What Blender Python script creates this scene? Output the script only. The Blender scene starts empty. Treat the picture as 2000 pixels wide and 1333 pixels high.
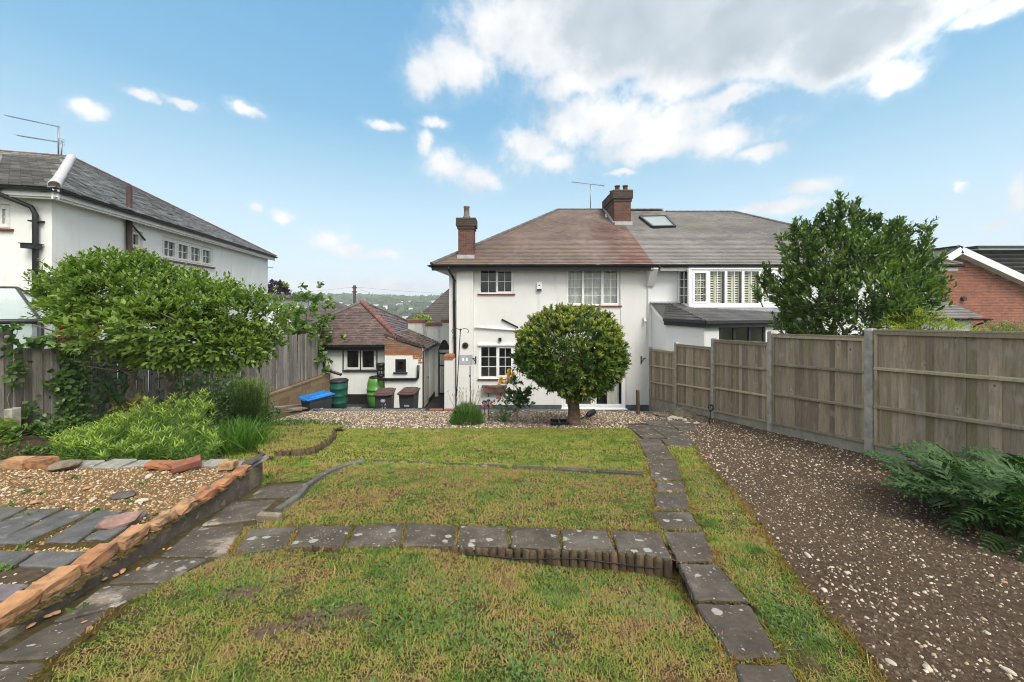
import bpy, math, random
import numpy as np
from mathutils import Vector, Matrix

random.seed(7)
rng = np.random.default_rng(7)
R = math.radians
scene = bpy.context.scene
COL = scene.collection
FPX, CX, HY = 700.0, 1000.0, 588.0      # focal length, centre and horizon of the 2000 px wide photograph

# ------------------------------------------------------------------ camera
cam = bpy.data.cameras.new("camera")
camo = bpy.data.objects.new("camera", cam)
COL.objects.link(camo)
cam.sensor_width = 36.0
cam.lens = FPX / 2000.0 * 36.0
cam.shift_y = -(666.5 - HY) / 2000.0
cam.clip_start = 0.05
cam.clip_end = 6000.0
camo.location = (0, 0, 0)
camo.rotation_euler = (R(90), 0, 0)
scene.camera = camo

# ------------------------------------------------------------------ light and exposure
SUN_EL, SUN_AZ = R(50), R(148)           # azimuth from +Y (north) clockwise
scene.view_settings.view_transform = 'Standard'
scene.view_settings.look = 'None'
scene.view_settings.exposure = 0.68
scene.view_settings.gamma = 1.0
scene.view_settings.use_curve_mapping = False
sun = bpy.data.lights.new("sun", 'SUN')
suno = bpy.data.objects.new("sun", sun)
COL.objects.link(suno)
sun.energy = 2.3
sun.angle = R(28)
sun.color = (1.0, 0.93, 0.83)
sd = Vector((math.sin(SUN_AZ) * math.cos(SUN_EL), math.cos(SUN_AZ) * math.cos(SUN_EL), math.sin(SUN_EL)))
suno.rotation_euler = (-sd).to_track_quat('-Z', 'Y').to_euler()
suno.location = sd * 60

# ------------------------------------------------------------------ node helpers
def nd(nt, typ, out=0, **kw):
    n = nt.nodes.new('ShaderNode' + typ)
    for k, v in kw.items():
        if k[0] == '_':
            setattr(n, k[1:], v)
            continue
        key = int(k[1:]) if k[0] == 'i' and k[1:].isdigit() else k.replace('_', ' ')
        if isinstance(v, bpy.types.NodeSocket):
            nt.links.new(v, n.inputs[key])
        else:
            n.inputs[key].default_value = v
    return n.outputs[out]

def mth(nt, op, a, b=0.0, c=0.0, clamp=False):
    return nd(nt, 'Math', _operation=op, _use_clamp=clamp, i0=a, i1=b, i2=c)

def mixc(nt, f, a, b, blend='MIX'):
    a = a if isinstance(a, bpy.types.NodeSocket) else (*a, 1)[:4]
    b = b if isinstance(b, bpy.types.NodeSocket) else (*b, 1)[:4]
    n = nt.nodes.new('ShaderNodeMix')
    n.data_type = 'RGBA'
    n.blend_type = blend
    for i, v in ((0, f), (6, a), (7, b)):
        if isinstance(v, bpy.types.NodeSocket):
            nt.links.new(v, n.inputs[i])
        else:
            n.inputs[i].default_value = v
    return n.outputs[2]

def ramp(nt, f, stops, interp='LINEAR'):
    n = nt.nodes.new('ShaderNodeValToRGB')
    cr = n.color_ramp
    cr.interpolation = interp
    while len(cr.elements) < len(stops):
        cr.elements.new(0.5)
    for e, (p, c) in zip(cr.elements, stops):
        e.position = p
        e.color = (*c, 1) if not isinstance(c, (int, float)) else (c, c, c, 1)
    nt.links.new(f, n.inputs[0])
    return n.outputs[0]

def sstep(nt, v, a, b):
    n = nt.nodes.new('ShaderNodeMapRange')
    n.interpolation_type = 'SMOOTHSTEP'
    nt.links.new(v, n.inputs[0])
    n.inputs[1].default_value = a
    n.inputs[2].default_value = b
    return n.outputs[0]

# ------------------------------------------------------------------ sky with clouds
def azel(px, py):
    u, v = (px - CX) / FPX, (HY - py) / FPX
    return math.atan(u), math.atan(v / math.sqrt(1 + u * u))

CLOUDS = [  # centre, radii as seen in the photograph, greyness of the base
    (985, 60, 150, 110), (900, 130, 110, 80), (1060, 90, 110, 90), (830, 150, 55, 60), (980, -60, 160, 80),
    (1180, 40, 170, 110), (1330, 50, 200, 130), (1520, 70, 230, 125), (1680, 90, 180, 110), (1760, 145, 75, 50),
    (1850, 0, 180, 55), (1400, -90, 520, 90), (1130, 160, 120, 60), (1960, 10, 110, 30),
    (1130, 235, 120, 75), (1230, 250, 130, 75), (1330, 240, 120, 60), (1400, 275, 110, 50), (1290, 285, 230, 38), (1040, 290, 80, 60), (1480, 300, 60, 22),
    (1320, 165, 130, 50), (1420, 195, 110, 28),
    (870, 325, 60, 40), (930, 352, 62, 40), (830, 280, 28, 42), (845, 235, 38, 16), (1080, 320, 60, 32), (750, 240, 40, 13),
    (182, 222, 46, 24), (280, 190, 42, 13), (355, 203, 50, 13), (480, 212, 32, 18), (495, 405, 24, 14), (556, 424, 32, 16),
    (640, 465, 48, 28), (680, 485, 40, 20), (745, 503, 48, 13), (1580, 362, 82, 18), (1865, 360, 18, 18), (1978, 385, 45, 45), (1930, 440, 40, 14),
    (1210, 335, 40, 10), (1520, 400, 120, 16), (700, 560, 260, 16), (1850, 560, 200, 16),
]
GREYS = [(1260, 45, 250, 130), (1480, 45, 320, 125), (1660, 70, 210, 90), (1150, 60, 90, 60), (1330, -30, 420, 110)]

w = bpy.data.worlds.new("World")
scene.world = w
w.use_nodes = True
nt = w.node_tree
nt.nodes.clear()
sky = nd(nt, 'TexSky', _sky_type='NISHITA', _sun_disc=False, _sun_elevation=SUN_EL, _sun_rotation=SUN_AZ, _air_density=1.0,
         _dust_density=1.3, _ozone_density=1.5, _altitude=100)
vec = nd(nt, 'TexCoord', out='Generated')
sep = nt.nodes.new('ShaderNodeSeparateXYZ')
nt.links.new(vec, sep.inputs[0])
az = mth(nt, 'ARCTAN2', sep.outputs[0], sep.outputs[1])
el = mth(nt, 'ARCSINE', sep.outputs[2])
cxyz = nd(nt, 'CombineXYZ', X=az, Y=el)
n_big = nd(nt, 'TexNoise', out='Color', Vector=vec, Scale=9.0, Detail=7.0, Roughness=0.62)
warp = nd(nt, 'VectorMath', _operation='SUBTRACT', i0=n_big, i1=(0.5, 0.5, 0.5))
warp = nd(nt, 'VectorMath', _operation='MULTIPLY', i0=warp, i1=(0.10, 0.07, 0.0))
pos = nd(nt, 'VectorMath', _operation='ADD', i0=cxyz, i1=warp)
def blobs(items, soft=1.0):
    acc = None
    for px, py, rx, ry in items:
        a0, e0 = azel(px, py)
        da = abs(azel(px + rx, py)[0] - azel(px - rx, py)[0]) / 2
        de = abs(azel(px, py + ry)[1] - azel(px, py - ry)[1]) / 2
        d = nd(nt, 'VectorMath', _operation='SUBTRACT', i0=pos, i1=(a0, e0, 0))
        d = nd(nt, 'VectorMath', _operation='MULTIPLY', i0=d, i1=(1 / da, 1 / de, 0))
        l = nd(nt, 'VectorMath', _operation='LENGTH', i0=d, out='Value')
        v = mth(nt, 'MULTIPLY', mth(nt, 'SUBTRACT', 1.0, l), 1.0 if rx > 70 else 0.9)
        acc = v if acc is None else mth(nt, 'SMOOTH_MAX', acc, v, 0.15)
    return acc
dens = blobs(CLOUDS)
# away from the view a denser unseen cloud cover is added to light the walls
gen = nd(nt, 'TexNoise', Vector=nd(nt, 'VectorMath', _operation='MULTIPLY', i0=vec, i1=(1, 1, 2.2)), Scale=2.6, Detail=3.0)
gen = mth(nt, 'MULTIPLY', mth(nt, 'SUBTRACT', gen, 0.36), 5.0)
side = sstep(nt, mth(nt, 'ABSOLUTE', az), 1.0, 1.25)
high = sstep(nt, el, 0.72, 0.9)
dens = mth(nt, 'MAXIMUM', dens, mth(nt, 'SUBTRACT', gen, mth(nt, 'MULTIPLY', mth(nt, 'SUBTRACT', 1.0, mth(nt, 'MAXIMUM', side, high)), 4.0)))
n_fine = nd(nt, 'TexNoise', Vector=vec, Scale=24.0, Detail=9.0, Roughness=0.6)
dens = mth(nt, 'ADD', dens, mth(nt, 'MULTIPLY', mth(nt, 'SUBTRACT', n_fine, 0.5), 1.05))
gb_ = blobs(GREYS)
dens = mth(nt, 'ADD', dens, mth(nt, 'MULTIPLY', sstep(nt, gb_, -0.1, 0.5), 0.55))
thin = mth(nt, 'MULTIPLY', sstep(nt, dens, -0.3, 0.1), 0.10)
alpha = mth(nt, 'MULTIPLY', mth(nt, 'MAXIMUM', thin, sstep(nt, dens, -0.06, 0.72)), 0.97)
grey = sstep(nt, mth(nt, 'ADD', gb_, mth(nt, 'MULTIPLY', mth(nt, 'SUBTRACT', n_fine, 0.5), 0.7)), -0.05, 0.6)
bil = nd(nt, 'TexNoise', Vector=nd(nt, 'VectorMath', _operation='ADD', i0=vec, i1=(0.0, 0.0, 0.03)), Scale=9.0, Detail=5.0, Roughness=0.5)
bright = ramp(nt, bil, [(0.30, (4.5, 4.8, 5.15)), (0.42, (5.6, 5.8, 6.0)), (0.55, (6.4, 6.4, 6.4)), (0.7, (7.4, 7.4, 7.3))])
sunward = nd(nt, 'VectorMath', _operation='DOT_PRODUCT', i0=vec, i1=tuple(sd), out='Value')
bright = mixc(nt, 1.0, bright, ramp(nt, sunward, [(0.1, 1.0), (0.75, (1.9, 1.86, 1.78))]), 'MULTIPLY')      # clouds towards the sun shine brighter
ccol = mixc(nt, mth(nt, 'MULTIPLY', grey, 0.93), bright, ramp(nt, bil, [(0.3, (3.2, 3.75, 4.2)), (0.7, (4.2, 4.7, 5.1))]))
# tint of the clear sky as in the photograph (paler, more cyan) with the milky horizon
zen = ramp(nt, sep.outputs[2], [(0.0, (5.7, 6.2, 6.7)), (0.10, (5.0, 6.1, 6.7)), (0.22, (4.0, 5.55, 6.55)), (0.33, (2.8, 4.6, 5.9)), (0.43, (1.75, 3.7, 5.4)), (0.65, (1.2, 3.0, 5.0)), (1.0, (0.85, 2.4, 4.5))])
skyc = mixc(nt, 0.88, sky, zen)
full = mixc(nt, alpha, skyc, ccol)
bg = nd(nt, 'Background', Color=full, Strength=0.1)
wo = nt.nodes.new('ShaderNodeOutputWorld')
nt.links.new(bg, wo.inputs[0])
w.cycles.sampling_method = 'MANUAL'
w.cycles.sample_map_resolution = 512

scene.render.engine = 'CYCLES'
scene.cycles.use_denoising = True
scene.cycles.filter_width = 1.05
scene.cycles.max_bounces = 8
scene.cycles.transparent_max_bounces = 12
scene.cycles.caustics_reflective = False
scene.cycles.caustics_refractive = False

# ------------------------------------------------------------------ objects, names, labels
WLOC = {}
def link(name, me, parent=None, loc=(0, 0, 0), rot=None, scl=None, kind=None):
    """an object whose WORLD position is loc; parents carry translation only"""
    o = bpy.data.objects.new(name, me)
    COL.objects.link(o)
    loc = Vector(loc)
    WLOC[o.name] = loc.copy() if rot is None and scl is None else None
    if parent is not None:
        o.parent = parent
        loc = loc - WLOC[parent.name]
    o.location = loc
    if rot is not None:
        o.rotation_euler = rot
    if scl is not None:
        o.scale = scl
    if kind:
        o['kind'] = kind
    return o

def tag(o, label, cat, group=None):
    o['label'] = label
    o['category'] = cat
    if group:
        o['group'] = group
    return o

def thing(name, label, cat, loc, group=None):
    return tag(link(name, None, None, loc), label, cat, group)

def npmesh(name, V, F, mat=None, smooth=False):
    V = np.asarray(V, dtype=np.float32)
    F = np.asarray(F, dtype=np.int32)
    k = F.shape[1]
    me = bpy.data.meshes.new(name)
    me.vertices.add(len(V))
    me.vertices.foreach_set('co', V.ravel())
    me.loops.add(F.size)
    me.loops.foreach_set('vertex_index', F.ravel())
    me.polygons.add(len(F))
    me.polygons.foreach_set('loop_start', np.arange(0, F.size, k, dtype=np.int32))
    if smooth:
        me.polygons.foreach_set('use_smooth', np.ones(len(F), dtype=bool))
    me.update(calc_edges=True)
    if mat:
        me.materials.append(mat)
    return me

class MB:
    """collects simple shapes and links them as ONE mesh object (world coordinates)"""
    def __init__(s):
        s.v, s.f, s.sm = [], [], []
    def add(s, vs, fs, smooth=False):
        b = len(s.v)
        s.v += [tuple(v) for v in vs]
        s.f += [tuple(b + i for i in f) for f in fs]
        s.sm += [smooth] * len(fs)
        return s
    def quad(s, *p):
        return s.add(p, [tuple(range(len(p)))])
    def hexa(s, p):      # 8 corners: bottom ring 0-3, top ring 4-7
        return s.add(p, [(3, 2, 1, 0), (4, 5, 6, 7), (0, 1, 5, 4), (1, 2, 6, 5), (2, 3, 7, 6), (3, 0, 4, 7)])
    def box(s, x0, x1, y0, y1, z0, z1):
        return s.hexa([(x0, y0, z0), (x1, y0, z0), (x1, y1, z0), (x0, y1, z0), (x0, y0, z1), (x1, y0, z1), (x1, y1, z1), (x0, y1, z1)])
    def fbox(s, F, a0, a1, b0, b1, c0, c1):   # box in a wall frame: along, up, outward
        return s.hexa([F(a0, b0, c0), F(a1, b0, c0), F(a1, b0, c1), F(a0, b0, c1), F(a0, b1, c0), F(a1, b1, c0), F(a1, b1, c1), F(a0, b1, c1)])
    def bar(s, p, q, wx, wy=None, up=(0, 0, 1)):
        p, q = Vector(p), Vector(q)
        wy = wx if wy is None else wy
        d = (q - p).normalized()
        a = d.cross(Vector(up))
        if a.length < 1e-4:
            a = d.cross(Vector((1, 0, 0)))
        a.normalize()
        b = a.cross(d)
        a, b = a * wx / 2, b * wy / 2
        return s.hexa([p - a - b, p + a - b, p + a + b, p - a + b, q - a - b, q + a - b, q + a + b, q - a + b])
    def prism(s, ring, thick):
        """polygon ring of 3D points (top), extruded down by thick"""
        n = len(ring)
        top = [Vector(p) for p in ring]
        bot = [p - Vector((0, 0, thick)) for p in top]
        return s.add(top + bot, [tuple(range(n)), tuple(range(2 * n - 1, n - 1, -1))] + [(i, i + n, (i + 1) % n + n, (i + 1) % n) for i in range(n)])
    def tube(s, pts, rad, n=8, cap=True):
        pts = [Vector(p) for p in pts]
        rad = rad if isinstance(rad, (list, tuple)) else [rad] * len(pts)
        vs, fs = [], []
        prev = None
        for i, p in enumerate(pts):
            d = (pts[min(i + 1, len(pts) - 1)] - pts[max(i - 1, 0)]).normalized()
            a = prev if prev is not None else d.cross(Vector((0.3, 0.2, 1)) if abs(d.z) < 0.9 else Vector((1, 0.1, 0)))
            a = (a - d * a.dot(d))
            if a.length < 1e-5:
                a = d.orthogonal()
            a.normalize()
            prev = a
            b = d.cross(a)
            for k in range(n):
                t = 2 * math.pi * k / n
                vs.append(p + (a * math.cos(t) + b * math.sin(t)) * rad[i])
        for i in range(len(pts) - 1):
            for k in range(n):
                fs.append((i * n + k, i * n + (k + 1) % n, (i + 1) * n + (k + 1) % n, (i + 1) * n + k))
        s.add(vs, fs, True)
        if cap:
            b = len(s.v) - len(vs)
            s.f += [tuple(b + k for k in range(n - 1, -1, -1)), tuple(b + (len(pts) - 1) * n + k for k in range(n))]
            s.sm += [False, False]
        return s
    def lathe(s, c, prof, n=20):   # prof: (radius, z)
        c = Vector(c)
        vs, fs = [], []
        for r, z in prof:
            for k in range(n):
                t = 2 * math.pi * k / n
                vs.append(c + Vector((r * math.cos(t), r * math.sin(t), z)))
        for i in range(len(prof) - 1):
            for k in range(n):
                fs.append((i * n + k, i * n + (k + 1) % n, (i + 1) * n + (k + 1) % n, (i + 1) * n + k))
        return s.add(vs, fs, True)
    def mesh(s, name, mat):
        me = bpy.data.meshes.new(name)
        me.from_pydata(s.v, [], s.f)
        me.polygons.foreach_set('use_smooth', s.sm)
        me.materials.append(mat)
        me.update()
        return me
    def build(s, name, mat, parent=None, kind=None, bevel=0.0):
        o = link(name, s.mesh(name, mat), parent, kind=kind)
        if bevel:
            m = o.modifiers.new('bevel', 'BEVEL')
            m.width = bevel
            m.segments = 1
            m.limit_method = 'ANGLE'
        return o

def frame(O, u, n):
    O, u, n = Vector(O), Vector(u).normalized(), Vector(n).normalized()
    def F(a, b, c=0.0):
        return O + u * a + Vector((0, 0, b)) + n * c
    F.O, F.u, F.n = O, u, n
    return F

def P(px, py, Y):          # a point of the photograph at distance Y in front of the camera plane
    return Vector(((px - CX) / FPX * Y, Y, (HY - py) / FPX * Y))

# ------------------------------------------------------------------ the lie of the land
def G(Y):
    return -1.3 - 0.185 * Y
def T(Y):
    return -1.4 - 0.1 * Y
def gp(px, py, h=0.0):     # on the garden slope
    t = (py - HY) / FPX
    Y = (1.3 - h) / (t - 0.185)
    return Vector(((px - CX) / FPX * Y, Y, G(Y) + h))
def tp(px, py, h=0.0):     # on the raised terrace
    t = (py - HY) / FPX
    Y = (1.4 - h) / (t - 0.1)
    return Vector(((px - CX) / FPX * Y, Y, T(Y) + h))
def sm(x):
    x = np.clip(x, 0, 1)
    return x * x * (3 - 2 * x)
def H(X, Y):               # ground height of lawn and beds
    X, Y = np.asarray(X, float), np.asarray(Y, float)
    g = -1.3 - 0.185 * Y
    l = -1.3 - 0.13 * Y
    t = sm((-X - 5.9) / 1.2) * sm((Y - 3.6) / 1.2)
    t = t * sm((10.1 - Y) / 0.9)
    h = g * (1 - t) + l * t
    h = h - 0.10 * sm((X + 0.9) / 1.5) * sm((2.62 - Y) / 0.06) * sm((Y - 1.7) / 0.6) * (X < 1.3)
    return h

def inpoly(x, y, poly):
    x, y = np.asarray(x), np.asarray(y)
    c = np.zeros(x.shape, bool)
    n = len(poly)
    for i in range(n):
        x0, y0 = poly[i][0], poly[i][1]
        x1, y1 = poly[(i + 1) % n][0], poly[(i + 1) % n][1]
        if y0 == y1:
            continue
        k = ((y0 > y) != (y1 > y)) & (x < (x1 - x0) * (y - y0) / (y1 - y0) + x0)
        c ^= k
    return c
# ------------------------------------------------------------------ materials
def newmat(name):
    m = bpy.data.materials.new(name)
    m.use_nodes = True
    m.node_tree.nodes.clear()
    return m, m.node_tree

def finish(nt, col, rough=0.7, bump=None, bstr=0.3, bdist=0.01, spec=0.4, metal=0.0, extra=None):
    p = nt.nodes.new('ShaderNodeBsdfPrincipled')
    def put(k, v):
        if isinstance(v, bpy.types.NodeSocket):
            nt.links.new(v, p.inputs[k])
        else:
            p.inputs[k].default_value = (*v, 1) if isinstance(v, tuple) and len(v) == 3 else v
    put('Base Color', col)
    put('Roughness', rough)
    put('Specular IOR Level', spec)
    put('Metallic', metal)
    if bump is not None:
        b = nd(nt, 'Bump', Strength=bstr, Distance=bdist, Height=bump)
        nt.links.new(b, p.inputs['Normal'])
    out = nt.nodes.new('ShaderNodeOutputMaterial')
    sh = p.outputs[0]
    if extra:
        sh = extra(sh)
    nt.links.new(sh, out.inputs[0])

def wpos(nt, scale=(1, 1, 1), offs=True):
    """world position, stretched, shifted per object so that pieces differ"""
    v = nd(nt, 'NewGeometry', out='Position')
    v = nd(nt, 'VectorMath', _operation='MULTIPLY', i0=v, i1=scale)
    if offs:
        r = mth(nt, 'MULTIPLY', nd(nt, 'ObjectInfo', out='Random'), 37.0)
        v = nd(nt, 'VectorMath', _operation='ADD', i0=v, i1=nd(nt, 'CombineXYZ', X=r, Y=r, Z=r))
    return v

def piece_rand(nt):
    r = mth(nt, 'ADD', nd(nt, 'ObjectInfo', out='Random'), nd(nt, 'NewGeometry', out='Random Per Island'))
    return mth(nt, 'FRACT', r)

def plain(name, col, rough=0.5, var=0.12, scale=6.0, bstr=0.15, bscale=60.0, spec=0.4, metal=0.0, dist=0.004):
    m, nt = newmat(name)
    v = wpos(nt)
    n = nd(nt, 'TexNoise', Vector=v, Scale=scale, Detail=5.0, Roughness=0.6)
    c = ramp(nt, n, [(0.3, tuple(x * (1 - var) for x in col)), (0.7, tuple(min(1, x * (1 + var)) for x in col))])
    b = nd(nt, 'TexNoise', Vector=v, Scale=bscale, Detail=3.0)
    finish(nt, c, rough, b, bstr, dist, spec, metal)
    return m

def render_wall(name, col, dirt=(0.42, 0.41, 0.36), amount=0.75, bstr=0.5):
    m, nt = newmat(name)
    v = wpos(nt, offs=False)
    big = nd(nt, 'TexNoise', Vector=v, Scale=0.9, Detail=6.0, Roughness=0.6)
    streak = nd(nt, 'TexNoise', Vector=wpos(nt, (5.0, 5.0, 0.45), False), Scale=1.3, Detail=6.0, Roughness=0.65)
    f = mth(nt, 'MULTIPLY', sstep(nt, streak, 0.48, 0.8), sstep(nt, big, 0.36, 0.66))
    f = mth(nt, 'MULTIPLY', f, amount)
    c = mixc(nt, sstep(nt, big, 0.3, 0.7), tuple(x * 0.955 for x in col), tuple(min(1, x * 1.03) for x in col))
    c = mixc(nt, f, c, dirt)
    fine = nd(nt, 'TexNoise', Vector=v, Scale=42.0, Detail=4.0, Roughness=0.65)
    hum = nd(nt, 'TexNoise', Vector=v, Scale=2.2, Detail=3.0)
    b = mth(nt, 'ADD', mth(nt, 'MULTIPLY', fine, 0.5), hum)
    finish(nt, c, 0.85, b, bstr, 0.015, 0.25)
    return m

def tile_mat(name, cols, moss=(0.10, 0.095, 0.03), moss_amt=0.35, rough=(0.32, 0.6), stain=None, noise_scale=1.3):
    m, nt = newmat(name)
    r = piece_rand(nt)
    k = len(cols)
    c = ramp(nt, r, [(i / max(1, k - 1), cc) for i, cc in enumerate(cols)])
    v = wpos(nt, offs=False)
    if stain:
        (sx, sw), scol = stain
        sp = nt.nodes.new('ShaderNodeSeparateXYZ')
        nt.links.new(nd(nt, 'NewGeometry', out='Position'), sp.inputs[0])
        wob = nd(nt, 'TexNoise', Vector=v, Scale=1.6, Detail=4.0)
        x = mth(nt, 'ADD', sp.outputs[0], mth(nt, 'MULTIPLY', mth(nt, 'SUBTRACT', wob, 0.5), 1.6))
        d = mth(nt, 'ABSOLUTE', mth(nt, 'SUBTRACT', x, sx))
        dy = sstep(nt, sp.outputs[1], 16.3, 15.3)
        f = mth(nt, 'MULTIPLY', mth(nt, 'SUBTRACT', 1.0, sstep(nt, d, sw * 0.3, sw)), dy)
        f = mth(nt, 'MULTIPLY', f, sstep(nt, r, -0.4, 0.5))
        c = mixc(nt, mth(nt, 'MULTIPLY', f, 0.95), c, scol)
    n = nd(nt, 'TexNoise', Vector=v, Scale=noise_scale, Detail=6.0, Roughness=0.65)
    c = mixc(nt, mth(nt, 'MULTIPLY', sstep(nt, n, 0.5, 0.72), moss_amt), c, moss)
    n2 = nd(nt, 'TexNoise', Vector=v, Scale=14.0, Detail=4.0)
    n3 = nd(nt, 'TexNoise', Vector=v, Scale=0.9, Detail=5.0)
    c = mixc(nt, 0.7, c, ramp(nt, n3, [(0.3, 0.55), (0.7, 1.3)]), 'MULTIPLY')
    ro = nd(nt, 'MapRange', Value=nd(nt, 'TexNoise', Vector=v, Scale=2.0, Detail=3.0), i1=0.3, i2=0.7, i3=rough[0], i4=rough[1])
    finish(nt, c, ro, n2, 0.15, 0.006, 0.5)
    return m

def brick_mat(name, cols, rough=0.85, soot=0.0):
    m, nt = newmat(name)
    r = piece_rand(nt)
    c = ramp(nt, r, [(i / (len(cols) - 1), cc) for i, cc in enumerate(cols)])
    v = wpos(nt)
    n = nd(nt, 'TexNoise', Vector=v, Scale=18.0, Detail=5.0, Roughness=0.65)
    c = mixc(nt, 0.6, c, ramp(nt, n, [(0.3, 0.6), (0.7, 1.3)]), 'MULTIPLY')
    if soot:
        s = nd(nt, 'TexNoise', Vector=wpos(nt, offs=False), Scale=9.0, Detail=6.0, Roughness=0.65)
        c = mixc(nt, mth(nt, 'MULTIPLY', sstep(nt, s, 0.46, 0.68), soot), c, (0.05, 0.045, 0.04))
    finish(nt, c, rough, n, 0.5, 0.01, 0.25)
    return m

def wood_mat(name, dark, light, green=0.25, knots=True, zscale=1.0, greycol=(0.38, 0.325, 0.255), rough=0.8):
    m, nt = newmat(name)
    r = nd(nt, 'ObjectInfo', out='Random')
    v = wpos(nt, (22.0, 22.0, 1.1 * zscale))
    warp = nd(nt, 'TexNoise', Vector=wpos(nt, (6, 6, 2.0)), Scale=1.0, Detail=2.0)
    v2 = nd(nt, 'VectorMath', _operation='ADD', i0=v, i1=nd(nt, 'CombineXYZ', X=mth(nt, 'MULTIPLY', warp, 3.0), Y=mth(nt, 'MULTIPLY', warp, 3.0), Z=0.0))
    g = nd(nt, 'TexNoise', Vector=v2, Scale=1.7, Detail=7.0, Roughness=0.65)
    c = ramp(nt, g, [(0.25, dark), (0.72, light)])
    tone = nd(nt, 'MapRange', Value=r, i1=0.0, i2=1.0, i3=0.6, i4=1.22)
    c = mixc(nt, 1.0, c, nd(nt, 'CombineColor', Red=tone, Green=tone, Blue=tone), 'MULTIPLY')
    gr = nd(nt, 'TexNoise', Vector=wpos(nt, (2.2, 2.2, 0.7)), Scale=1.0, Detail=4.0)
    c = mixc(nt, mth(nt, 'MULTIPLY', sstep(nt, gr, 0.5, 0.75), 0.75), c, greycol)
    al = nd(nt, 'TexNoise', Vector=wpos(nt, (3.0, 3.0, 0.5), True), Scale=1.0, Detail=5.0)
    c = mixc(nt, mth(nt, 'MULTIPLY', sstep(nt, al, 0.5, 0.72), green), c, (0.20, 0.20, 0.075))
    dk = nd(nt, 'TexNoise', Vector=wpos(nt, (4.0, 4.0, 1.3)), Scale=1.0, Detail=6.0, Roughness=0.7)
    c = mixc(nt, mth(nt, 'MULTIPLY', sstep(nt, dk, 0.52, 0.72), 0.55), c, tuple(x * 0.55 for x in dark))
    if knots:
        kv = nd(nt, 'TexVoronoi', out='Distance', Vector=wpos(nt, (6.5, 6.5, 4.2)), Scale=1.0)
        kr = nd(nt, 'TexVoronoi', out='Color', Vector=wpos(nt, (6.5, 6.5, 4.2)), Scale=1.0)
        pick = mth(nt, 'GREATER_THAN', nd(nt, 'SeparateColor', Color=kr), 0.5)
        k1 = mth(nt, 'MULTIPLY', mth(nt, 'SUBTRACT', 1.0, sstep(nt, kv, 0.05, 0.13)), pick)
        ring = mth(nt, 'MULTIPLY', mth(nt, 'SUBTRACT', 1.0, sstep(nt, kv, 0.12, 0.36)), pick)
        c = mixc(nt, mth(nt, 'MULTIPLY', ring, 0.45), c, (0.42, 0.40, 0.37))
        c = mixc(nt, mth(nt, 'MULTIPLY', k1, 0.85), c, (0.045, 0.037, 0.03))
    finish(nt, c, rough, g, 0.5, 0.006, 0.25)
    return m

def slab_mat(name, col=(0.075, 0.073, 0.072), lichen=0.8, sand=0.25, sandcol=(0.27, 0.22, 0.17)):
    m, nt = newmat(name)
    v = wpos(nt)
    n = nd(nt, 'TexNoise', Vector=v, Scale=5.0, Detail=8.0, Roughness=0.7)
    c = ramp(nt, n, [(0.3, tuple(x * 0.6 for x in col)), (0.55, col), (0.8, tuple(x * 1.9 for x in col))])
    big = nd(nt, 'TexNoise', Vector=v, Scale=2.0, Detail=5.0, Roughness=0.6)
    c = mixc(nt, mth(nt, 'MULTIPLY', sstep(nt, big, 0.52, 0.62), sand), c, sandcol)
    dw = nd(nt, 'TexNoise', out='Color', Vector=v, Scale=28.0, Detail=3.0)
    vw = nd(nt, 'VectorMath', _operation='ADD', i0=v, i1=nd(nt, 'VectorMath', _operation='MULTIPLY', i0=dw, i1=(0.06, 0.06, 0.06)))
    for sc, r0, pk in ((9.0, 0.30, 0.60), (24.0, 0.24, 0.62), (52.0, 0.24, 0.55)):
        d = nd(nt, 'TexVoronoi', out='Distance', Vector=vw, Scale=sc)
        cc = nd(nt, 'SeparateColor', Color=nd(nt, 'TexVoronoi', out='Color', Vector=vw, Scale=sc))
        zone = nd(nt, 'TexNoise', Vector=v, Scale=2.6, Detail=2.0)
        f = mth(nt, 'MULTIPLY', mth(nt, 'SUBTRACT', 1.0, sstep(nt, d, r0 * 0.75, r0)), mth(nt, 'GREATER_THAN', mth(nt, 'ADD', cc, mth(nt, 'MULTIPLY', mth(nt, 'SUBTRACT', zone, 0.5), 0.9)), pk + 0.12))
        c = mixc(nt, mth(nt, 'MULTIPLY', f, lichen), c, (0.42, 0.41, 0.37))
    finish(nt, c, 0.9, nd(nt, 'TexNoise', Vector=v, Scale=45.0, Detail=8.0, Roughness=0.7), 0.8, 0.012, 0.12)
    return m

def leaf_mat(name, cols, trans=0.35, rough=0.45, clump=2.0, fresh=None, fresh_z=None):
    m, nt = newmat(name)
    r = nd(nt, 'NewGeometry', out='Random Per Island')
    c = ramp(nt, r, [(i / (len(cols) - 1), cc) for i, cc in enumerate(cols)])
    n = nd(nt, 'TexNoise', Vector=wpos(nt, offs=False), Scale=clump, Detail=3.0)
    c = mixc(nt, 0.6, c, ramp(nt, n, [(0.32, 0.66), (0.7, 1.3)]), 'MULTIPLY')
    tr = mixc(nt, 1.0, c, (1.1, 1.25, 0.5), 'MULTIPLY')
    def ex(sh):
        t = nd(nt, 'BsdfTranslucent', Color=tr)
        return nd(nt, 'MixShader', i0=trans, i1=sh, i2=t)
    finish(nt, c, rough, None, spec=0.45, extra=ex)
    return m

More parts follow.
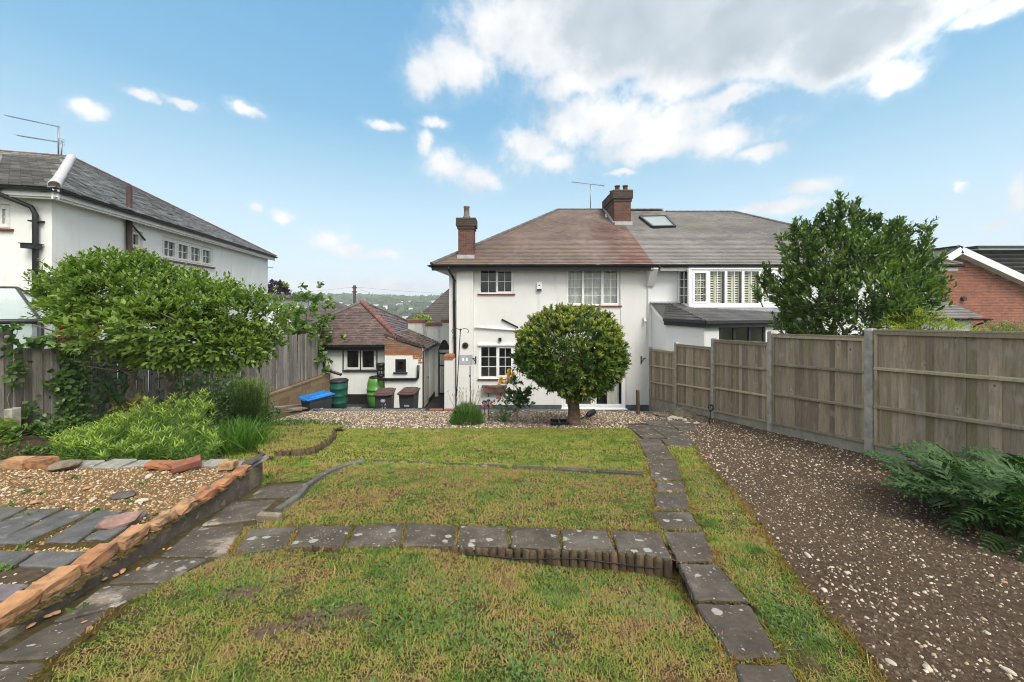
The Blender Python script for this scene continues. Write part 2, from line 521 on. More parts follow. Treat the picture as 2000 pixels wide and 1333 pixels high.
def glass_mat(name, tint=(0.8, 0.86, 0.86), rough=0.02, solid=0.0):
    m, nt = newmat(name)
    fr = mth(nt, 'MULTIPLY', nd(nt, 'Fresnel', IOR=1.5), mth(nt, 'SUBTRACT', 1.0, nd(nt, 'NewGeometry', out='Backfacing')))
    g = nd(nt, 'BsdfGlossy', Color=(1, 1, 1, 1), Roughness=rough)
    t = nd(nt, 'BsdfTransparent', Color=(*tint, 1))
    out = nt.nodes.new('ShaderNodeOutputMaterial')
    s = nd(nt, 'MixShader', i0=fr, i1=t, i2=g)
    if solid:
        d = nd(nt, 'BsdfDiffuse', Color=(0.62, 0.7, 0.7, 1))
        s = nd(nt, 'MixShader', i0=solid, i1=s, i2=d)
    nt.links.new(s, out.inputs[0])
    return m

M = {}
M['render'] = render_wall('white_render', (0.70, 0.695, 0.67), amount=0.8)
M['render_old'] = render_wall('weathered_white_render', (0.74, 0.75, 0.72), (0.36, 0.38, 0.33), 0.6)
M['render_bright'] = render_wall('bright_white_render', (0.78, 0.79, 0.79), amount=0.15)
M['render_dirty'] = render_wall('dirty_white_render', (0.62, 0.62, 0.58), (0.13, 0.13, 0.10), 0.95)
M['plinth'] = plain('blue_black_plinth_paint', (0.075, 0.09, 0.11), 0.5, 0.35, 5.0)
M['black_plinth'] = plain('black_plinth_paint', (0.018, 0.018, 0.02), 0.6, 0.4, 5.0)
M['upvc'] = plain('white_upvc', (0.82, 0.83, 0.84), 0.3, 0.02, bstr=0.0)
M['white_wood'] = plain('flaking_white_paint', (0.68, 0.68, 0.65), 0.6, 0.14, 14.0)
M['sill_red'] = plain('red_brown_sill', (0.16, 0.045, 0.035), 0.55, 0.25)
M['black_plastic'] = plain('black_plastic', (0.016, 0.016, 0.018), 0.4, 0.25)
M['charcoal'] = plain('charcoal_plastic', (0.035, 0.038, 0.043), 0.5, 0.2)
M['anthracite'] = plain('anthracite_frame', (0.03, 0.033, 0.038), 0.45, 0.1)
M['lead'] = plain('lead_flashing', (0.36, 0.38, 0.41), 0.5, 0.2)
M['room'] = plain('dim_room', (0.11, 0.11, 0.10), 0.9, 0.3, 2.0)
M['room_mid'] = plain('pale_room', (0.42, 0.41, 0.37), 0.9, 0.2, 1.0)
M['curtain'] = plain('net_curtain', (0.62, 0.62, 0.58), 0.9, 0.1, 3.0)
M['glass'] = glass_mat('window_glass', (0.95, 0.96, 0.95))
M['frost'] = glass_mat('cloudy_glass', (0.75, 0.85, 0.84), 0.12, 0.35)
M['tile_house'] = tile_mat('clay_tile_brown', [(0.120, 0.076, 0.060), (0.142, 0.094, 0.074), (0.155, 0.108, 0.090), (0.128, 0.098, 0.098)], (0.16, 0.125, 0.05), 0.7, (0.30, 0.55), ((4.35, 1.2), (0.105, 0.030, 0.02)))
M['tile_next'] = tile_mat('grey_plain_tile', [(0.125, 0.116, 0.108), (0.14, 0.13, 0.122), (0.155, 0.146, 0.138), (0.138, 0.126, 0.135)], (0.16, 0.15, 0.085), 0.6, (0.28, 0.5), None, 0.8)
M['tile_left'] = tile_mat('slate_grey_tile', [(0.16, 0.158, 0.155), (0.21, 0.208, 0.205), (0.28, 0.275, 0.27), (0.11, 0.11, 0.105), (0.24, 0.235, 0.225)], (0.16, 0.145, 0.065), 0.6, (0.28, 0.5))
M['tile_garage'] = tile_mat('wet_red_brown_tile', [(0.09, 0.055, 0.048), (0.12, 0.075, 0.066), (0.17, 0.115, 0.105), (0.10, 0.078, 0.078)], (0.10, 0.085, 0.04), 0.25, (0.18, 0.38))
M['tile_dark'] = tile_mat('dark_far_tile', [(0.06, 0.05, 0.045), (0.085, 0.07, 0.065)], moss_amt=0.2, rough=(0.5, 0.7))
M['tile_char'] = tile_mat('charcoal_tile', [(0.055, 0.055, 0.057), (0.085, 0.083, 0.082), (0.07, 0.066, 0.06)], (0.10, 0.085, 0.05), 0.4, (0.3, 0.5))
M['ridge_red'] = brick_mat('red_ridge_tile', [(0.19, 0.085, 0.062), (0.15, 0.07, 0.055), (0.22, 0.10, 0.075)], 0.6, 0.2)
M['ridge_dark'] = brick_mat('grey_brown_ridge_tile', [(0.10, 0.08, 0.075), (0.14, 0.12, 0.11), (0.085, 0.07, 0.065)], 0.6)
M['ridge_white'] = plain('pale_mortar_coat', (0.46, 0.445, 0.45), 0.75, 0.2, 9.0, 0.6, 30.0)
M['brick_chim'] = brick_mat('brown_red_chimney_brick', [(0.15, 0.062, 0.045), (0.115, 0.06, 0.048), (0.20, 0.085, 0.058), (0.13, 0.085, 0.068)], 0.9, 0.35)
M['brick_cap'] = brick_mat('sooty_chimney_brick', [(0.075, 0.055, 0.05), (0.11, 0.075, 0.06), (0.06, 0.055, 0.05)], 0.9, 0.5)
M['brick_house'] = brick_mat('orange_red_facing_brick', [(0.30, 0.115, 0.075), (0.24, 0.09, 0.062), (0.35, 0.145, 0.095), (0.19, 0.08, 0.06)], 0.9)
M['brick_raw'] = brick_mat('exposed_orange_brick', [(0.33, 0.15, 0.075), (0.27, 0.115, 0.06), (0.38, 0.19, 0.10)], 0.9)
M['brick_old'] = brick_mat('worn_orange_brick', [(0.37, 0.17, 0.08), (0.40, 0.21, 0.10), (0.42, 0.25, 0.13), (0.33, 0.15, 0.075)], 0.95, 0.75)
M['brick_red'] = brick_mat('dull_red_brick', [(0.26, 0.10, 0.07), (0.22, 0.09, 0.06)], 0.9, 0.25)
M['mortar'] = plain('mortar', (0.30, 0.27, 0.23), 0.95, 0.2, 20.0)
M['mortar_dark'] = plain('dark_mortar', (0.17, 0.15, 0.13), 0.95, 0.2, 20.0)
M['mortar_pale'] = plain('pale_mortar', (0.46, 0.41, 0.34), 0.95, 0.15, 20.0)
M['block'] = brick_mat('tan_concrete_block', [(0.23, 0.165, 0.095), (0.27, 0.20, 0.125), (0.19, 0.135, 0.08)], 0.95, 0.2)
M['pot'] = brick_mat('terracotta_pot', [(0.22, 0.09, 0.065), (0.17, 0.07, 0.05)], 0.7, 0.3)
M['pot_grey'] = plain('stained_grey_pot', (0.15, 0.135, 0.115), 0.9, 0.4, 9.0)
M['board'] = wood_mat('grey_brown_fence_board', (0.21, 0.162, 0.115), (0.44, 0.36, 0.265), 0.5)
M['rail'] = wood_mat('fence_rail_wood', (0.26, 0.215, 0.14), (0.46, 0.40, 0.285), 0.35, False)
M['pale_board'] = wood_mat('silvered_fence_board', (0.13, 0.115, 0.10), (0.30, 0.28, 0.25), 0.1, False, greycol=(0.33, 0.32, 0.30))
M['log'] = wood_mat('dark_log_edging', (0.035, 0.026, 0.02), (0.15, 0.105, 0.065), 0.15, False, 3.0, greycol=(0.12, 0.09, 0.06))
M['plank'] = wood_mat('grey_scaffold_plank', (0.14, 0.13, 0.12), (0.28, 0.26, 0.23), 0.1, False)
M['brown_wood'] = wood_mat('brown_stained_wood', (0.07, 0.035, 0.028), (0.17, 0.085, 0.065), 0.0, False)
M['gate'] = wood_mat('worn_white_gate_board', (0.36, 0.34, 0.31), (0.62, 0.61, 0.58), 0.0, False, greycol=(0.55, 0.54, 0.52))
M['conc_post'] = plain('concrete_post', (0.36, 0.34, 0.295), 0.9, 0.3, 9.0, 0.5, 80.0)
M['gravel_board'] = plain('concrete_gravel_board', (0.31, 0.29, 0.24), 0.9, 0.25, 5.0, 0.4, 60.0)
M['conc_edge'] = slab_mat('mossy_concrete_edge', (0.13, 0.112, 0.088), 0.35, 0.6, (0.27, 0.225, 0.15))
M['dark_kerb'] = slab_mat('dark_kerb_stone', (0.075, 0.068, 0.06), 0.4, 0.3, (0.13, 0.11, 0.085))
M['kerb'] = slab_mat('pale_kerb_concrete', (0.14, 0.135, 0.125), 0.5, 0.2)
M['slab'] = slab_mat('lichened_slab', (0.098, 0.084, 0.068), 0.75, 0.35, (0.20, 0.175, 0.15))
M['slab_sandy'] = slab_mat('part_worn_slab', (0.108, 0.092, 0.075), 0.6, 0.95, (0.33, 0.27, 0.215))
M['slab_terrace'] = slab_mat('grey_terrace_slab', (0.125, 0.125, 0.122), 0.25, 0.2, (0.19, 0.175, 0.13))
M['slab_purple'] = slab_mat('purple_grey_slab', (0.19, 0.165, 0.175), 0.1, 0.1)
M['stone'] = plain('pale_coping_stone', (0.235, 0.225, 0.20), 0.9, 0.35, 12.0, 0.7, 40.0)
M['rock'] = plain('pink_grey_rock', (0.27, 0.17, 0.145), 0.9, 0.5, 9.0, 0.9, 30.0)
M['rubble'] = plain('brown_rubble', (0.15, 0.12, 0.085), 0.95, 0.5, 9.0, 0.9, 20.0)
M['slate_bit'] = plain('dark_slate_bit', (0.09, 0.075, 0.07), 0.7, 0.4, 12.0)
M['bark'] = plain('brown_bark', (0.14, 0.095, 0.065), 0.95, 0.5, 14.0, 1.0, 35.0, dist=0.02)
M['bark_grey'] = plain('grey_bark', (0.17, 0.14, 0.105), 0.95, 0.4, 12.0, 1.0, 30.0, dist=0.02)
M['stem'] = plain('green_stem', (0.10, 0.16, 0.05), 0.7, 0.2)
M['blue'] = plain('blue_bin_lid', (0.012, 0.17, 0.52), 0.35, 0.15)
M['brown_lid'] = plain('brown_bin_lid', (0.085, 0.045, 0.036), 0.45, 0.2)
M['print'] = plain('white_print', (0.72, 0.74, 0.74), 0.5, 0.05)
M['butt_dark'] = plain('dark_green_plastic', (0.012, 0.085, 0.06), 0.4, 0.25)
M['butt_light'] = plain('bright_green_plastic', (0.075, 0.22, 0.04), 0.35, 0.15)
M['navy'] = plain('navy_print', (0.02, 0.03, 0.16), 0.4, 0.05)
M['metal'] = plain('grey_aerial_metal', (0.25, 0.26, 0.27), 0.4, 0.1, metal=0.7)
M['iron'] = plain('black_iron', (0.014, 0.014, 0.015), 0.5, 0.2)
M['rust'] = plain('rusty_soil_pipe', (0.04, 0.02, 0.018), 0.6, 0.45, 8.0)
M['soffit'] = plain('white_soffit', (0.78, 0.78, 0.76), 0.6, 0.06)
M['timber_pole'] = plain('telegraph_pole_wood', (0.06, 0.05, 0.04), 0.9, 0.3)

def ground_mat(name, a, b, c, scale=9.0, bstr=0.8, dist=0.03):
    m, nt = newmat(name)
    v = wpos(nt, offs=False)
    n = nd(nt, 'TexNoise', Vector=v, Scale=scale, Detail=9.0, Roughness=0.75)
    big = nd(nt, 'TexNoise', Vector=v, Scale=1.1, Detail=4.0)
    col = ramp(nt, n, [(0.3, a), (0.5, b), (0.72, c)])
    col = mixc(nt, 0.7, col, ramp(nt, big, [(0.3, 0.72), (0.7, 1.22)]), 'MULTIPLY')
    finish(nt, col, 0.95, n, bstr, dist, 0.15)
    return m
M['soil'] = ground_mat('dug_soil', (0.058, 0.037, 0.023), (0.112, 0.076, 0.048), (0.21, 0.15, 0.10), 30.0, 1.0, 0.04)
M['earth'] = ground_mat('brown_earth', (0.05, 0.036, 0.024), (0.085, 0.062, 0.04), (0.13, 0.10, 0.06), 18.0)
M['shingle_base'] = ground_mat('shingle_bed', (0.10, 0.06, 0.03), (0.20, 0.13, 0.065), (0.32, 0.22, 0.12), 60.0)
M['gravel_base'] = ground_mat('gravel_bed', (0.07, 0.055, 0.045), (0.16, 0.13, 0.105), (0.32, 0.28, 0.23), 45.0)
M['turf'] = ground_mat('turf_thatch', (0.035, 0.028, 0.012), (0.075, 0.06, 0.025), (0.15, 0.11, 0.05), 20.0)
M['patio'] = ground_mat('wet_dark_patio', (0.03, 0.03, 0.028), (0.05, 0.05, 0.047), (0.08, 0.08, 0.075), 4.0, 0.3)
M['moss'] = ground_mat('brown_green_moss', (0.05, 0.036, 0.012), (0.10, 0.072, 0.024), (0.17, 0.13, 0.045), 40.0, 1.0)
M['far_ground'] = ground_mat('valley_ground', (0.03, 0.045, 0.018), (0.05, 0.07, 0.028), (0.08, 0.10, 0.04), 0.06, 0.0)

def grass_mat(name, stops, scale=1.9):
    m, nt = newmat(name)
    r = nd(nt, 'NewGeometry', out='Random Per Island')
    v = wpos(nt, offs=False)
    n = nd(nt, 'TexNoise', Vector=v, Scale=scale, Detail=6.0, Roughness=0.7)
    n2 = nd(nt, 'TexNoise', Vector=v, Scale=7.0, Detail=3.0)
    f = mth(nt, 'ADD', mth(nt, 'MULTIPLY', mth(nt, 'SUBTRACT', n, 0.5), 2.6), mth(nt, 'MULTIPLY', mth(nt, 'SUBTRACT', n2, 0.5), 1.5))
    f = mth(nt, 'ADD', mth(nt, 'MULTIPLY', r, 0.5), mth(nt, 'ADD', f, 0.25))
    c = ramp(nt, f, stops)
    def ex(sh):
        return nd(nt, 'MixShader', i0=0.3, i1=sh, i2=nd(nt, 'BsdfTranslucent', Color=c))
    finish(nt, c, 0.6, None, spec=0.25, extra=ex)
    return m
M['grass'] = grass_mat('lawn_grass', [(0.0, (0.075, 0.15, 0.02)), (0.22, (0.14, 0.225, 0.03)), (0.45, (0.25, 0.28, 0.05)), (0.63, (0.35, 0.29, 0.085)), (0.84, (0.36, 0.24, 0.095)), (1.0, (0.27, 0.17, 0.08))])
M['grass_far'] = grass_mat('back_lawn_grass', [(0.0, (0.13, 0.22, 0.028)), (0.35, (0.215, 0.285, 0.042)), (0.65, (0.30, 0.31, 0.06)), (1.0, (0.40, 0.32, 0.13))])
M['edge_rust'] = grass_mat('rusty_edge_moss', [(0.0, (0.12, 0.11, 0.02)), (0.4, (0.22, 0.15, 0.03)), (0.75, (0.30, 0.17, 0.04)), (1.0, (0.20, 0.10, 0.03))])
M['cream'] = plain('cream_shutter', (0.74, 0.71, 0.58), 0.5, 0.04)
M['straw'] = plain('dry_straw', (0.44, 0.33, 0.16), 0.8, 0.25)
M['clover'] = leaf_mat('lawn_weed_leaf', [(0.07, 0.14, 0.03), (0.11, 0.19, 0.04), (0.16, 0.235, 0.055)], 0.25, 0.55)

def pebble_mat(name, cols):
    m, nt = newmat(name)
    r = nd(nt, 'NewGeometry', out='Random Per Island')
    c = ramp(nt, r, [(i / (len(cols) - 1), cc) for i, cc in enumerate(cols)], 'CONSTANT')
    n = nd(nt, 'TexNoise', Vector=wpos(nt, offs=False), Scale=50.0, Detail=3.0)
    c = mixc(nt, 0.5, c, ramp(nt, n, [(0.3, 0.7), (0.7, 1.2)]), 'MULTIPLY')
    finish(nt, c, 0.85, None, spec=0.25)
    return m
M['peb_gravel'] = pebble_mat('mixed_gravel_stone', [(0.46, 0.39, 0.29), (0.22, 0.165, 0.115), (0.14, 0.10, 0.072), (0.60, 0.54, 0.45), (0.18, 0.13, 0.09), (0.34, 0.26, 0.18), (0.10, 0.075, 0.055), (0.25, 0.18, 0.12), (0.16, 0.12, 0.085)])
M['peb_soil'] = pebble_mat('flint_chips', [(0.44, 0.37, 0.28), (0.16, 0.12, 0.09), (0.12, 0.09, 0.066), (0.10, 0.075, 0.055), (0.52, 0.46, 0.37), (0.085, 0.062, 0.047), (0.27, 0.20, 0.14), (0.10, 0.078, 0.055), (0.36, 0.28, 0.19), (0.13, 0.10, 0.075)])
M['peb_shingle'] = pebble_mat('tan_pea_shingle', [(0.34, 0.21, 0.10), (0.24, 0.14, 0.065), (0.45, 0.33, 0.19), (0.17, 0.10, 0.05), (0.38, 0.25, 0.12), (0.52, 0.44, 0.32), (0.28, 0.19, 0.10)])
M['flint'] = plain('white_flint', (0.44, 0.39, 0.31), 0.8, 0.2, 20.0, 0.5)
M['clod'] = plain('soil_clod', (0.105, 0.071, 0.045), 0.95, 0.4, 20.0, 0.8)
M['chip'] = plain('orange_brick_chip', (0.36, 0.19, 0.11), 0.9, 0.3, 20.0)

M['leaf_ball'] = leaf_mat('clipped_tree_leaf', [(0.047, 0.1, 0.017), (0.081, 0.15, 0.024), (0.135, 0.206, 0.036), (0.081, 0.144, 0.024)], 0.28, 0.36)
M['leaf_ball_new'] = leaf_mat('yellowish_young_leaf', [(0.25, 0.28, 0.05), (0.36, 0.34, 0.08), (0.19, 0.24, 0.04)], 0.35, 0.4)
M['leaf_bush'] = leaf_mat('soft_green_leaf', [(0.076, 0.146, 0.022), (0.13, 0.214, 0.033), (0.206, 0.293, 0.048), (0.108, 0.186, 0.027)], 0.38, 0.40)
M['leaf_bay'] = leaf_mat('glossy_bay_leaf', [(0.048, 0.101, 0.028), (0.08, 0.15, 0.037), (0.144, 0.222, 0.047), (0.088, 0.144, 0.037)], 0.22, 0.30)
M['leaf_bay_new'] = leaf_mat('new_bay_leaf', [(0.13, 0.21, 0.04), (0.18, 0.27, 0.05), (0.10, 0.17, 0.035)], 0.35, 0.4)
M['leaf_lime'] = leaf_mat('lime_leaf', [(0.26, 0.32, 0.03), (0.34, 0.37, 0.04), (0.20, 0.27, 0.03)], 0.4, 0.5)
M['leaf_golden'] = leaf_mat('lance_leaf', [(0.096, 0.201, 0.028), (0.144, 0.265, 0.039), (0.192, 0.31, 0.05)], 0.4, 0.5)
M['leaf_golden_top'] = leaf_mat('yellow_green_tip_leaf', [(0.27, 0.38, 0.06), (0.36, 0.45, 0.09), (0.22, 0.33, 0.05)], 0.4, 0.5)
M['leaf_ivy'] = leaf_mat('ivy_leaf', [(0.044, 0.102, 0.022), (0.075, 0.15, 0.034), (0.125, 0.216, 0.054)], 0.25, 0.4)
M['leaf_big'] = leaf_mat('broad_dark_leaf', [(0.03, 0.085, 0.02), (0.05, 0.12, 0.028)], 0.25, 0.4)
M['leaf_weed'] = leaf_mat('bed_weed_leaf', [(0.05, 0.12, 0.022), (0.09, 0.18, 0.035), (0.15, 0.22, 0.05)], 0.35, 0.5)
M['leaf_lav'] = leaf_mat('fine_green_shoot', [(0.055, 0.14, 0.025), (0.09, 0.20, 0.035), (0.13, 0.26, 0.05)], 0.35, 0.5)
M['leaf_iris'] = leaf_mat('blade_leaf', [(0.085, 0.20, 0.022), (0.12, 0.26, 0.03)], 0.4, 0.45)
M['leaf_acan'] = leaf_mat('blue_green_jagged_leaf', [(0.022, 0.066, 0.01), (0.034, 0.09, 0.015), (0.05, 0.112, 0.022)], 0.2, 0.62)
M['leaf_acan_pale'] = leaf_mat('grey_green_jagged_leaf', [(0.05, 0.1, 0.03), (0.062, 0.115, 0.036)], 0.2, 0.62)
M['leaf_maple'] = leaf_mat('maple_leaf', [(0.078, 0.156, 0.036), (0.13, 0.231, 0.048), (0.208, 0.312, 0.072)], 0.35, 0.45)
M['leaf_purple'] = leaf_mat('purple_leaf', [(0.03, 0.012, 0.018), (0.05, 0.02, 0.03)], 0.2, 0.5)
M['leaf_rose'] = leaf_mat('rose_leaf', [(0.03, 0.075, 0.02), (0.055, 0.12, 0.03), (0.10, 0.17, 0.05)], 0.25, 0.4)
M['leaf_wood'] = leaf_mat('hillside_leaf', [(0.03, 0.055, 0.018), (0.045, 0.08, 0.025), (0.07, 0.105, 0.035)], 0.0, 0.8, 0.03)
M['pet_pink'] = leaf_mat('pink_petal', [(0.62, 0.20, 0.26), (0.70, 0.32, 0.36)], 0.3, 0.6)
M['pet_red'] = leaf_mat('crimson_petal', [(0.55, 0.03, 0.06), (0.62, 0.07, 0.10)], 0.3, 0.6)
M['pet_yellow'] = leaf_mat('golden_petal', [(0.80, 0.46, 0.03), (0.85, 0.55, 0.06)], 0.3, 0.6)
M['pet_peach'] = leaf_mat('peach_petal', [(0.86, 0.62, 0.34), (0.88, 0.75, 0.55)], 0.3, 0.6)
M['leaf_dead'] = leaf_mat('bronze_leaf', [(0.17, 0.17, 0.04), (0.22, 0.16, 0.05)], 0.35, 0.5)
# ------------------------------------------------------------------ terrain to the horizon
def terrain(X, Y):
    X, Y = np.asarray(X, float), np.asarray(Y, float)
    near = np.where(Y < 10.35, -1.3 - 0.185 * np.clip(Y, -6, 20) - 0.16, -4.12)
    ys = [25, 60, 120, 250, 330, 450, 620, 800, 950, 1500, 3000, 5000]
    zs = [-4.12, -9, -20, -28, -24, -15, -4, 3.5, 5, 3, 0, 0]
    far = np.interp(Y, ys, zs)
    bump = np.sin(X * 0.011 + 1.0) * np.cos(Y * 0.008) * 3.0 + np.sin(X * 0.023 + Y * 0.004) * 1.6
    far = far + bump * np.clip((Y - 150) / 300, 0, 1)
    return np.where(Y <= 25, near, far)
gx = np.array([-5000, -2500, -1500, -1000, -700, -520, -400, -320, -250, -190, -140, -100, -70, -45, -25, -12, 0, 12, 25, 45, 70, 100, 140, 190, 250, 320, 400, 520, 700, 1000, 1500, 2500, 5000], float)
gy = np.array([-5000, -1500, -300, -60, -20, -6, 0, 4, 8, 10.34, 10.36, 12, 16, 25, 40, 60, 85, 120, 160, 200, 250, 290, 330, 380, 440, 500, 560, 620, 680, 740, 800, 870, 950, 1100, 1500, 2200, 3200, 5000], float)
XX, YY = np.meshgrid(gx, gy)
ZZ = terrain(XX, YY)
nx, ny = len(gx), len(gy)
idx = np.arange(nx * ny).reshape(ny, nx)
quads = np.stack([idx[:-1, :-1], idx[:-1, 1:], idx[1:, 1:], idx[1:, :-1]], -1).reshape(-1, 4)
ground = link('ground', npmesh('ground', np.stack([XX, YY, ZZ], -1).reshape(-1, 3), quads, M['far_ground']), kind='structure')

# garden sheets: lawn on the right of the planting bed, both on one height field
def sheet(name, poly, step, mat, h=0.0, noise=0.008, keep=None):
    xs = [p[0] for p in poly]
    ys = [p[1] for p in poly]
    X, Y = np.meshgrid(np.arange(min(xs), max(xs) + step, step), np.arange(min(ys), max(ys) + step, step))
    Z = H(X, Y) + h + noise * (np.sin(X * 9.1 + Y * 3.3) * np.cos(Y * 7.7 - X * 2.1) + 0.6 * np.sin(X * 21 + 1.7 * Y) * np.sin(Y * 19))
    n1, n2 = X.shape
    idx = np.arange(n1 * n2).reshape(n1, n2)
    q = np.stack([idx[:-1, :-1], idx[:-1, 1:], idx[1:, 1:], idx[1:, :-1]], -1).reshape(-1, 4)
    xf, yf = X.ravel(), Y.ravel()
    cx, cy = xf[q].mean(1), yf[q].mean(1)
    ok = inpoly(cx, cy, poly)
    if keep is not None:
        ok &= keep(cx, cy)
    q = q[ok]
    used, inv = np.unique(q, return_inverse=True)
    V = np.stack([xf, yf, Z.ravel()], -1)[used]
    return link(name, npmesh(name, V, inv.reshape(-1, 4), mat, True), kind='structure')

EDGE_IN = [(-2.80, 4.02), (-2.30, 1.1)]        # outer face of the concrete edge of the terrace
lawn_poly = [(-2.9, 0.4), (6.4, 0.4), (6.2, 10.5), (-4.3, 10.5), (-4.4, 8.6), (-4.1, 7.7), (-3.8, 6.0), (-3.5, 4.2), (-2.95, 4.0), (-2.35, 1.3)]
lawn = sheet('lawn', lawn_poly, 0.06, M['turf'])
bed_poly = [(-12.5, 3.9), (-2.9, 3.9), (-2.95, 4.0), (-3.2, 6.0), (-3.6, 7.7), (-4.0, 8.6), (-3.9, 10.5), (-7.3, 10.5), (-12.5, 10.5)]
bed = sheet('planting_bed', bed_poly, 0.12, M['earth'], -0.012, 0.02)

def flat(name, ring, mat, zf, h):
    me = bpy.data.meshes.new(name)
    me.from_pydata([(x, y, float(zf(x, y)) + h) for x, y in ring], [], [tuple(range(len(ring)))])
    me.materials.append(mat)
    return link(name, me, kind='structure')
zG = lambda x, y: G(y)
zT = lambda x, y: T(y)

def wob(ring, step=0.12, amp=0.025):
    out = []
    for i in range(len(ring)):
        a, b = Vector(ring[i]), Vector(ring[(i + 1) % len(ring)])
        n = max(1, int((b - a).length / step))
        for k in range(n):
            p = a.lerp(b, k / n)
            out.append((p.x + random.uniform(-amp, amp), p.y + random.uniform(-amp, amp)))
    return out

# soil bed beside the right fence
strip_r = [(1362, 872), (1374, 902), (1416, 944), (1460, 992), (1494, 1040), (1530, 1090), (1580, 1156), (1652, 1232), (1736, 1333), (1850, 1470), (2000, 1640)]
soil_ring = [tuple(gp(x, y)[:2]) for x, y in strip_r]
soil_ring = [(3.62, 9.9), (3.62, 7.6), (2.95, 6.55)] + soil_ring + [(2.2, 0.7), (5.6, 0.7), (5.45, 3.3), (5.30, 5.2), (5.16, 9.1), (5.1, 10.45), (4.2, 10.45)]
soil = flat('soil_bed', wob(soil_ring), M['soil'], zG, 0.012)
# gravel bed in front of the house
grav_ring = [(-5.75, 8.4), (-4.6, 7.75), (-3.5, 7.52), (0, 7.56), (2.42, 7.55), (2.62, 8.1), (2.9, 8.2), (3.66, 8.3), (3.66, 10.42), (-5.9, 10.42)]
gravel = sheet('gravel_bed', grav_ring, 0.08, M['gravel_base'], 0.008, 0.004)
# raised terrace on the left: shingle
terr_ring = [(-2.93, 3.95), (-2.42, 1.2), (-6.5, 1.2), (-8.2, 3.95)]
shingle = flat('shingle_terrace', wob(terr_ring, 0.3, 0.0), M['shingle_base'], zT, 0.0)
# sunken yard between the garden and the houses
yard = link('yard', MB().quad((-7.35, 10.6, -4.0), (5.0, 10.6, -4.0), (5.0, 19, -4.0), (-7.35, 19, -4.0)).mesh('yard', M['patio']), kind='structure')

# ------------------------------------------------------------------ paths of paving slabs, each slab its own piece
def slab(parent, pts, mat, thick=0.05, name='paving_slab'):
    """pts: four world points (top corners)"""
    c = sum((Vector(p) for p in pts), Vector()) / len(pts)
    ring = []
    n = len(pts)
    for i in range(n):
        a, b = Vector(pts[i]), Vector(pts[(i + 1) % n])
        pr = Vector(pts[i - 1])
        ring.append(a + (b - a).normalized() * 0.018)
        for k in (0.3, 0.55, 0.8):
            q = a.lerp(b, k)
            ring.append(q + (c - q).normalized() * random.uniform(0.0, 0.012))
        ring.append(b + (a - b).normalized() * 0.018)
    inner = [p + (c - p).normalized() * 0.012 for p in ring]
    rim = [p - Vector((0, 0, 0.007)) for p in ring]
    m = MB()
    k = len(ring)
    tilt = Vector((random.uniform(-.01, .01), random.uniform(-.01, .01), 0))
    vs = inner + rim + [p - Vector((0, 0, thick)) for p in ring]
    vs = [p - c + Vector((0, 0, (p - c).dot(tilt))) for p in vs]
    m.add(vs, [tuple(range(k))] + [(i + k, (i + 1) % k + k, (i + 1) % k, i) for i in range(k)] + [(i + 2 * k, (i + 1) % k + 2 * k, (i + 1) % k + k, i + k) for i in range(k)])
    return link(name, m.mesh(name, mat), parent, c)

SLABS = []       # plan polygons, where no grass grows
def path(name, quads, h, mats, conv=gp):
    root = link(name, None, None, conv(*quads[0][0]), kind='structure')
    for i, q in enumerate(quads):
        pts = [conv(x, y, h) for x, y in q]
        if (pts[1] - pts[0]).cross(pts[2] - pts[1]).z < 0:
            pts = pts[::-1]
        slab(root, pts, mats[i % len(mats)] if isinstance(mats, list) else mats)
        SLABS.append([(p.x, p.y) for p in pts])
    return root
right_path = path('garden_path', [
    [(1222, 830), (1265, 830), (1302, 856), (1256, 856)], [(1266, 831), (1318, 837), (1349, 857), (1304, 857)],
    [(1246, 820), (1298, 820), (1320, 836), (1268, 830)], [(1300, 822), (1355, 823), (1361, 843), (1330, 842)],
    [(1290, 858), (1349, 859), (1356, 873), (1304, 872)],
    [(1243, 857), (1288, 858), (1319, 896), (1265, 897)], [(1265, 899), (1320, 898), (1332, 938), (1272, 936)],
    [(1280, 941), (1335, 941), (1341, 961), (1282, 961)], [(1272, 963), (1341, 963), (1348, 996), (1284, 997)],
    [(1272, 999), (1348, 999), (1370, 1034), (1292, 1034)], [(1293, 1038), (1376, 1038), (1397, 1096), (1322, 1096)],
    [(1325, 1100), (1402, 1100), (1463, 1172), (1358, 1172)], [(1356, 1177), (1463, 1178), (1527, 1285), (1428, 1287)],
    [(1430, 1293), (1537, 1294), (1604, 1400), (1472, 1400)]], 0.018, M['slab'])
cross_path = path('garden_path', [
    [(487, 1033), (584, 1027), (560, 1069), (455, 1083)], [(588, 1025), (689, 1027), (669, 1068), (566, 1068)],
    [(693, 1027), (791, 1021), (782, 1066), (673, 1068)], [(795, 1020), (892, 1026), (888, 1066), (786, 1066)],
    [(896, 1027), (991, 1027), (993, 1068), (892, 1067)], [(995, 1028), (1090, 1031), (1096, 1072), (997, 1069)],
    [(1094, 1032), (1185, 1034), (1204, 1077), (1100, 1073)], [(1189, 1034), (1288, 1038), (1313, 1092), (1208, 1078)]], 0.022, M['slab'])
left_path = path('garden_path', [
    [(510, 951), (600, 943), (575, 970), (482, 974)], [(452, 980), (540, 975), (500, 1014), (392, 1027)],
    [(380, 1030), (480, 1026), (440, 1086), (310, 1086)], [(304, 1091), (408, 1089), (330, 1136), (207, 1140)],
    [(203, 1143), (318, 1139), (240, 1181), (100, 1216)], [(95, 1220), (234, 1185), (105, 1285), (-30, 1291)],
    [(-40, 1295), (104, 1290), (20, 1375), (-130, 1380)]], 0.012, [M['slab_sandy'], M['slab_sandy'], M['slab_sandy'], M['slab_sandy'], M['slab_sandy'], M['slab'], M['slab']])
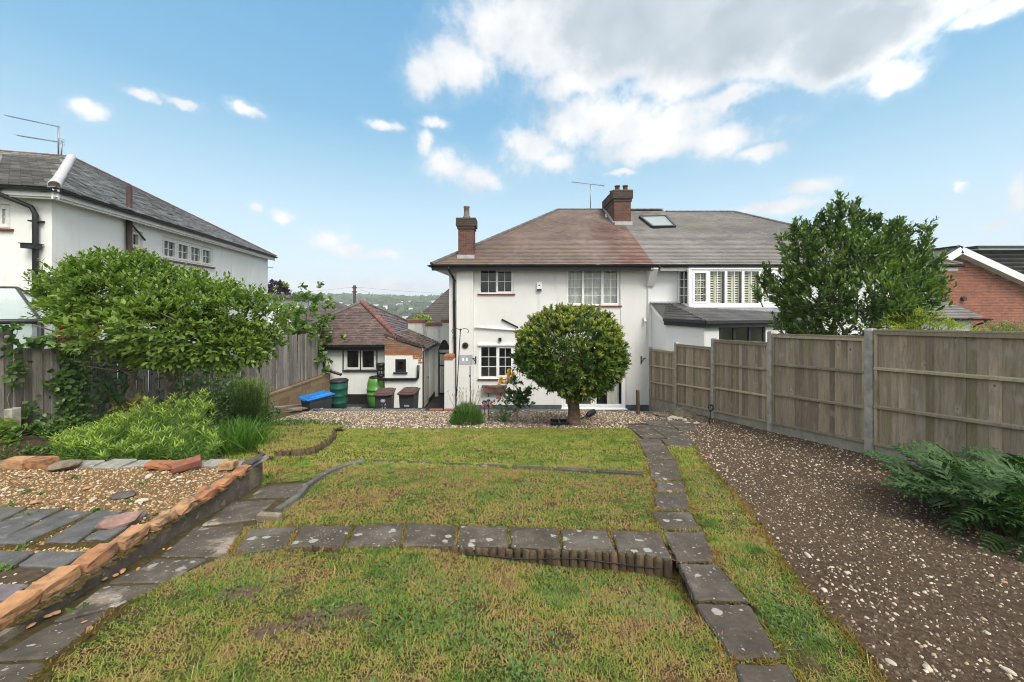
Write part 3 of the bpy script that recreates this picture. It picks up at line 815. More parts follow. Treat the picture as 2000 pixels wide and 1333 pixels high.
terrace_paving = path('terrace_paving', [
    [(-100, 985), (52, 990), (0, 1018), (-140, 1030)], [(60, 993), (122, 992), (8, 1049), (-70, 1050)],
    [(130, 994), (184, 998), (42, 1062), (-20, 1060)], [(192, 996), (242, 996), (146, 1060), (82, 1059)],
    [(250, 996), (292, 1000), (209, 1054), (162, 1053)],
    [(-80, 1073), (70, 1075), (28, 1103), (-90, 1102)], [(74, 1076), (170, 1076), (120, 1108), (32, 1104)],
    [(-70, 1139), (60, 1139), (20, 1170), (-60, 1178)]], 0.022, [M['slab_terrace']] * 7 + [M['slab_purple']], tp)
terr_low = flat('earth_strip', [(-4.2, 2.22), (-2.75, 2.22), (-2.72, 1.9), (-4.2, 1.95)], M['earth'], zT, 0.004)

# joints full of moss between the slabs of the left side
def clump_strip(pts3, n, r, mat, name):
    V, F = [], []
    for i in range(n):
        k = random.random() * (len(pts3) - 1)
        a, b = pts3[int(k)], pts3[int(k) + 1]
        p = Vector(a).lerp(Vector(b), k - int(k)) + Vector((random.gauss(0, r), random.gauss(0, r), 0))
        s = random.uniform(0.012, 0.03)
        b0 = len(V)
        for q in range(6):
            t = q * math.pi / 3
            V.append((p.x + s * math.cos(t) * random.uniform(.7, 1.2), p.y + s * math.sin(t) * random.uniform(.7, 1.2), p.z))
        V.append((p.x, p.y, p.z + s * random.uniform(.35, .7)))
        F += [(b0 + q, b0 + (q + 1) % 6, b0 + 6) for q in range(6)]
    return link(name, npmesh(name, V, F, mat, True), kind='stuff')
tpp = lambda x, y: tp(x, y, 0.004)
mossV = []
for ln, n in (([(56, 992), (4, 1022), (-40, 1046)], 60), ([(126, 993), (24, 1055)], 80), ([(188, 998), (62, 1062)], 110), ([(246, 997), (150, 1058)], 70), ([(0, 1068), (120, 1068), (200, 1064)], 140), ([(300, 1008), (215, 1058), (180, 1075)], 60)):
    mossV.append(([tpp(*p) for p in ln], n))
allm = None
def moss_all():
    V, F = [], []
    def put(p, s):
        b0 = len(V)
        for q in range(6):
            t = q * math.pi / 3
            V.append((p.x + s * math.cos(t) * random.uniform(.7, 1.2), p.y + s * math.sin(t) * random.uniform(.7, 1.2), p.z))
        V.append((p.x, p.y, p.z + s * random.uniform(.35, .7)))
        F.extend([(b0 + q, b0 + (q + 1) % 6, b0 + 6) for q in range(6)])
    def along(ln, n, r, s0=0.01, s1=0.026):
        for i in range(n):
            k = random.random() * (len(ln) - 1)
            p = ln[int(k)].lerp(ln[int(k) + 1], k - int(k)) + Vector((random.gauss(0, r), random.gauss(0, r), 0))
            put(p, random.uniform(s0, s1))
    for ln, n in mossV:
        along(ln, n, 0.014)
    # along the top of the concrete edge beside the bricks, and at the lawn's edge
    top = [tp(x, y, 0.012) for x, y in ((500, 915), (440, 948), (380, 990), (330, 1024), (262, 1068), (190, 1118), (110, 1170), (20, 1222))]
    along(top, 240, 0.022, 0.008, 0.02)
    edge = [gp(x, y, 0.005) for x, y in ((238, 1186), (180, 1232), (110, 1288), (30, 1372))]
    along(edge, 260, 0.02, 0.01, 0.028)
    for ln in ([(566, 1068), (588, 1026)], [(672, 1068), (691, 1027)], [(784, 1066), (793, 1020)], [(890, 1067), (894, 1027)], [(995, 1069), (993, 1028)], [(1098, 1073), (1092, 1032)], [(1206, 1078), (1187, 1034)], [(1316, 1095), (1290, 1040)], [(1290, 1036), (1372, 1036)], [(1322, 1098), (1400, 1098)], [(1357, 1174), (1463, 1175)], [(1430, 1290), (1535, 1290)]):
        along([gp(x, y, 0.006) for x, y in ln], 26, 0.006, 0.006, 0.014)
    return link('moss', npmesh('moss', V, F, M['moss'], True), kind='stuff')
moss_all()

# ------------------------------------------------------------------ pebbles
OCT_V = np.array([(1, 0, 0), (0, 1, 0), (-1, 0, 0), (0, -1, 0), (0, 0, 1), (0, 0, -1)], float)
OCT_F = np.array([(0, 1, 4), (1, 2, 4), (2, 3, 4), (3, 0, 4), (1, 0, 5), (2, 1, 5), (3, 2, 5), (0, 3, 5)])
CUB_V = np.array([(sx, sy, sz) for sz in (-1, 1) for sx, sy in ((-1, -1), (1, -1), (1, 1), (-1, 1))], float)
CUB_V[4:, :2] *= 0.62
CUB_F = np.array([(4, 5, 6), (4, 6, 7), (0, 1, 5), (0, 5, 4), (1, 2, 6), (1, 6, 5), (2, 3, 7), (2, 7, 6), (3, 0, 4), (3, 4, 7)])
def scatter(n, poly, smin, smax, power=2.5, keep=None):
    xs, ys = [p[0] for p in poly], [p[1] for p in poly]
    X = rng.uniform(min(xs), max(xs), n)
    Y = rng.uniform(min(ys), max(ys), n)
    ok = inpoly(X, Y, poly)
    for s in SLABS:
        ok &= ~inpoly(X, Y, s)
    if keep is not None:
        ok &= keep(X, Y)
    X, Y = X[ok], Y[ok]
    S = smin + (smax - smin) * rng.random(len(X)) ** power
    return X, Y, S
def pebbles(name, X, Y, Z, S, mat, flatn=0.6, parent=None):
    n = len(X)
    k = len(CUB_V)
    v = CUB_V[None] * rng.uniform(0.6, 1.1, (n, k, 1)) * np.stack([rng.uniform(.7, 1.25, n), rng.uniform(.55, 1.0, n), rng.uniform(.35, .8, n) * flatn * 1.5], -1)[:, None, :]
    a = rng.uniform(0, 2 * np.pi, n)
    c, s = np.cos(a), np.sin(a)
    x = v[..., 0] * c[:, None] - v[..., 1] * s[:, None]
    y = v[..., 0] * s[:, None] + v[..., 1] * c[:, None]
    tl = rng.normal(0, 0.25, (n, 1))
    z = v[..., 2] + x * tl
    V = np.stack([x * S[:, None] + X[:, None], y * S[:, None] + Y[:, None], z * S[:, None] + Z[:, None]], -1).reshape(-1, 3)
    F = (CUB_F[None] + (np.arange(n) * k)[:, None, None]).reshape(-1, 3)
    return link(name, npmesh(name, V, F, mat), parent, kind='stuff')
X, Y, S = scatter(26000, grav_ring, 0.008, 0.025, 1.5)
pebbles('gravel', X, Y, H(X, Y) + 0.018 + S * 0.2, S, M['peb_gravel'])
near_soil = lambda a, b: lambda X, Y: (Y >= a) & (Y < b)
X1, Y1, S1 = scatter(60000, soil_ring, 0.0035, 0.011, 2.6, lambda X, Y: Y < 4.2)
X2, Y2, S2 = scatter(30000, soil_ring, 0.005, 0.018, 2.4, lambda X, Y: Y >= 4.2)
# more stones near the lawn edge and the slabs
X, Y, S = np.concatenate([X1, X2]), np.concatenate([Y1, Y2]), np.concatenate([S1, S2])
edge_d = np.clip((X - np.interp(Y, [0.7, 1.5, 2.74, 4.2, 6.5], [2.1, 1.62, 2.15, 2.35, 2.9])) / 2.4, 0, 1)
ok = rng.random(len(X)) > edge_d * 0.45
pebbles('flint_chips', X[ok], Y[ok], G(Y[ok]) + 0.012 + S[ok] * 0.25, S[ok], M['peb_soil'])
X, Y, S = scatter(15000, soil_ring, 0.004, 0.020, 2.6)
for bx, by, br in ((-1.55, 2.05, .06), (-1.02, 1.83, .09), (-.83, 1.90, .06), (-1.2, 1.75, .05)):
    k_ = 120
    X, Y, S = np.concatenate([X, rng.normal(bx, br * .8, k_)]), np.concatenate([Y, rng.normal(by, br * .55, k_)]), np.concatenate([S, rng.uniform(.004, .014, k_)])
pebbles('soil_clods', X, Y, H(X, Y) + 0.008, S, M['clod'], 0.7)
X, Y, S = scatter(30000, terr_ring, 0.004, 0.012, 1.3, lambda X, Y: (Y > 2.3) | (rng.random(len(X)) < 0.25))
pebbles('pea_shingle', X, Y, T(Y) + S * 0.3, S, M['peb_shingle'])

# bigger single stones, each its own piece of the bed it lies in
def stone_mesh(name, mat, seed, flatn=0.6):
    r = np.random.default_rng(seed)
    import bmesh
    bm = bmesh.new()
    bmesh.ops.create_icosphere(bm, subdivisions=2, radius=1.0)
    dirs = r.normal(0, 1, (7, 3))
    dirs /= np.linalg.norm(dirs, axis=1)[:, None]
    cut = r.uniform(0.55, 0.85, 7)
    for v in bm.verts:
        p = np.array(v.co)
        for d, c in zip(dirs, cut):
            e = p @ d - c
            if e > 0:
                p = p - d * e * 0.9
        p = p * (1 + r.normal(0, 0.02))
        p[2] *= flatn
        v.co = p
    me = bpy.data.meshes.new(name)
    bm.to_mesh(me)
    bm.free()
    me.materials.append(mat)
    return me
STONES = [stone_mesh('stone', M['flint'], s) for s in (1, 2, 3, 4)]
BRCHIP = [stone_mesh('brick_chip', M['chip'], s, 0.35) for s in (11, 12, 13)]
for px, py, s in [(1578, 1090, .045), (1610, 1158, .04), (1640, 958, .03), (1458, 975, .02), (1432, 1005, .02), (1510, 1002, .022), (1545, 1010, .02), (1625, 1112, .03), (1655, 1123, .035), (1668, 1158, .03), (1680, 1135, .02), (1790, 1166, .03),
                  (1742, 1176, .025), (1840, 1168, .022), (1690, 1098, .02), (1750, 1205, .03), (1740, 1060, .022), (1830, 1054, .025), (1916, 1074, .03), (1858, 1108, .02), (1970, 1318, .04), (1740, 1300, .035), (1812, 1312, .04), (1928, 1242, .03), (1892, 1214, .022),
                  (1795, 1262, .02), (1476, 940, .018), (1396, 904, .02), (1372, 892, .03), (1545, 905, .022), (1512, 852, .028), (1500, 848, .02), (1990, 1225, .02), (1950, 1190, .018), (1600, 1060, .02)]:
    p = gp(px, py)
    link('stone', random.choice(STONES), soil, (p.x, p.y, p.z + s * .35), (random.uniform(-.3, .3), random.uniform(-.3, .3), random.uniform(0, 6)), (s * .6, s * 0.42, s * .5))
for px, py, s in [(1815, 1085, .03), (1960, 1141, .035), (1380, 895, .05), (1432, 950, .03), (1652, 952, .03), (1812, 1305, .03), (1970, 1290, .02)]:
    p = gp(px, py)
    link('brick_chip', random.choice(BRCHIP), soil, (p.x, p.y, p.z + s * .3), (0, .1, random.uniform(0, 6)), (s * .6, s * .32, s * .7))
for px, py, s in [(290, 934, .05), (338, 940, .03), (240, 965, .0), (277, 982, .05), (275, 984, .03), (180, 980, .03), (40, 960, .03), (320, 925, .03), (350, 935, .035), (368, 944, .03), (10, 958, .035), (225, 975, .025), (150, 975, .02)]:
    if s:
        p = tp(px, py)
        link('stone', random.choice(STONES), shingle, (p.x, p.y, p.z + s * .3), (0, 0, random.uniform(0, 6)), (s, s * .6, s * .7))
for px, py, s in [(70, 985, .06), (90, 988, .03), (52, 935, .05), (172, 957, .06), (240, 1122, .04), (225, 1130, .035), (205, 1137, .03), (270, 1118, .03), (110, 1204, .035), (95, 1210, .03), (60, 1230, .03), (175, 1236, .03), (165, 1222, .02), (388, 948, .04), (410, 935, .035), (320, 1078, .02), (330, 1078, .03), (285, 1030, .03), (240, 1106, .02), (420, 958, .03), (455, 935, .03), (365, 1000, .03), (345, 1010, .025), (300, 1042, .03)]:
    p = tp(px, py) if py < 1100 and px < 310 else gp(px, py)
    link('brick_chip', random.choice(BRCHIP), shingle, (p.x, p.y, p.z + .02), (0, .1, random.uniform(0, 6)), (s * .62, s * .4, s * .6))

# ------------------------------------------------------------------ grass
outer = [(2.42, 7.58), (-3.5, 7.55), (-3.9, 7.2), (-3.35, 6.2), (-3.0, 5.0), (-2.86, 4.1), (-2.6, 3.72)]
outer += [tuple(gp(x, y)[:2]) for x, y in ((520, 946), (600, 940), (640, 925), (575, 972), (520, 1022), (478, 1034))]
outer += [tuple(gp(x, y)[:2]) for x, y in ((440, 1090), (325, 1140), (240, 1184), (108, 1290), (20, 1380), (-80, 1500))]
outer += [(1.9, 0.95)] + soil_ring[3:][:11][::-1]
outer += [tuple(gp(x, y)[:2]) for x, y in ((1306, 874), (1250, 860), (1230, 838))]
KERBS = [[tuple(gp(x, y)[:2]) for x, y in ((545, 995), (580, 970), (600, 945), (632, 924), (672, 909), (712, 901), (706, 906), (676, 914), (640, 930), (612, 950), (590, 975), (555, 1000))]]
BARE = [(-1.55, 2.05, 0.06), (-1.02, 1.83, 0.09), (-0.83, 1.90, 0.06), (-1.2, 1.75, 0.05)]      # dug-out bare patches
def gnoise(X, Y):
    return (np.sin(X * 3.1 + 1.3 * np.sin(Y * 2.3)) * np.cos(Y * 3.7 + np.sin(X * 2.9)) + 0.6 * np.sin(X * 8.3 + Y * 5.1) * np.cos(Y * 9.7 - X * 4.0)) / 1.6
def blades(name, n, y0, y1, wmin, wmax, lmin, lmax, mat, lean=(0.5, 1.15), dens=None, poly=None):
    poly = poly or outer
    xs = [p[0] for p in poly]
    X = rng.uniform(min(xs), max(xs), n)
    Y = rng.uniform(y0, y1, n)
    ok = inpoly(X, Y, poly)
    ok &= np.abs(X) < 1.55 * Y + 0.3
    for s in SLABS:
        ok &= ~inpoly(X, Y, s)
    for s in KERBS:
        ok &= ~inpoly(X, Y, s)
    for bx, by, br in BARE:
        d = np.hypot((X - bx) / 1.5, Y - by)
        ok &= (d > br * (1 + 0.35 * np.sin(9 * np.arctan2(Y - by, X - bx)))) | (rng.random(n) < 0.14)
    g = gnoise(X, Y)
    ok &= rng.random(n) < (0.80 + 0.30 * g)
    X, Y, g = X[ok], Y[ok], g[ok]
    n = len(X)
    th = rng.uniform(0, 2 * np.pi, n)
    ln = rng.uniform(lmin, lmax, n) * (1 + 0.35 * gnoise(X * 2.1 + 5, Y * 2.1))
    tilt = rng.uniform(lean[0], lean[1], n)
    wd = rng.uniform(wmin, wmax, n)
    dx, dy = np.cos(th) * np.sin(tilt), np.sin(th) * np.sin(tilt)
    dz = np.cos(tilt)
    px, py = -np.sin(th) * wd / 2, np.cos(th) * wd / 2
    Z = H(X, Y) + 0.004
    mx, my, mz = X + dx * ln * .5, Y + dy * ln * .5, Z + dz * ln * .62
    tx, ty, tz = X + dx * ln, Y + dy * ln, Z + dz * ln
    V = np.stack([np.stack([X - px, Y - py, Z], -1), np.stack([X + px, Y + py, Z], -1), np.stack([mx + px * .8, my + py * .8, mz], -1), np.stack([tx, ty, tz], -1), np.stack([mx - px * .8, my - py * .8, mz], -1)], 1).reshape(-1, 3)
    b = np.arange(n) * 5
    F = np.concatenate([np.stack([b, b + 1, b + 2], -1), np.stack([b, b + 2, b + 4], -1), np.stack([b + 4, b + 2, b + 3], -1)])
    return link(name, npmesh(name, V, F, mat), kind='stuff')
blades('lawn_grass', 300000, 0.95, 2.75, 0.002, 0.0042, 0.010, 0.030, M['grass'], (.7, 1.42))
blades('lawn_grass', 190000, 2.5, 4.85, 0.0033, 0.0065, 0.012, 0.032, M['grass'], (.65, 1.4))
blades('lawn_grass', 120000, 4.6, 7.62, 0.007, 0.013, 0.018, 0.035, M['grass_far'])
blades('dry_straw', 5500, 0.95, 4.7, 0.0013, 0.0026, 0.025, 0.09, M['straw'], (1.2, 1.52))
# ------------------------------------------------------------------ building helpers
def grid_wall(m, F, a0, a1, b0, b1, openings, depth=0.14, c=0.0):
    """front face of a wall with rectangular openings and their reveals"""
    A = sorted({a0, a1} | {v for o in openings for v in o[:2]})
    B = sorted({b0, b1} | {v for o in openings for v in o[2:4]})
    for i in range(len(A) - 1):
        for j in range(len(B) - 1):
            ca, cb = (A[i] + A[i + 1]) / 2, (B[j] + B[j + 1]) / 2
            if any(o[0] < ca < o[1] and o[2] < cb < o[3] for o in openings):
                continue
            m.quad(F(A[i], B[j], c), F(A[i + 1], B[j], c), F(A[i + 1], B[j + 1], c), F(A[i], B[j + 1], c))
    for o in openings:
        x0, x1, z0, z1 = o[:4]
        m.quad(F(x0, z0, c), F(x0, z1, c), F(x0, z1, c - depth), F(x0, z0, c - depth))
        m.quad(F(x1, z1, c), F(x1, z0, c), F(x1, z0, c - depth), F(x1, z1, c - depth))
        m.quad(F(x0, z1, c), F(x1, z1, c), F(x1, z1, c - depth), F(x0, z1, c - depth))
        m.quad(F(x1, z0, c), F(x0, z0, c), F(x0, z0, c - depth), F(x1, z0, c - depth))

def window(parent, F, a0, a1, b0, b1, sashes, mat, inset=0.09, fw=0.045, sw=0.035, bw=0.016, sill=None, sill_mat=None, room='room', curtain=False, sill_out=0.06, glass=None, sill_h=0.05, pane_bars=True, room_d=0.7):
    """sashes: list of (relative width, columns, rows, opening?)"""
    m = MB()
    c0, c1 = -inset - 0.05, -inset + 0.015
    m.fbox(F, a0, a1, b0, b0 + fw, c0, c1).fbox(F, a0, a1, b1 - fw, b1, c0, c1)
    tot = sum(s[0] for s in sashes)
    edges = [a0 + fw * .5]
    for s in sashes:
        edges.append(edges[-1] + (a1 - a0 - fw) * s[0] / tot)
    for k, e in enumerate(edges):
        m.fbox(F, e - fw / 2, e + fw / 2, b0 + fw, b1 - fw, c0, c1)
    win = m.build('window', mat, parent)
    for k, (wd, nc, nr, op) in enumerate(sashes):
        x0, x1, z0, z1 = edges[k] + fw / 2, edges[k + 1] - fw / 2, b0 + fw, b1 - fw
        s = MB()
        if op:
            d0, d1, q = c0 + 0.005, c1 + 0.018, sw
            s.fbox(F, x0 - .012, x1 + .012, z0 - .012, z0 + q, d0, d1).fbox(F, x0 - .012, x1 + .012, z1 - q, z1 + .012, d0, d1)
            s.fbox(F, x0 - .012, x0 + q, z0 + q, z1 - q, d0, d1).fbox(F, x1 - q, x1 + .012, z0 + q, z1 - q, d0, d1)
            x0, x1, z0, z1 = x0 + q, x1 - q, z0 + q, z1 - q
        cb0, cb1 = c0 + 0.012, c1 - 0.012
        xs = [x0 + (x1 - x0) * i / nc for i in range(nc + 1)]
        zs = [z0 + (z1 - z0) * i / nr for i in range(nr + 1)]
        for x in xs[1:-1]:
            s.fbox(F, x - bw / 2, x + bw / 2, z0, z1, cb0, cb1)
        for z in zs[1:-1]:
            for i in range(nc):
                s.fbox(F, xs[i] + (bw / 2 if i else 0), xs[i + 1] - (bw / 2 if i < nc - 1 else 0), z - bw / 2, z + bw / 2, cb0, cb1)
        if s.v:
            s.build('sash', mat, win)
        for i in range(nc):
            for j in range(nr):
                g = MB().fbox(F, xs[i], xs[i + 1], zs[j], zs[j + 1], (cb0 + cb1) / 2 - .003, (cb0 + cb1) / 2 + .003)
                g.build('pane', glass or M['glass'], win)
    if sill_mat:
        MB().fbox(F, a0 - .06, a1 + .06, b0 - sill_h, b0 - 0.002, -inset, sill_out).build('sill', sill_mat, win, bevel=0.008)
    # the dim room behind the panes
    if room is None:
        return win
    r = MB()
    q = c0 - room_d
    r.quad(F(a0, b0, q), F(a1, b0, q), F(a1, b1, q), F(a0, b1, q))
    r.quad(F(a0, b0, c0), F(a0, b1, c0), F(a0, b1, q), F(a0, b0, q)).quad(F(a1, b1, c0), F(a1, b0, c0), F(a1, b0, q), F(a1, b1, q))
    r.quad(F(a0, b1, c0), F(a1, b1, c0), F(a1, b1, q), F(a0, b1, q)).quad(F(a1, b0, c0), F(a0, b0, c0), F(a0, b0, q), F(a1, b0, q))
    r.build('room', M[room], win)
    if curtain:
        rngs = curtain if isinstance(curtain, list) else [(a0 + .02, a1 - .02)]
        cm = MB()
        for u0, u1 in rngs:
            n = max(10, int((u1 - u0) / 0.025))
            vs, fs = [], []
            for i in range(n + 1):
                a = u0 + (u1 - u0) * i / n
                d = c0 - 0.10 + 0.022 * math.sin(i * 1.05) + 0.012 * math.sin(i * 2.7 + 1)
                vs += [F(a, b0 + .02, d - .01), F(a + .01 * math.sin(i), b1, d)]
            for i in range(n):
                fs.append((2 * i, 2 * i + 2, 2 * i + 3, 2 * i + 1))
            cm.add(vs, fs, True)
        cm.build('curtain', M['curtain'], win)
    return win

def tiles(parent, poly, mat, tw=0.165, gauge=0.12, thick=0.020, single=0, name='roof_tiles', jit=0.0022, flare=0.0):
    """plain tiles laid in courses over a planar polygon (eave edge first: poly[0] -> poly[1])"""
    p = [Vector(q) for q in poly]
    u = (p[1] - p[0]).normalized()
    nrm = (p[1] - p[0]).cross(p[-1] - p[0]).normalized()
    if nrm.z < 0:
        nrm = -nrm
    v = nrm.cross(u).normalized()
    if v.z < 0:
        v = -v
    pl = [((q - p[0]).dot(u), (q - p[0]).dot(v)) for q in p]
    umin, umax = min(q[0] for q in pl), max(q[0] for q in pl)
    vmax = max(q[1] for q in pl)
    C = []
    rows = int(vmax / gauge) + 1
    for r in range(rows):
        y = (r + 0.5) * gauge
        # extent of the row
        def ext(yq):
            xs = []
            yy = min(max(yq, 1e-4), vmax - 1e-4)
            for i in range(len(pl)):
                (x0, y0), (x1, y1) = pl[i], pl[(i + 1) % len(pl)]
                if (y0 > yy) != (y1 > yy):
                    xs.append(x0 + (x1 - x0) * (yy - y0) / (y1 - y0))
            return (min(xs), max(xs)) if len(xs) > 1 else None
        e0_, e1_, em = ext(r * gauge), ext((r + 1) * gauge), ext(y)
        if not (e0_ and e1_ and em):
            continue
        xa, xb = min(e0_[0], e1_[0]), max(e0_[1], e1_[1])
        off = (r % 2) * tw / 2
        k0 = math.floor((xa - off) / tw)
        for k in range(k0, math.ceil((xb - off) / tw)):
            l, rr = off + k * tw + .0015, off + (k + 1) * tw - .0015
            bl_, br_ = max(e0_[0], l), min(e0_[1], rr)
            tl_, tr_ = max(e1_[0], l), min(e1_[1], rr)
            if br_ - bl_ < 0.004 and tr_ - tl_ < 0.004:
                continue
            if br_ < bl_:
                bl_ = br_ = (tl_ if bl_ > rr else tr_) if False else min(max((bl_ + br_) / 2, l), rr)
            if tr_ < tl_:
                tl_ = tr_ = min(max((tl_ + tr_) / 2, l), rr)
            C.append(((l + rr) / 2, y, (rr - l) / 2, bl_, br_, tl_, tr_))
    C = np.array(C)
    n = len(C)
    jz = rng.normal(0, jit, n)
    jt = rng.normal(0, jit * 1.2, n)
    O = np.array(p[0])
    U, Vv, N = np.array(u), np.array(v), np.array(nrm)
    base = O + C[:, :1] * U + C[:, 1:2] * Vv
    hw = C[:, 2:3]
    def pt(su, sv, h):
        col = (3 if su < 0 else 4) + (0 if sv < 0 else 2)
        return O + C[:, col:col + 1] * U + C[:, 1:2] * Vv + sv * (gauge / 2) * Vv + (h + jz * (sv < 0) + jt * su * (sv < 0))[:, None] * N
    lo, hi = thick * 1.9 + np.zeros(n), thick * 0.55 + np.zeros(n)
    V = np.stack([pt(-1, -1.12, lo), pt(1, -1.12, lo), pt(1, 1, hi), pt(-1, 1, hi), pt(-1, -1.12, lo * 0 - .002), pt(1, -1.12, lo * 0 - .002)], 1)
    FQ = np.array([(0, 1, 2, 3), (4, 5, 1, 0)])
    if single:
        d = np.linalg.norm(base, axis=1)
        ordr = np.argsort(d)
        # only those inside the frame
        inview = (base[:, 1] > 0.5) & (np.abs(base[:, 0] / base[:, 1]) < 1.42)
        whole = (C[:, 4] - C[:, 3] > 1.98 * C[:, 2]) & (C[:, 6] - C[:, 5] > 1.98 * C[:, 2])
        pick = [i for i in ordr if inview[i] and whole[i]][:single]
        rot = Matrix((u, v, nrm)).transposed().to_euler()
        cache = {}
        for i in pick:
            key = round(float(hw[i, 0]), 2)
            if key not in cache:
                w = key
                vs = [(-w, -gauge * .56, thick * 1.9), (w, -gauge * .56, thick * 1.9), (w, gauge / 2, thick * .55), (-w, gauge / 2, thick * .55), (-w, -gauge * .56, -.002), (w, -gauge * .56, -.002), (w, gauge / 2, -.002), (-w, gauge / 2, -.002)]
                me = bpy.data.meshes.new('roof_tile')
                me.from_pydata(vs, [], [(0, 1, 2, 3), (4, 5, 1, 0), (0, 3, 7, 4), (1, 5, 6, 2)])
                me.materials.append(mat)
                cache[key] = me
            link('roof_tile', cache[key], parent, base[i] + N * float(jz[i]), rot)
        mask = np.ones(n, bool)
        mask[pick] = False
        V = V[mask]
        n = len(V)
    F = (FQ[None] + (np.arange(n) * 6)[:, None, None]).reshape(-1, 4)
    o = link(name, npmesh(name, V.reshape(-1, 3), F, mat), parent, kind='stuff')
    return o

def hip_tiles(parent, a, b, mat, r=0.10, n=None, name='hip_tiles', lift=0.02, seg=0.3):
    """overlapping half-round ridge or hip tiles from a (low) to b (high)"""
    a, b = Vector(a), Vector(b)
    L = (b - a).length
    n = n or max(2, int(L / seg))
    d = (b - a).normalized()
    s = d.cross(Vector((0, 0, 1))).normalized()
    up = s.cross(d).normalized()
    if up.z < 0:
        up = -up
    m = MB()
    for i in range(n):
        p0, p1 = a + d * (L * i / n) - d * 0.02, a + d * (L * (i + 1) / n)
        r0, r1 = r * 1.08, r * 0.95
        vs, fs = [], []
        K = 7
        for q, rr in ((p0, r0), (p1, r1)):
            for k in range(K):
                t = math.pi * k / (K - 1)
                vs.append(q + s * rr * math.cos(t) + up * (rr * 0.75 * math.sin(t) + lift - 0.02))
        for k in range(K - 1):
            fs.append((k, k + 1, K + k + 1, K + k))
        fs.append(tuple(range(K - 1, -1, -1)))
        m.add(vs, fs)
    o = m.build(name, mat, parent)
    o['kind'] = 'stuff'
    return o

def gutter(parent, a, b, mat, r=0.06, name='gutter'):
    a, b = Vector(a), Vector(b)
    d = (b - a).normalized()
    s = d.cross(Vector((0, 0, 1))).normalized()
    m = MB()
    K = 7
    vs, fs = [], []
    for q in (a, b):
        for k in range(K):
            t = math.pi + math.pi * k / (K - 1)
            vs.append(q + s * r * math.cos(t) + Vector((0, 0, r * math.sin(t))))
        for k in range(K):
            t = 2 * math.pi - math.pi * k / (K - 1)
            vs.append(q + s * r * .85 * math.cos(t) + Vector((0, 0, r * .85 * math.sin(t))))
    J = 2 * K
    for k in range(J):
        fs.append((k, (k + 1) % J, J + (k + 1) % J, J + k))
    fs += [tuple(range(J)), tuple(range(2 * J - 1, J - 1, -1))]
    m.add(vs, fs)
    L = (b - a).length
    for i in range(int(L / 1.0) + 1):
        q = a + d * min(L - .02, 0.1 + i * 1.0)
        m.bar(q - d * .015, q + d * .015, r * 2.15, 0.03)
    return m.build(name, mat, parent)

def brick_faces(m, F, a0, a1, b0, b1, bw=0.215, bh=0.065, j=0.010, proud=0.006, off=0.0, test=None, out=None, depth=0.02):
    rows = int(round((b1 - b0) / (bh + j)))
    for r in range(rows):
        z0 = b0 + r * (bh + j)
        z1 = min(b1, z0 + bh)
        s = a0 - ((r % 2) * 0.5 + off) % 1.0 * (bw + j)
        while s < a1:
            x0, x1 = max(a0, s), min(a1, s + bw)
            if x1 - x0 > 0.03 and (test is None or (test(x0, z0) and test(x1, z1) and test(x0, z1) and test(x1, z0))):
                p = proud + random.uniform(-.003, .003)
                if out is None:
                    m.hexa([F(x0, z0, -depth), F(x1, z0, -depth), F(x1, z0, p), F(x0, z0, p), F(x0, z1, -depth), F(x1, z1, -depth), F(x1, z1, p), F(x0, z1, p)])
                else:
                    out.append((x0, x1, z0, z1))
            s += bw + j

def chimney(parent, x0, x1, y0, y1, zb, zc, zt, label=None):
    """brick stack with an oversailing sooty cap; front faces -y"""
    core = MB().box(x0, x1, y0, y1, zb, zt).build('chimney', M['mortar_dark'], parent)
    if label:
        core['label'] = label
    faces = lambda e: [(frame((x0 - e, y0 - e, 0), (1, 0, 0), (0, -1, 0)), x1 - x0 + 2 * e, 0.0), (frame((x0 - e, y1 + e, 0), (0, -1, 0), (-1, 0, 0)), y1 - y0 + 2 * e, .3), (frame((x1 + e, y0 - e, 0), (0, 1, 0), (1, 0, 0)), y1 - y0 + 2 * e, .3)]
    m = MB()
    for F, w, o in faces(0.0):
        brick_faces(m, F, 0, w, zb, zc, off=o)
    m.build('bricks', M['brick_chim'], core, kind='stuff')
    m = MB()
    zm = zc + (zt - zc) * .25
    for e, z0, z1 in ((0.035, zc, zm), (0.075, zm, zt)):
        m2 = MB().box(x0 - e + .01, x1 + e - .01, y0 - e + .01, y1 + e - .01, z0, z1 - .005)
        m2.build('corbel', M['mortar_dark'], core)
        for F, w, o in faces(e):
            brick_faces(m, F, 0, w, z0, z1, off=o)
    m.build('cap_bricks', M['brick_cap'], core, kind='stuff')
    return core

# ------------------------------------------------------------------ our half of the semi-detached pair
WY = 13.0
HX = lambda px: (px - 1000) * WY / FPX
HZ = lambda py: (588 - py) * WY / FPX
FH = frame((0, WY, 0), (1, 0, 0), (0, -1, 0))
house = thing('house', 'white rendered house with brown hipped tiled roof and two brick chimneys', 'house', (1.3, 13.0, -4.0))
XL, XP = -2.28, 4.96
EZ = 1.14
openings = [(HX(936), HX(1003), HZ(574), HZ(526)), (HX(1106), HX(1211), HZ(597), HZ(525.5)), (HX(936), HX(1004), HZ(740), HZ(675)), (HX(1097), HX(1222), -3.90, HZ(690))]
m = MB()
grid_wall(m, FH, XL, XP, -3.77, EZ + .02, openings)
m.quad((XL, 13, -3.77), (XL, 22, -3.77), (XL, 22, EZ), (XL, 13, EZ))
m.fbox(FH, HX(893), HX(925), -3.77, EZ, -.01, 0.16)          # chimney breast
m.fbox(FH, HX(1265), XP - .004, -3.77, EZ - .02, -.01, 0.03)
m.build('wall', M['render'], house)
m = MB()
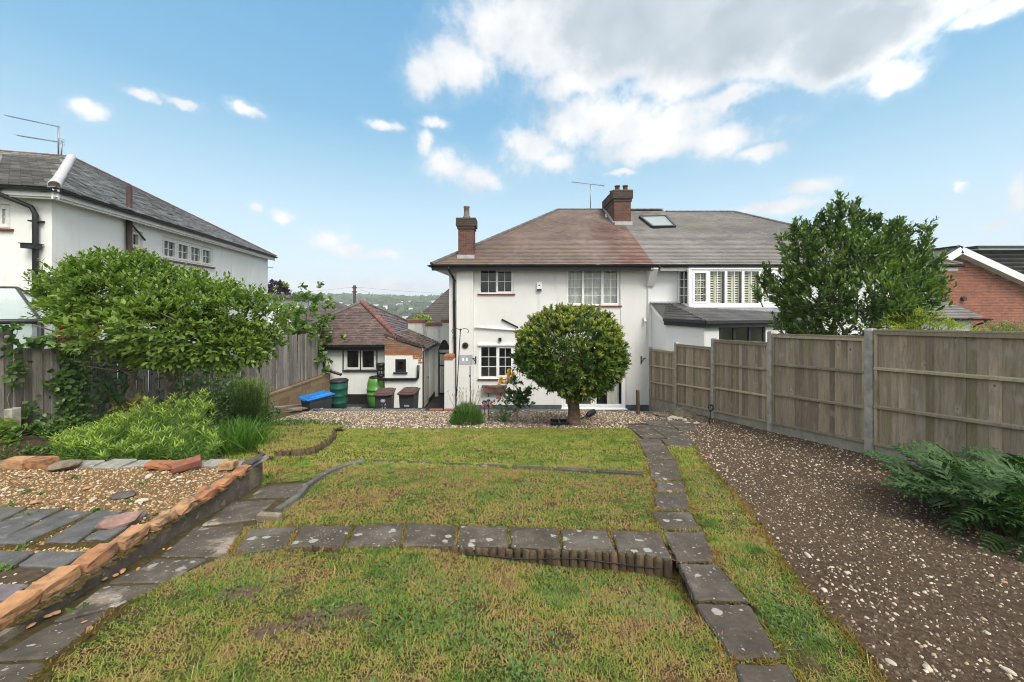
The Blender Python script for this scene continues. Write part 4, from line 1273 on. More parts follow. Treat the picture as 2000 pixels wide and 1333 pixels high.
m.fbox(FH, XL - .01, HX(1097), -4.1, -3.77, -.3, .025).fbox(FH, HX(1222), XP, -4.1, -3.77, -.3, .025).fbox(FH, HX(893) - .01, HX(925) + .01, -4.1, -3.77, .026, .185)
m.fbox(FH, HX(1097) - .02, HX(1222) + .02, -4.1, -3.905, -.3, .02)
m.build('plinth', M['plinth'], house)
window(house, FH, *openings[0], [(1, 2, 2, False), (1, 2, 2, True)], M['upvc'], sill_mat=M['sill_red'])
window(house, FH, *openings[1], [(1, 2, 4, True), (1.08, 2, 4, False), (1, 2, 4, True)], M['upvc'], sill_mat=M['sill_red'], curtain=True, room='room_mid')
window(house, FH, *openings[2], [(1, 2, 3, False), (.92, 2, 3, True)], M['upvc'], inset=.04, fw=.07, sill_mat=M['sill_red'])
MB().fbox(FH, HX(934), HX(1006), HZ(675), HZ(672), 0, .07).build('lintel', M['upvc'], house)
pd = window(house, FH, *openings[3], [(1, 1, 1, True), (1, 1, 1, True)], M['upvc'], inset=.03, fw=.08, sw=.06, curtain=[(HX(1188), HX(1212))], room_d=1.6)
pd.name = 'patio_door'
WLOC['patio_door'] = Vector((0, 0, 0))
MB().fbox(FH, HX(1095), HX(1224), -3.94, -3.90, 0, .10).build('threshold', M['upvc'], pd)
# roof
EY, RZ, RY = 12.55, 4.43, 17.46
SL = (RZ - 1.27) / (RY - EY)
def roofz(y):
    return 1.27 + SL * (y - EY)
eL, rL = Vector((-2.84, EY, 1.27)), Vector((2.25, RY, RZ))
rf = MB()
rf.quad(eL, (XP, EY, 1.27), (XP, RY, RZ), rL)
rf.quad((-2.84, 22.4, 1.27), eL, rL)
rf.quad((XP, 22.4, 1.27), (-2.84, 22.4, 1.27), rL, (XP, RY, RZ))
rf.quad((-2.84, EY, 1.20), (XP, EY, 1.20), (XP, 13, 1.16), (-2.84, 13, 1.16))
rf.quad((-2.84, EY, 1.20), (-2.84, 13, 1.16), (-2.84, 22.4, 1.16), (-2.84, 22.4, 1.27), eL)
roof = rf.build('roof', M['tile_house'], house)
tiles(roof, [eL, (XP, EY, 1.27), (XP, RY, RZ), rL], M['tile_house'])
hip_tiles(roof, eL + Vector((0.03, .03, .02)), rL, M['ridge_dark'], 0.10)
hip_tiles(roof, rL, (7.35, RY, RZ), M['ridge_dark'], 0.09, name='ridge_tiles')
gutter(house, (-2.9, EY - .05, 1.25), (XP + .02, EY - .05, 1.25), M['black_plastic'], .062)
gutter(house, (-2.90, 18, 1.25), (-2.90, EY - .05, 1.25), M['black_plastic'], .062)
MB().box(-2.82, XP, EY + .015, EY + .035, 1.06, 1.24).build('fascia', M['black_plastic'], house)
MB().box(-2.82, XP, EY + .04, 13.0, 1.11, 1.135).box(-2.82, XL, 13.0, 20, 1.11, 1.135).build('soffit', M['soffit'], house)
c = chimney(house, HX(895), HX(924) + .02, 13.02, 13.55, 1.15, HZ(447), HZ(426), 'slim brick chimney at the eaves with a single pot')
MB().lathe((HX(909.5), 13.28, 0), [(.15, HZ(426)), (.15, HZ(422)), (.105, HZ(418)), (.10, HZ(403)), (.115, HZ(402)), (.115, HZ(400)), (.08, HZ(400)), (.08, HZ(405))], 14).build('chimney_pot', M['pot_grey'], c)
MB().box(HX(893), HX(926) + .02, 12.92, 13.0, roofz(12.9) + .0, roofz(13.0) + .10).build('flashing', M['lead'], c)
c = chimney(house, 4.50, 5.22, 15.76, 17.5, 2.9, 4.36, 4.88, 'wide brick chimney below the ridge with four pots')
for x, y in ((4.70, 16.0), (5.05, 15.98), (4.68, 16.75), (5.0, 16.8)):
    MB().lathe((x, y, 4.86), [(.11, 0), (.10, .22), (.125, .23), (.125, .27), (.085, .27), (.085, .2)], 12).build('chimney_pot', M['pot'], c)
m = MB()
m.box(4.44, 5.28, 15.70, 15.755, roofz(15.7) - .02, roofz(15.76) + .14)
m.hexa([(4.43, 15.70, roofz(15.7)), (4.498, 15.70, roofz(15.7)), (4.498, 17.45, roofz(17.4)), (4.43, 17.45, roofz(17.4)), (4.43, 15.70, roofz(15.7) + .14), (4.498, 15.70, roofz(15.7) + .14), (4.498, 17.45, roofz(17.4) + .14), (4.43, 17.45, roofz(17.4) + .14)])
m.build('flashing', M['lead'], c)
MB().lathe((4.36, 16.55, 0), [(.055, roofz(16.5)), (.055, roofz(16.5) + .15), (.075, roofz(16.5) + .16), (.0, roofz(16.5) + .2)], 10).build('roof_vent', M['upvc'], house)
# far chimney pots just over the ridge, dormer behind the ridge
MB().lathe((4.05, 19.2, 0), [(.13, 4.2), (.12, 4.86), (.15, 4.87), (.15, 4.92), (.1, 4.92)], 10).lathe((3.75, 19.4, 0), [(.13, 4.2), (.12, 4.78), (.15, 4.79), (.15, 4.84), (.1, 4.84)], 10).build('chimney_pot', M['pot'], house)
MB().box(2.6, 7.4, 17.5, 21.5, 2.5, 4.44).build('dormer', M['tile_next'], house)
# aerial
m = MB()
ax, ay = (1153 - 1000) / FPX * 17.6, 17.6
az_ = lambda py: (588 - py) / FPX * 17.6
m.tube([(ax, ay, az_(412)), (ax, ay, az_(361))], .022, 6)
m.tube([((1116 - 1000) / FPX * 17.6, ay - .1, az_(357)), ((1181 - 1000) / FPX * 17.6, ay + .1, az_(362))], .014, 6)
for i in range(9):
    t = i / 8
    x = (1118 + 62 * t - 1000) / FPX * 17.6
    m.bar((x, ay - .18, az_(357 + 5 * t) + .0), (x, ay + .18, az_(357 + 5 * t)), .008)
for s in (-1, 1):
    m.bar(((1176 - 1000) / FPX * 17.6, ay, az_(361.5)), ((1180 - 1000) / FPX * 17.6, ay, az_(361.5) + s * .12), .03, .008)
m.build('aerial', M['metal'], house)
# downpipe
m = MB()
pp = lambda px, py, y: ((px - 1000) / FPX * y, y, (588 - py) / FPX * y)
m.tube([pp(875.5, 521, 12.5), pp(877, 529, 12.55), pp(884.5, 541, 12.93), pp(886.5, 548, 12.93), pp(889.5, 805, 12.93)], .042, 8)
for py in (548, 590, 660, 730):
    q = Vector(pp(887.5, py, 12.93))
    m.box(q.x - .055, q.x + .055, 12.88, 13.0, q.z - .02, q.z + .02)
m.build('downpipe', M['black_plastic'], house)
# wall fixtures
ab = MB().fbox(FH, HX(1048), HX(1058), HZ(569), HZ(552), 0, .09).build('alarm_box', M['upvc'], house, bevel=.01)
MB().fbox(FH, HX(1048) + .01, HX(1058) - .01, HZ(568.5), HZ(565), .091, .096).build('alarm_strobe', M['navy'], ab)
MB().fbox(FH, HX(1051.5), HX(1054.5), HZ(559), HZ(557), .091, .094).build('alarm_led', M['black_plastic'], ab)
m = MB()
m.fbox(FH, HX(1255.5), HX(1260), HZ(624), HZ(619), .03, .09)
m.tube([FH(HX(1258), HZ(625), .10), FH(HX(1258), HZ(629), .14)], .045, 10)
m.build('security_camera', M['soffit'], house)
MB().lathe((HX(908), 12.83, HZ(529)), [(.05, -.02), (.06, 0), (.05, .02)], 10).build('bell_sensor', M['upvc'], house)
o = MB()
o.tube([FH(HX(910), HZ(674), .16), FH(HX(910), HZ(674), .20)], .11, 16)
for r in (.035, .065):
    o.tube([FH(HX(910), HZ(674), .20), FH(HX(910), HZ(674), .215)], .1 - r, 16)
o.build('wall_vent', M['rust'], house)
vp = MB().fbox(FH, HX(897), HX(924), HZ(710), HZ(692), .16, .175).build('flue_plate', M['lead'], house)
MB().fbox(FH, HX(904), HX(908), HZ(704), HZ(698), .176, .18).fbox(FH, HX(911), HX(915), HZ(704), HZ(698), .176, .18).build('flue_slots', M['upvc'], vp)
m = MB()
m.tube([FH(HX(980), HZ(624), .04), FH(HX(1012), HZ(640), .06)], .03, 8)
m.build('waste_pipe', M['black_plastic'], house)
m = MB()
m.tube([FH(HX(928), HZ(639.5), .05), FH(HX(1012), HZ(645), .05)], .035, 8)
m.build('overflow_pipe', M['soffit'], house)
m = MB()
m.fbox(FH, HX(974), HX(979.5), HZ(667), HZ(660), 0, .10).build('wall_light', M['iron'], house)
m = MB()
for px, w in ((929.5, -1), (1252, 1)):
    m.fbox(FH, HX(px) - .015, HX(px) + .015, HZ(711), HZ(696), 0, .03)
    m.tube([FH(HX(px), HZ(708), .03), FH(HX(px + 4 * w), HZ(699), .16), FH(HX(px + 5 * w), HZ(698), .2)], .015, 6)
    m.tube([FH(HX(px), HZ(699), .03), FH(HX(px + 4 * w), HZ(699), .18)], .012, 6)
m.build('hanging_bracket', M['iron'], house)
m = MB()
for px in (1212.5, 1263):
    m.tube([FH(HX(px), HZ(525), .012), FH(HX(px), HZ(660), .012)], .007, 5)
m.tube([FH(HX(1224), HZ(690), .012), FH(HX(1222.5), HZ(790), .012)], .007, 5)
m.build('cable', M['soffit'], house)
# corbelled bracket on the party line
m = MB()
x0, x1 = HX(1262), HX(1276)
m.add([(x0, 13.03, HZ(560)), (x1, 13.03, HZ(560)), (x0, 12.92, HZ(560)), (x1, 12.92, HZ(560)), (x0, 12.55, HZ(528)), (x1, 12.55, HZ(528)), (x0, 12.55, EZ + .02), (x1, 12.55, EZ + .02), (x0, 13.03, EZ + .02), (x1, 13.03, EZ + .02)],
      [(0, 1, 3, 2), (2, 3, 5, 4), (4, 5, 7, 6), (0, 2, 4, 6, 8), (9, 7, 5, 3, 1), (6, 7, 9, 8)])
m.build('party_bracket', M['render'], house)

# wooden trough under the kitchen window
tr = thing('planter_trough', 'brown wooden trough fixed under the ground floor window', 'planter', (HX(965), 12.9, HZ(766)))
m = MB().fbox(FH, HX(944), HX(988), HZ(765), HZ(753.5), .03, .20).build('box', M['brown_wood'], tr)
MB().fbox(FH, HX(942), HX(990), HZ(755), HZ(752.5), .02, .215).build('rim', M['brown_wood'], tr)
m = MB()
for px in (954, 978):
    m.bar(FH(HX(px), HZ(774), .01), FH(HX(px), HZ(766), .16), .03)
m.build('bracket', M['brown_wood'], tr)

# gate pier with brick cap at the house corner
pier = thing('gate_pier', 'short white rendered pier with brick cap against the house corner', 'pier', (-2.3, 12.6, -4))
MB().box(-2.36, -2.04, 12.5, 12.98, -4.0, -2.05).build('shaft', M['render'], pier)
m = MB()
for i in range(2):
    for r in range(2):
        m.box(-2.38 + i * .17, -2.22 + i * .17, 12.47, 12.97, -2.045 + r * .075, -1.98 + r * .075)
m.build('cap_bricks', M['brick_raw'], pier, kind='stuff')

# ------------------------------------------------------------------ the attached neighbour
nb = thing('house', 'attached white house with grey tiled roof, skylight and wide bay of shuttered windows', 'house', (10, 13.0, -4.0))
XR = 15.3
m = MB()
grid_wall(m, FH, XP + .005, XR, -4.1, EZ + .02, [(6.0, 9.6, HZ(598), EZ - .03)], .05, .004)
m.quad((XR, 13, -4.1), (XR, 22, -4.1), (XR, 22, EZ), (XR, 13, EZ))
m.build('wall', M['render_bright'], nb)
RZ2 = 4.26
RY2 = EY + (RZ2 - 1.27) / SL
eR, rR = Vector((15.72, EY, 1.27)), Vector((10.62, RY2, RZ2))
rf = MB()
rf.quad((XP, EY, 1.27), eR, rR, (XP, RY2, RZ2))
rf.quad(eR, (15.72, 21.4, 1.27), rR)
rf.quad((15.72, 21.4, 1.27), (XP, 21.4, 1.27), (XP, RY2, RZ2), rR)
rf.quad((XP, EY, 1.20), (15.7, EY, 1.20), (15.7, 13, 1.16), (XP, 13, 1.16))
roof2 = rf.build('roof', M['tile_next'], nb)
tiles(roof2, [(XP, EY, 1.27), eR, rR, (XP, RY2, RZ2)], M['tile_next'])
hip_tiles(roof2, eR, rR, M['ridge_dark'], .10)
hip_tiles(roof2, (7.4, RY2, RZ2), rR, M['ridge_dark'], .09, name='ridge_tiles')
gutter(nb, (XP + .2, EY - .05, 1.23), (15.75, EY - .05, 1.23), M['black_plastic'], .06)
MB().box(XP + .25, 15.65, EY + .02, EY + .04, 1.06, 1.22).build('fascia', M['soffit'], nb)
MB().box(XP + .25, 15.65, EY + .045, 13.0, 1.12, 1.14).build('soffit', M['soffit'], nb)
# skylight
def on_roof(px, py, h=0.0):
    t, u = (588 - py) / FPX, (px - 1000) / FPX
    y = (1.27 + h - SL * EY) / (t - SL)
    return Vector((u * y, y, t * y))
a, b, c_, d = on_roof(1274, 446, .03), on_roof(1318, 445, .03), on_roof(1299, 425, .03), on_roof(1249, 426, .03)
nrm = Vector((0, -SL, 1)).normalized()
m = MB()
for p, q in ((a, b), (b, c_), (c_, d), (d, a)):
    m.bar(p + nrm * .05, q + nrm * .05, .09, .11, nrm)
skl = m.build('skylight', M['anthracite'], nb)
cn = (a + b + c_ + d) / 4
ins = [cn + (p - cn) * .95 + nrm * .075 for p in (a, b, c_, d)]
MB().quad(*ins).build('pane', M['frost'], skl)
# bay
bay_z0, bay_z1 = HZ(598), EZ - .03
by = 12.45
bx0, bx1 = 6.18, 9.30
FB = frame((0, by, 0), (1, 0, 0), (0, -1, 0))
bays = []
wl = window(nb, FB, bx0 + .03, bx1 - .03, bay_z0 + .02, bay_z1, [(1.0, 2, 4, True), (1.0, 2, 1, False), (1.0, 2, 1, False), (1.0, 2, 1, False), (1.0, 2, 4, True)], M['upvc'], inset=.02, fw=.085, sw=.06, room='room', room_d=.5)
wl.name = 'bay_window'
WLOC['bay_window'] = Vector((0, 0, 0))
# louvre shutters behind the panes
xw = (bx1 - bx0 - .06) / 5
sh = MB()
for i in range(5):
    a0 = bx0 + .03 + i * xw + .06
    a1 = a0 + xw - .12
    half = (a0 + a1) / 2
    z0, z1 = bay_z0 + .1, bay_z1 - .08
    for s0, s1 in ((a0, half - .004), (half + .004, a1)):
        cc = -.15
        sh.fbox(FB, s0, s0 + .035, z0, z1, cc - .02, cc).fbox(FB, s1 - .035, s1, z0, z1, cc - .02, cc)
        n = 13
        for k in range(n):
            zz = z0 + (z1 - z0) * (k + .5) / n
            hw_ = .026
            sh.hexa([FB(s0 + .036, zz - hw_, cc + .01), FB(s1 - .036, zz - hw_, cc + .01), FB(s1 - .036, zz - hw_ + .008, cc + .012), FB(s0 + .036, zz - hw_ + .008, cc + .012),
                     FB(s0 + .036, zz + hw_ - .008, cc - .03), FB(s1 - .036, zz + hw_ - .008, cc - .03), FB(s1 - .036, zz + hw_, cc - .028), FB(s0 + .036, zz + hw_, cc - .028)])
sh.build('shutter_louvres', M['cream'], wl, kind='stuff')
ang = Vector((bx0 - 5.98, -(13 - by), 0))
FS = frame((5.98, 13.0, 0), ang, Vector((ang.y, -ang.x, 0)))
wsd = window(nb, FS, .03, ang.length - .02, bay_z0 + .02, bay_z1, [(1, 2, 4, False)], M['upvc'], inset=.02, fw=.07, room=None)
ang2 = Vector((9.6 - bx1, 13 - by, 0))
FS2 = frame((bx1, by, 0), ang2, Vector((ang2.y, -ang2.x, 0)))
window(nb, FS2, .03, ang2.length - .02, bay_z0 + .02, bay_z1, [(1, 2, 4, False)], M['upvc'], inset=.02, fw=.07, room=None)
MB().quad((5.9, 13.35, bay_z0 - .1), (9.7, 13.35, bay_z0 - .1), (9.7, 13.35, bay_z1 + .1), (5.9, 13.35, bay_z1 + .1)).quad((5.97, 13.01, bay_z0 - .1), (5.97, 13.35, bay_z0 - .1), (5.97, 13.35, bay_z1 + .1), (5.97, 13.01, bay_z1 + .1)).build('room', M['curtain'], wl)
m = MB()
m.prism([(5.93, 13.0, bay_z0 + .02), (bx0 - .04, by - .06, bay_z0 + .02), (bx1 + .04, by - .06, bay_z0 + .02), (9.66, 13.0, bay_z0 + .02)], .07)
m.prism([(5.93, 13.0, EZ + .0), (bx0 - .03, by - .03, EZ + .0), (bx1 + .03, by - .03, EZ + .0), (9.66, 13.0, EZ + .0)], .05)
m.box(bx0 - .06, bx0 + .05, by - .03, by + .06, bay_z0 + .02, bay_z1).box(bx1 - .05, bx1 + .06, by - .03, by + .06, bay_z0 + .02, bay_z1)
m.build('bay_frame', M['upvc'], nb)
m = MB()
m.prism([(5.93, 13.0, bay_z0 - .055), (bx0 - .02, by - .05, bay_z0 - .055), (bx1 + .02, by - .05, bay_z0 - .055), (9.66, 13.0, bay_z0 - .055)], .16)
m.build('bay_apron', M['lead'], nb)

# ground floor extension with its lean-to roof
ez = -.76
A0, A1, A2, A3 = Vector((5.06, 12.99, 0)), Vector((5.16, 12.05, 0)), Vector((5.93, 11.05, 0)), Vector((9.9, 11.85, 0))
def at(p, z):
    return Vector((p.x, p.y, z))
m = MB()
m.quad(at(A1, -4.1), at(A0, -4.1), at(A0, -.28), at(A1, ez - .02))
m.quad(at(A2, -4.1), at(A1, -4.1), at(A1, ez), at(A2, ez))
FE = frame((A2.x, A2.y, 0), (A3 - A2), Vector(((A3 - A2).y, -(A3 - A2).x, 0)))
L = (A3 - A2).length
ow = (.52, 2.25, -2.0, -1.0 + .22)
grid_wall(m, FE, 0, L, -4.1, ez, [ow], .12)
ext = m.build('extension_wall', M['render_bright'], nb)
window(nb, FE, *ow, [(1, 1, 1, False), (1.05, 1, 1, False), (1, 1, 1, False)], M['anthracite'], inset=.03, fw=.07, sill_mat=M['render_bright'], room='room_mid', room_d=1.2)
top0 = Vector((5.0, 12.97, -.06))
o = .12
B1, B2, B3 = Vector((5.06, 11.97, ez + .17)), Vector((5.88, 10.9, ez + .15)), Vector((9.95, 11.72, ez + .15))
T_ = Vector((5.6, 12.97, -.06))
_n = (B3 - B2).cross(T_ - B2)
def on_main(x, y):
    return Vector((x, y, B2.z - (_n.x * (x - B2.x) + _n.y * (y - B2.y)) / _n.z))
top1 = on_main(9.9, 12.97)
rm = MB()
rm.quad(B1, B2, T_).quad(B1, T_, top0).quad(B2, B3, top1, T_)
er = rm.build('lean_to_roof', M['tile_char'], nb)
tiles(er, [B2, B3, top1, T_], M['tile_char'], .25, .16, .012)
tiles(er, [B1, B2, T_], M['tile_char'], .25, .16, .012)
m = MB()
for p, q in ((B1, B2), (B2, B3)):
    m.bar(p - Vector((0, 0, .04)), q - Vector((0, 0, .04)), .10, .09)
m.build('gutter', M['charcoal'], nb)
m = MB()
for p, q in ((B1, B2), (B2, B3)):
    dd = (q - p).normalized()
    inw = Vector((-dd.y, dd.x, 0)) * .045
    m.bar(p + inw - Vector((0, 0, .15)), q + inw - Vector((0, 0, .15)), .03, .13)
m.build('fascia', M['anthracite'], nb)
MB().bar((5.03, 12.97, -.17), (5.09, 11.98, ez + .07), .04, .12).build('verge_board', M['upvc'], nb)
MB().bar((XP + .02, 12.9, -.06), (5.9, 12.9, -.06), .12, .06).build('flashing', M['lead'], nb)
# far right single-storey part with pale wet tiles
S0, S1 = Vector((13.2, 12.0, -.58)), Vector((15.86, 12.0, -.58))
Tq0, Tq1 = Vector((13.2, 12.97, .12)), Vector((15.4, 12.97, .12))
sr = MB().quad(S0, S1, Tq1, Tq0).quad(S1, Vector((15.86, 14.5, -.58)), Tq1).build('side_roof', M['tile_next'], nb)
tiles(sr, [S0, S1, Tq1, Tq0], M['tile_next'], .24, .15, .014)
gutter(nb, S0 + Vector((0, -.05, -.02)), S1 + Vector((.1, -.05, -.02)), M['black_plastic'], .06)
m = MB().box(13.2, 15.68, 12.25, 12.99, -4.1, -.62).build('side_wall', M['render_bright'], nb)
m = MB()
m.tube([(15.82, 11.95, -.64), (15.80, 11.98, -.72), (15.72, 12.18, -.84), (15.72, 12.20, -2.5)], .035, 8)
m.build('downpipe', M['black_plastic'], nb)

# ------------------------------------------------------------------ brick house on the far right
bh = thing('house', 'orange red brick house with white barge boards and dark dormer', 'house', (21, 17.0, -4.0))
BY = 17.0
ap = P(1860, 484, BY)
FBk = frame((0, BY, 0), (1, 0, 0), (0, -1, 0))
sl_r, sl_l = 0.46, 0.62
gable = lambda a, b: b < ap.z - .25 - (sl_r * (a - ap.x) if a > ap.x else sl_l * (ap.x - a))
xl, xr = 19.6, 29.5
m = MB()
zl = ap.z - .25 - sl_l * (ap.x - xl)
zr = ap.z - .25 - sl_r * (xr - ap.x)
m.add([FBk(xl, -4.1), FBk(xr, -4.1), FBk(xr, zr), FBk(ap.x, ap.z - .25), FBk(xl, zl)], [(0, 1, 2, 3, 4)])
m.quad((xl, BY + 9, -4.1), (xl, BY, -4.1), (xl, BY, zl), (xl, BY + 9, zl))
bwall = m.build('wall', M['mortar_pale'], bh)
out = []
brick_faces(None, FBk, xl + .01, 26.4, -1.9, ap.z, test=gable, out=out)
out.sort(key=lambda q: -(q[2] - .5 * abs(q[0] - 22.5)))
full = [q for q in out if q[1] - q[0] > .21 and q[0] < 24.6]
singles = set(id(q) for q in full[:300])
bm_ = MB().box(-.1075, .1075, -.006, .02, -.0325, .0325).mesh('brick', M['brick_house'])
m = MB()
for q in out:
    if id(q) in singles:
        link('brick', bm_, bwall, ((q[0] + q[1]) / 2, BY + random.uniform(-.003, .001), (q[2] + q[3]) / 2), (0, 0, 0))
    else:
        pz = .006 + random.uniform(-.003, .003)
        m.add([FBk(q[0], q[2], pz), FBk(q[1], q[2], pz), FBk(q[1], q[3], pz), FBk(q[0], q[3], pz), FBk(q[0], q[2], 0), FBk(q[1], q[2], 0), FBk(q[1], q[3], 0), FBk(q[0], q[3], 0)],
              [(0, 1, 2, 3), (4, 5, 1, 0), (3, 2, 6, 7), (4, 0, 3, 7), (1, 5, 6, 2)])
m.build('bricks', M['brick_house'], bwall, kind='stuff')
top = ap + Vector((0, -.35, 0))
rr, rl = Vector((xr, BY - .35, ap.z - sl_r * (xr - ap.x))), Vector((xl - .35, BY - .35, ap.z - sl_l * (ap.x - xl + .35)))
rm = MB()
back = Vector((0, 9.5, 0))
rm.quad(top, rr, rr + back, top + back)
rm.quad(rl, top, top + back, rl + back)
broof = rm.build('roof', M['tile_char'], bh)
tiles(broof, [rr, rr + back, top + back, top], M['tile_char'], .25, .2, .015)
m = MB()
for p, q in ((top, rr), (top, rl)):
    m.bar(p - Vector((0, .02, .17)), q - Vector((0, .02, .17)), .035, .30)
m.build('barge_board', M['upvc'], bh)
MB().quad(top - Vector((0, 0, .3)), rr - Vector((0, 0, .3)), rr - Vector((0, -.35, .3)), top - Vector((0, -.35, .3))).build('soffit', M['soffit'], bh)
dm = MB().box(23.6, 31, BY + 1.3, BY + 7, 1.0, 2.55).build('dormer', M['tile_dark'], bh)
tiles(dm, [(23.6, BY + 1.28, 1.0), (31, BY + 1.28, 1.0), (31, BY + 1.29, 2.4), (23.6, BY + 1.29, 2.4)], M['tile_char'], .3, .2, .01, name='dormer_tiles')
MB().box(23.3, 31.2, BY + .9, BY + 7.2, 2.56, 2.62).build('dormer_fascia', M['upvc'], bh)
MB().box(23.2, 31.3, BY + .85, BY + 7.3, 2.625, 2.75).build('dormer_roof', M['black_plastic'], bh)
MB().tube([FBk(21.35, .1, 0), FBk(21.35, .1, .12)], .10, 10).build('wall_vent', M['charcoal'], bh)

# ------------------------------------------------------------------ the house on the left
C1 = Vector((-9.5, 7.4, 0))
dv = Vector((-.2553, .9669, 0))           # along the side wall, away from the viewer
nin = Vector((-.9669, -.2553, 0))         # to the left along the rear wall
LL = 11.05
C2 = C1 + dv * LL
EZL = 2.12
lh = thing('house', 'white rendered neighbouring house with grey slate-like roof and pale hip', 'house', (C1.x, C1.y, -4.0))
FSd = frame(C1, dv, -nin)                 # side wall, seen from the garden
FRr = frame(C1, nin, -dv)                 # rear wall
def ray_on(F, px, py):
    """where the photograph's pixel meets the wall plane F (local along, up)"""
    d = Vector(((px - CX) / FPX, 1, (HY - py) / FPX))
    t = F.O.dot(F.n) / d.dot(F.n)
    p = d * t
    return (p - F.O).dot(F.u), p.z
def opening(F, x0, x1, ytl, ybl, ytr=None, ybr=None):
    a0, z1 = ray_on(F, x0, ytl)
    _, z0 = ray_on(F, x0, ybl)
    a1, _ = ray_on(F, x1, ytl)
    return tuple(sorted((a0, a1))) + tuple(sorted((z0, z1)))
o1 = opening(FSd, 258, 279, 449, 484)
o2 = opening(FSd, 317, 416, 461, 506)
o3 = opening(FRr, -40, 20, 396, 445)
m = MB()
grid_wall(m, FSd, 0, LL, -4.1, EZL, [o1, o2], .12)
grid_wall(m, FRr, 0, 6.0, -4.1, EZL, [o3], .12)
m.quad(C2 + Vector((0, 0, -4.1)), C2 + nin * 9 + Vector((0, 0, -4.1)), C2 + nin * 9 + Vector((0, 0, EZL)), C2 + Vector((0, 0, EZL)))
m.build('wall', M['render_old'], lh)
window(lh, FSd, *o1, [(1, 1, 1, True)], M['white_wood'], inset=.07, fw=.05, sw=.05, sill_mat=M['sill_red'], room='room')
window(lh, FSd, *o2, [(1, 2, 2, True)] * 4, M['white_wood'], inset=.05, fw=.07, sw=.05, bw=.025, sill_mat=M['sill_red'], room='room_mid')
window(lh, FRr, *o3, [(1, 2, 2, True), (1, 2, 2, True)], M['white_wood'], inset=.07, fw=.05, sw=.05, bw=.03, sill_mat=M['sill_red'], room='room')
ov = .27
E1 = C1 - nin * ov - dv * ov + Vector((0, 0, EZL + .17))
E2 = C2 - nin * ov + dv * ov + Vector((0, 0, EZL + .17))
Ap = C1 + dv * 6.2 + nin * 4.2 + Vector((0, 0, 4.93))
E0 = E1 + nin * 8.5
Rp = Ap + nin * 6
rm = MB()
rm.quad(E1, E2, Ap)
rm.quad(E0, E1, Ap, Rp)
rm.quad(E2, E2 + nin * 9, Rp, Ap)
for p, q, s in ((E1, E2, nin), (E0, E1, dv)):
    rm.quad(p - Vector((0, 0, .1)), q - Vector((0, 0, .1)), q + s * ov - Vector((0, 0, .12)), p + s * ov - Vector((0, 0, .12)))
lroof = rm.build('roof', M['tile_left'], lh)
tiles(lroof, [E0, E1, Ap, Rp], M['tile_left'], .19, .125, .014, single=300, jit=.005)
tiles(lroof, [E1, E2, Ap], M['tile_left'], .19, .125, .014, jit=.004)
hip_tiles(lroof, E2, Ap, M['ridge_red'], .075)
hip_tiles(lroof, Ap, Rp, M['ridge_red'], .08, name='ridge_tiles')
# pale mortared hip, like a long tube with rings
m = MB()
n = 34
pts, rad = [], []
for i in range(n + 1):
    t = i / n
    q = (E1 + Vector((-.06, .02, -.03))).lerp(Ap, t)
    pts.append(q + Vector((0, 0, .02 + .05 * (1 - t) ** 3)))
    rad.append((.075 + .03 * t + .018 * max(0, 1 - t * 6)) * (1.0 + (.05 if i % 2 else -.03)) + random.uniform(-.004, .004))
m.tube(pts, rad, 12)
m.build('hip_cover', M['ridge_white'], lh)
MB().tube([pts[0] - (pts[1] - pts[0]).normalized() * .012, pts[0] - (pts[1] - pts[0]).normalized() * .002], [rad[0] * .86] * 2, 12).build('hip_end', M['slate_bit'], lh)
gutter(lh, E1 + Vector((0, 0, -.05)) - nin * .03, E2 + Vector((0, 0, -.05)) - nin * .03, M['black_plastic'], .06)
gutter(lh, E0 + Vector((0, 0, -.05)) - dv * .03, E1 + Vector((0, 0, -.05)) - dv * .03, M['black_plastic'], .06)
m = MB()
for p, q, s in ((E1, E2, nin), (E0, E1, dv)):
    m.bar(p + s * .06 - Vector((0, 0, .14)), q + s * .06 - Vector((0, 0, .14)), .03, .20)
m.build('fascia', M['soffit'], lh)
m = MB()
m.quad(E1 - Vector((0, 0, .2)), E2 - Vector((0, 0, .2)), E2 + nin * ov - Vector((0, 0, .2)), E1 + nin * ov - Vector((0, 0, .2)))
m.quad(E0 - Vector((0, 0, .205)), E1 - Vector((0, 0, .205)), E1 + dv * ov - Vector((0, 0, .205)), E0 + dv * ov - Vector((0, 0, .205)))
m.build('soffit', M['soffit'], lh)
# soil pipe up the side wall and through the roof edge
a245, _ = ray_on(FSd, 245, 430)
sp = FSd(a245, 0, .08)
MB().tube([at(sp, -3.9), at(sp, EZL + .85)], .062, 10).build('soil_pipe', M['rust'], lh)
q0 = FSd(a245 + .2, EZL - .12, .02)
MB().bar(q0, FSd(a245 + .65, EZL - .45, .03), .03).build('bracket', M['iron'], lh)
# downpipe at the corner with its dark lamp
ax_, _ = ray_on(FRr, 76, 450)
m = MB()
g0 = FRr(ax_ + .42, EZL + .1, ov)
m.tube([g0, g0 - Vector((0, 0, .12)), FRr(ax_ + .05, EZL - .22, .09), FRr(ax_, EZL - .36, .07), FRr(ax_, -3.5, .07)], .045, 8)
for z in (EZL - .5, EZL - 1.5, .2):
    m.fbox(FRr, ax_ - .1, ax_ + .1, z - .015, z + .015, 0, .1)
m.build('downpipe', M['black_plastic'], lh)
_, zz = ray_on(FRr, 74, 483)
MB().fbox(FRr, ax_ - .08, ax_ + .13, zz - .05, zz + .04, .04, .20).fbox(FRr, ax_ - .10, ax_ + .15, zz + .04, zz + .055, .02, .22).build('hopper', M['black_plastic'], lh)
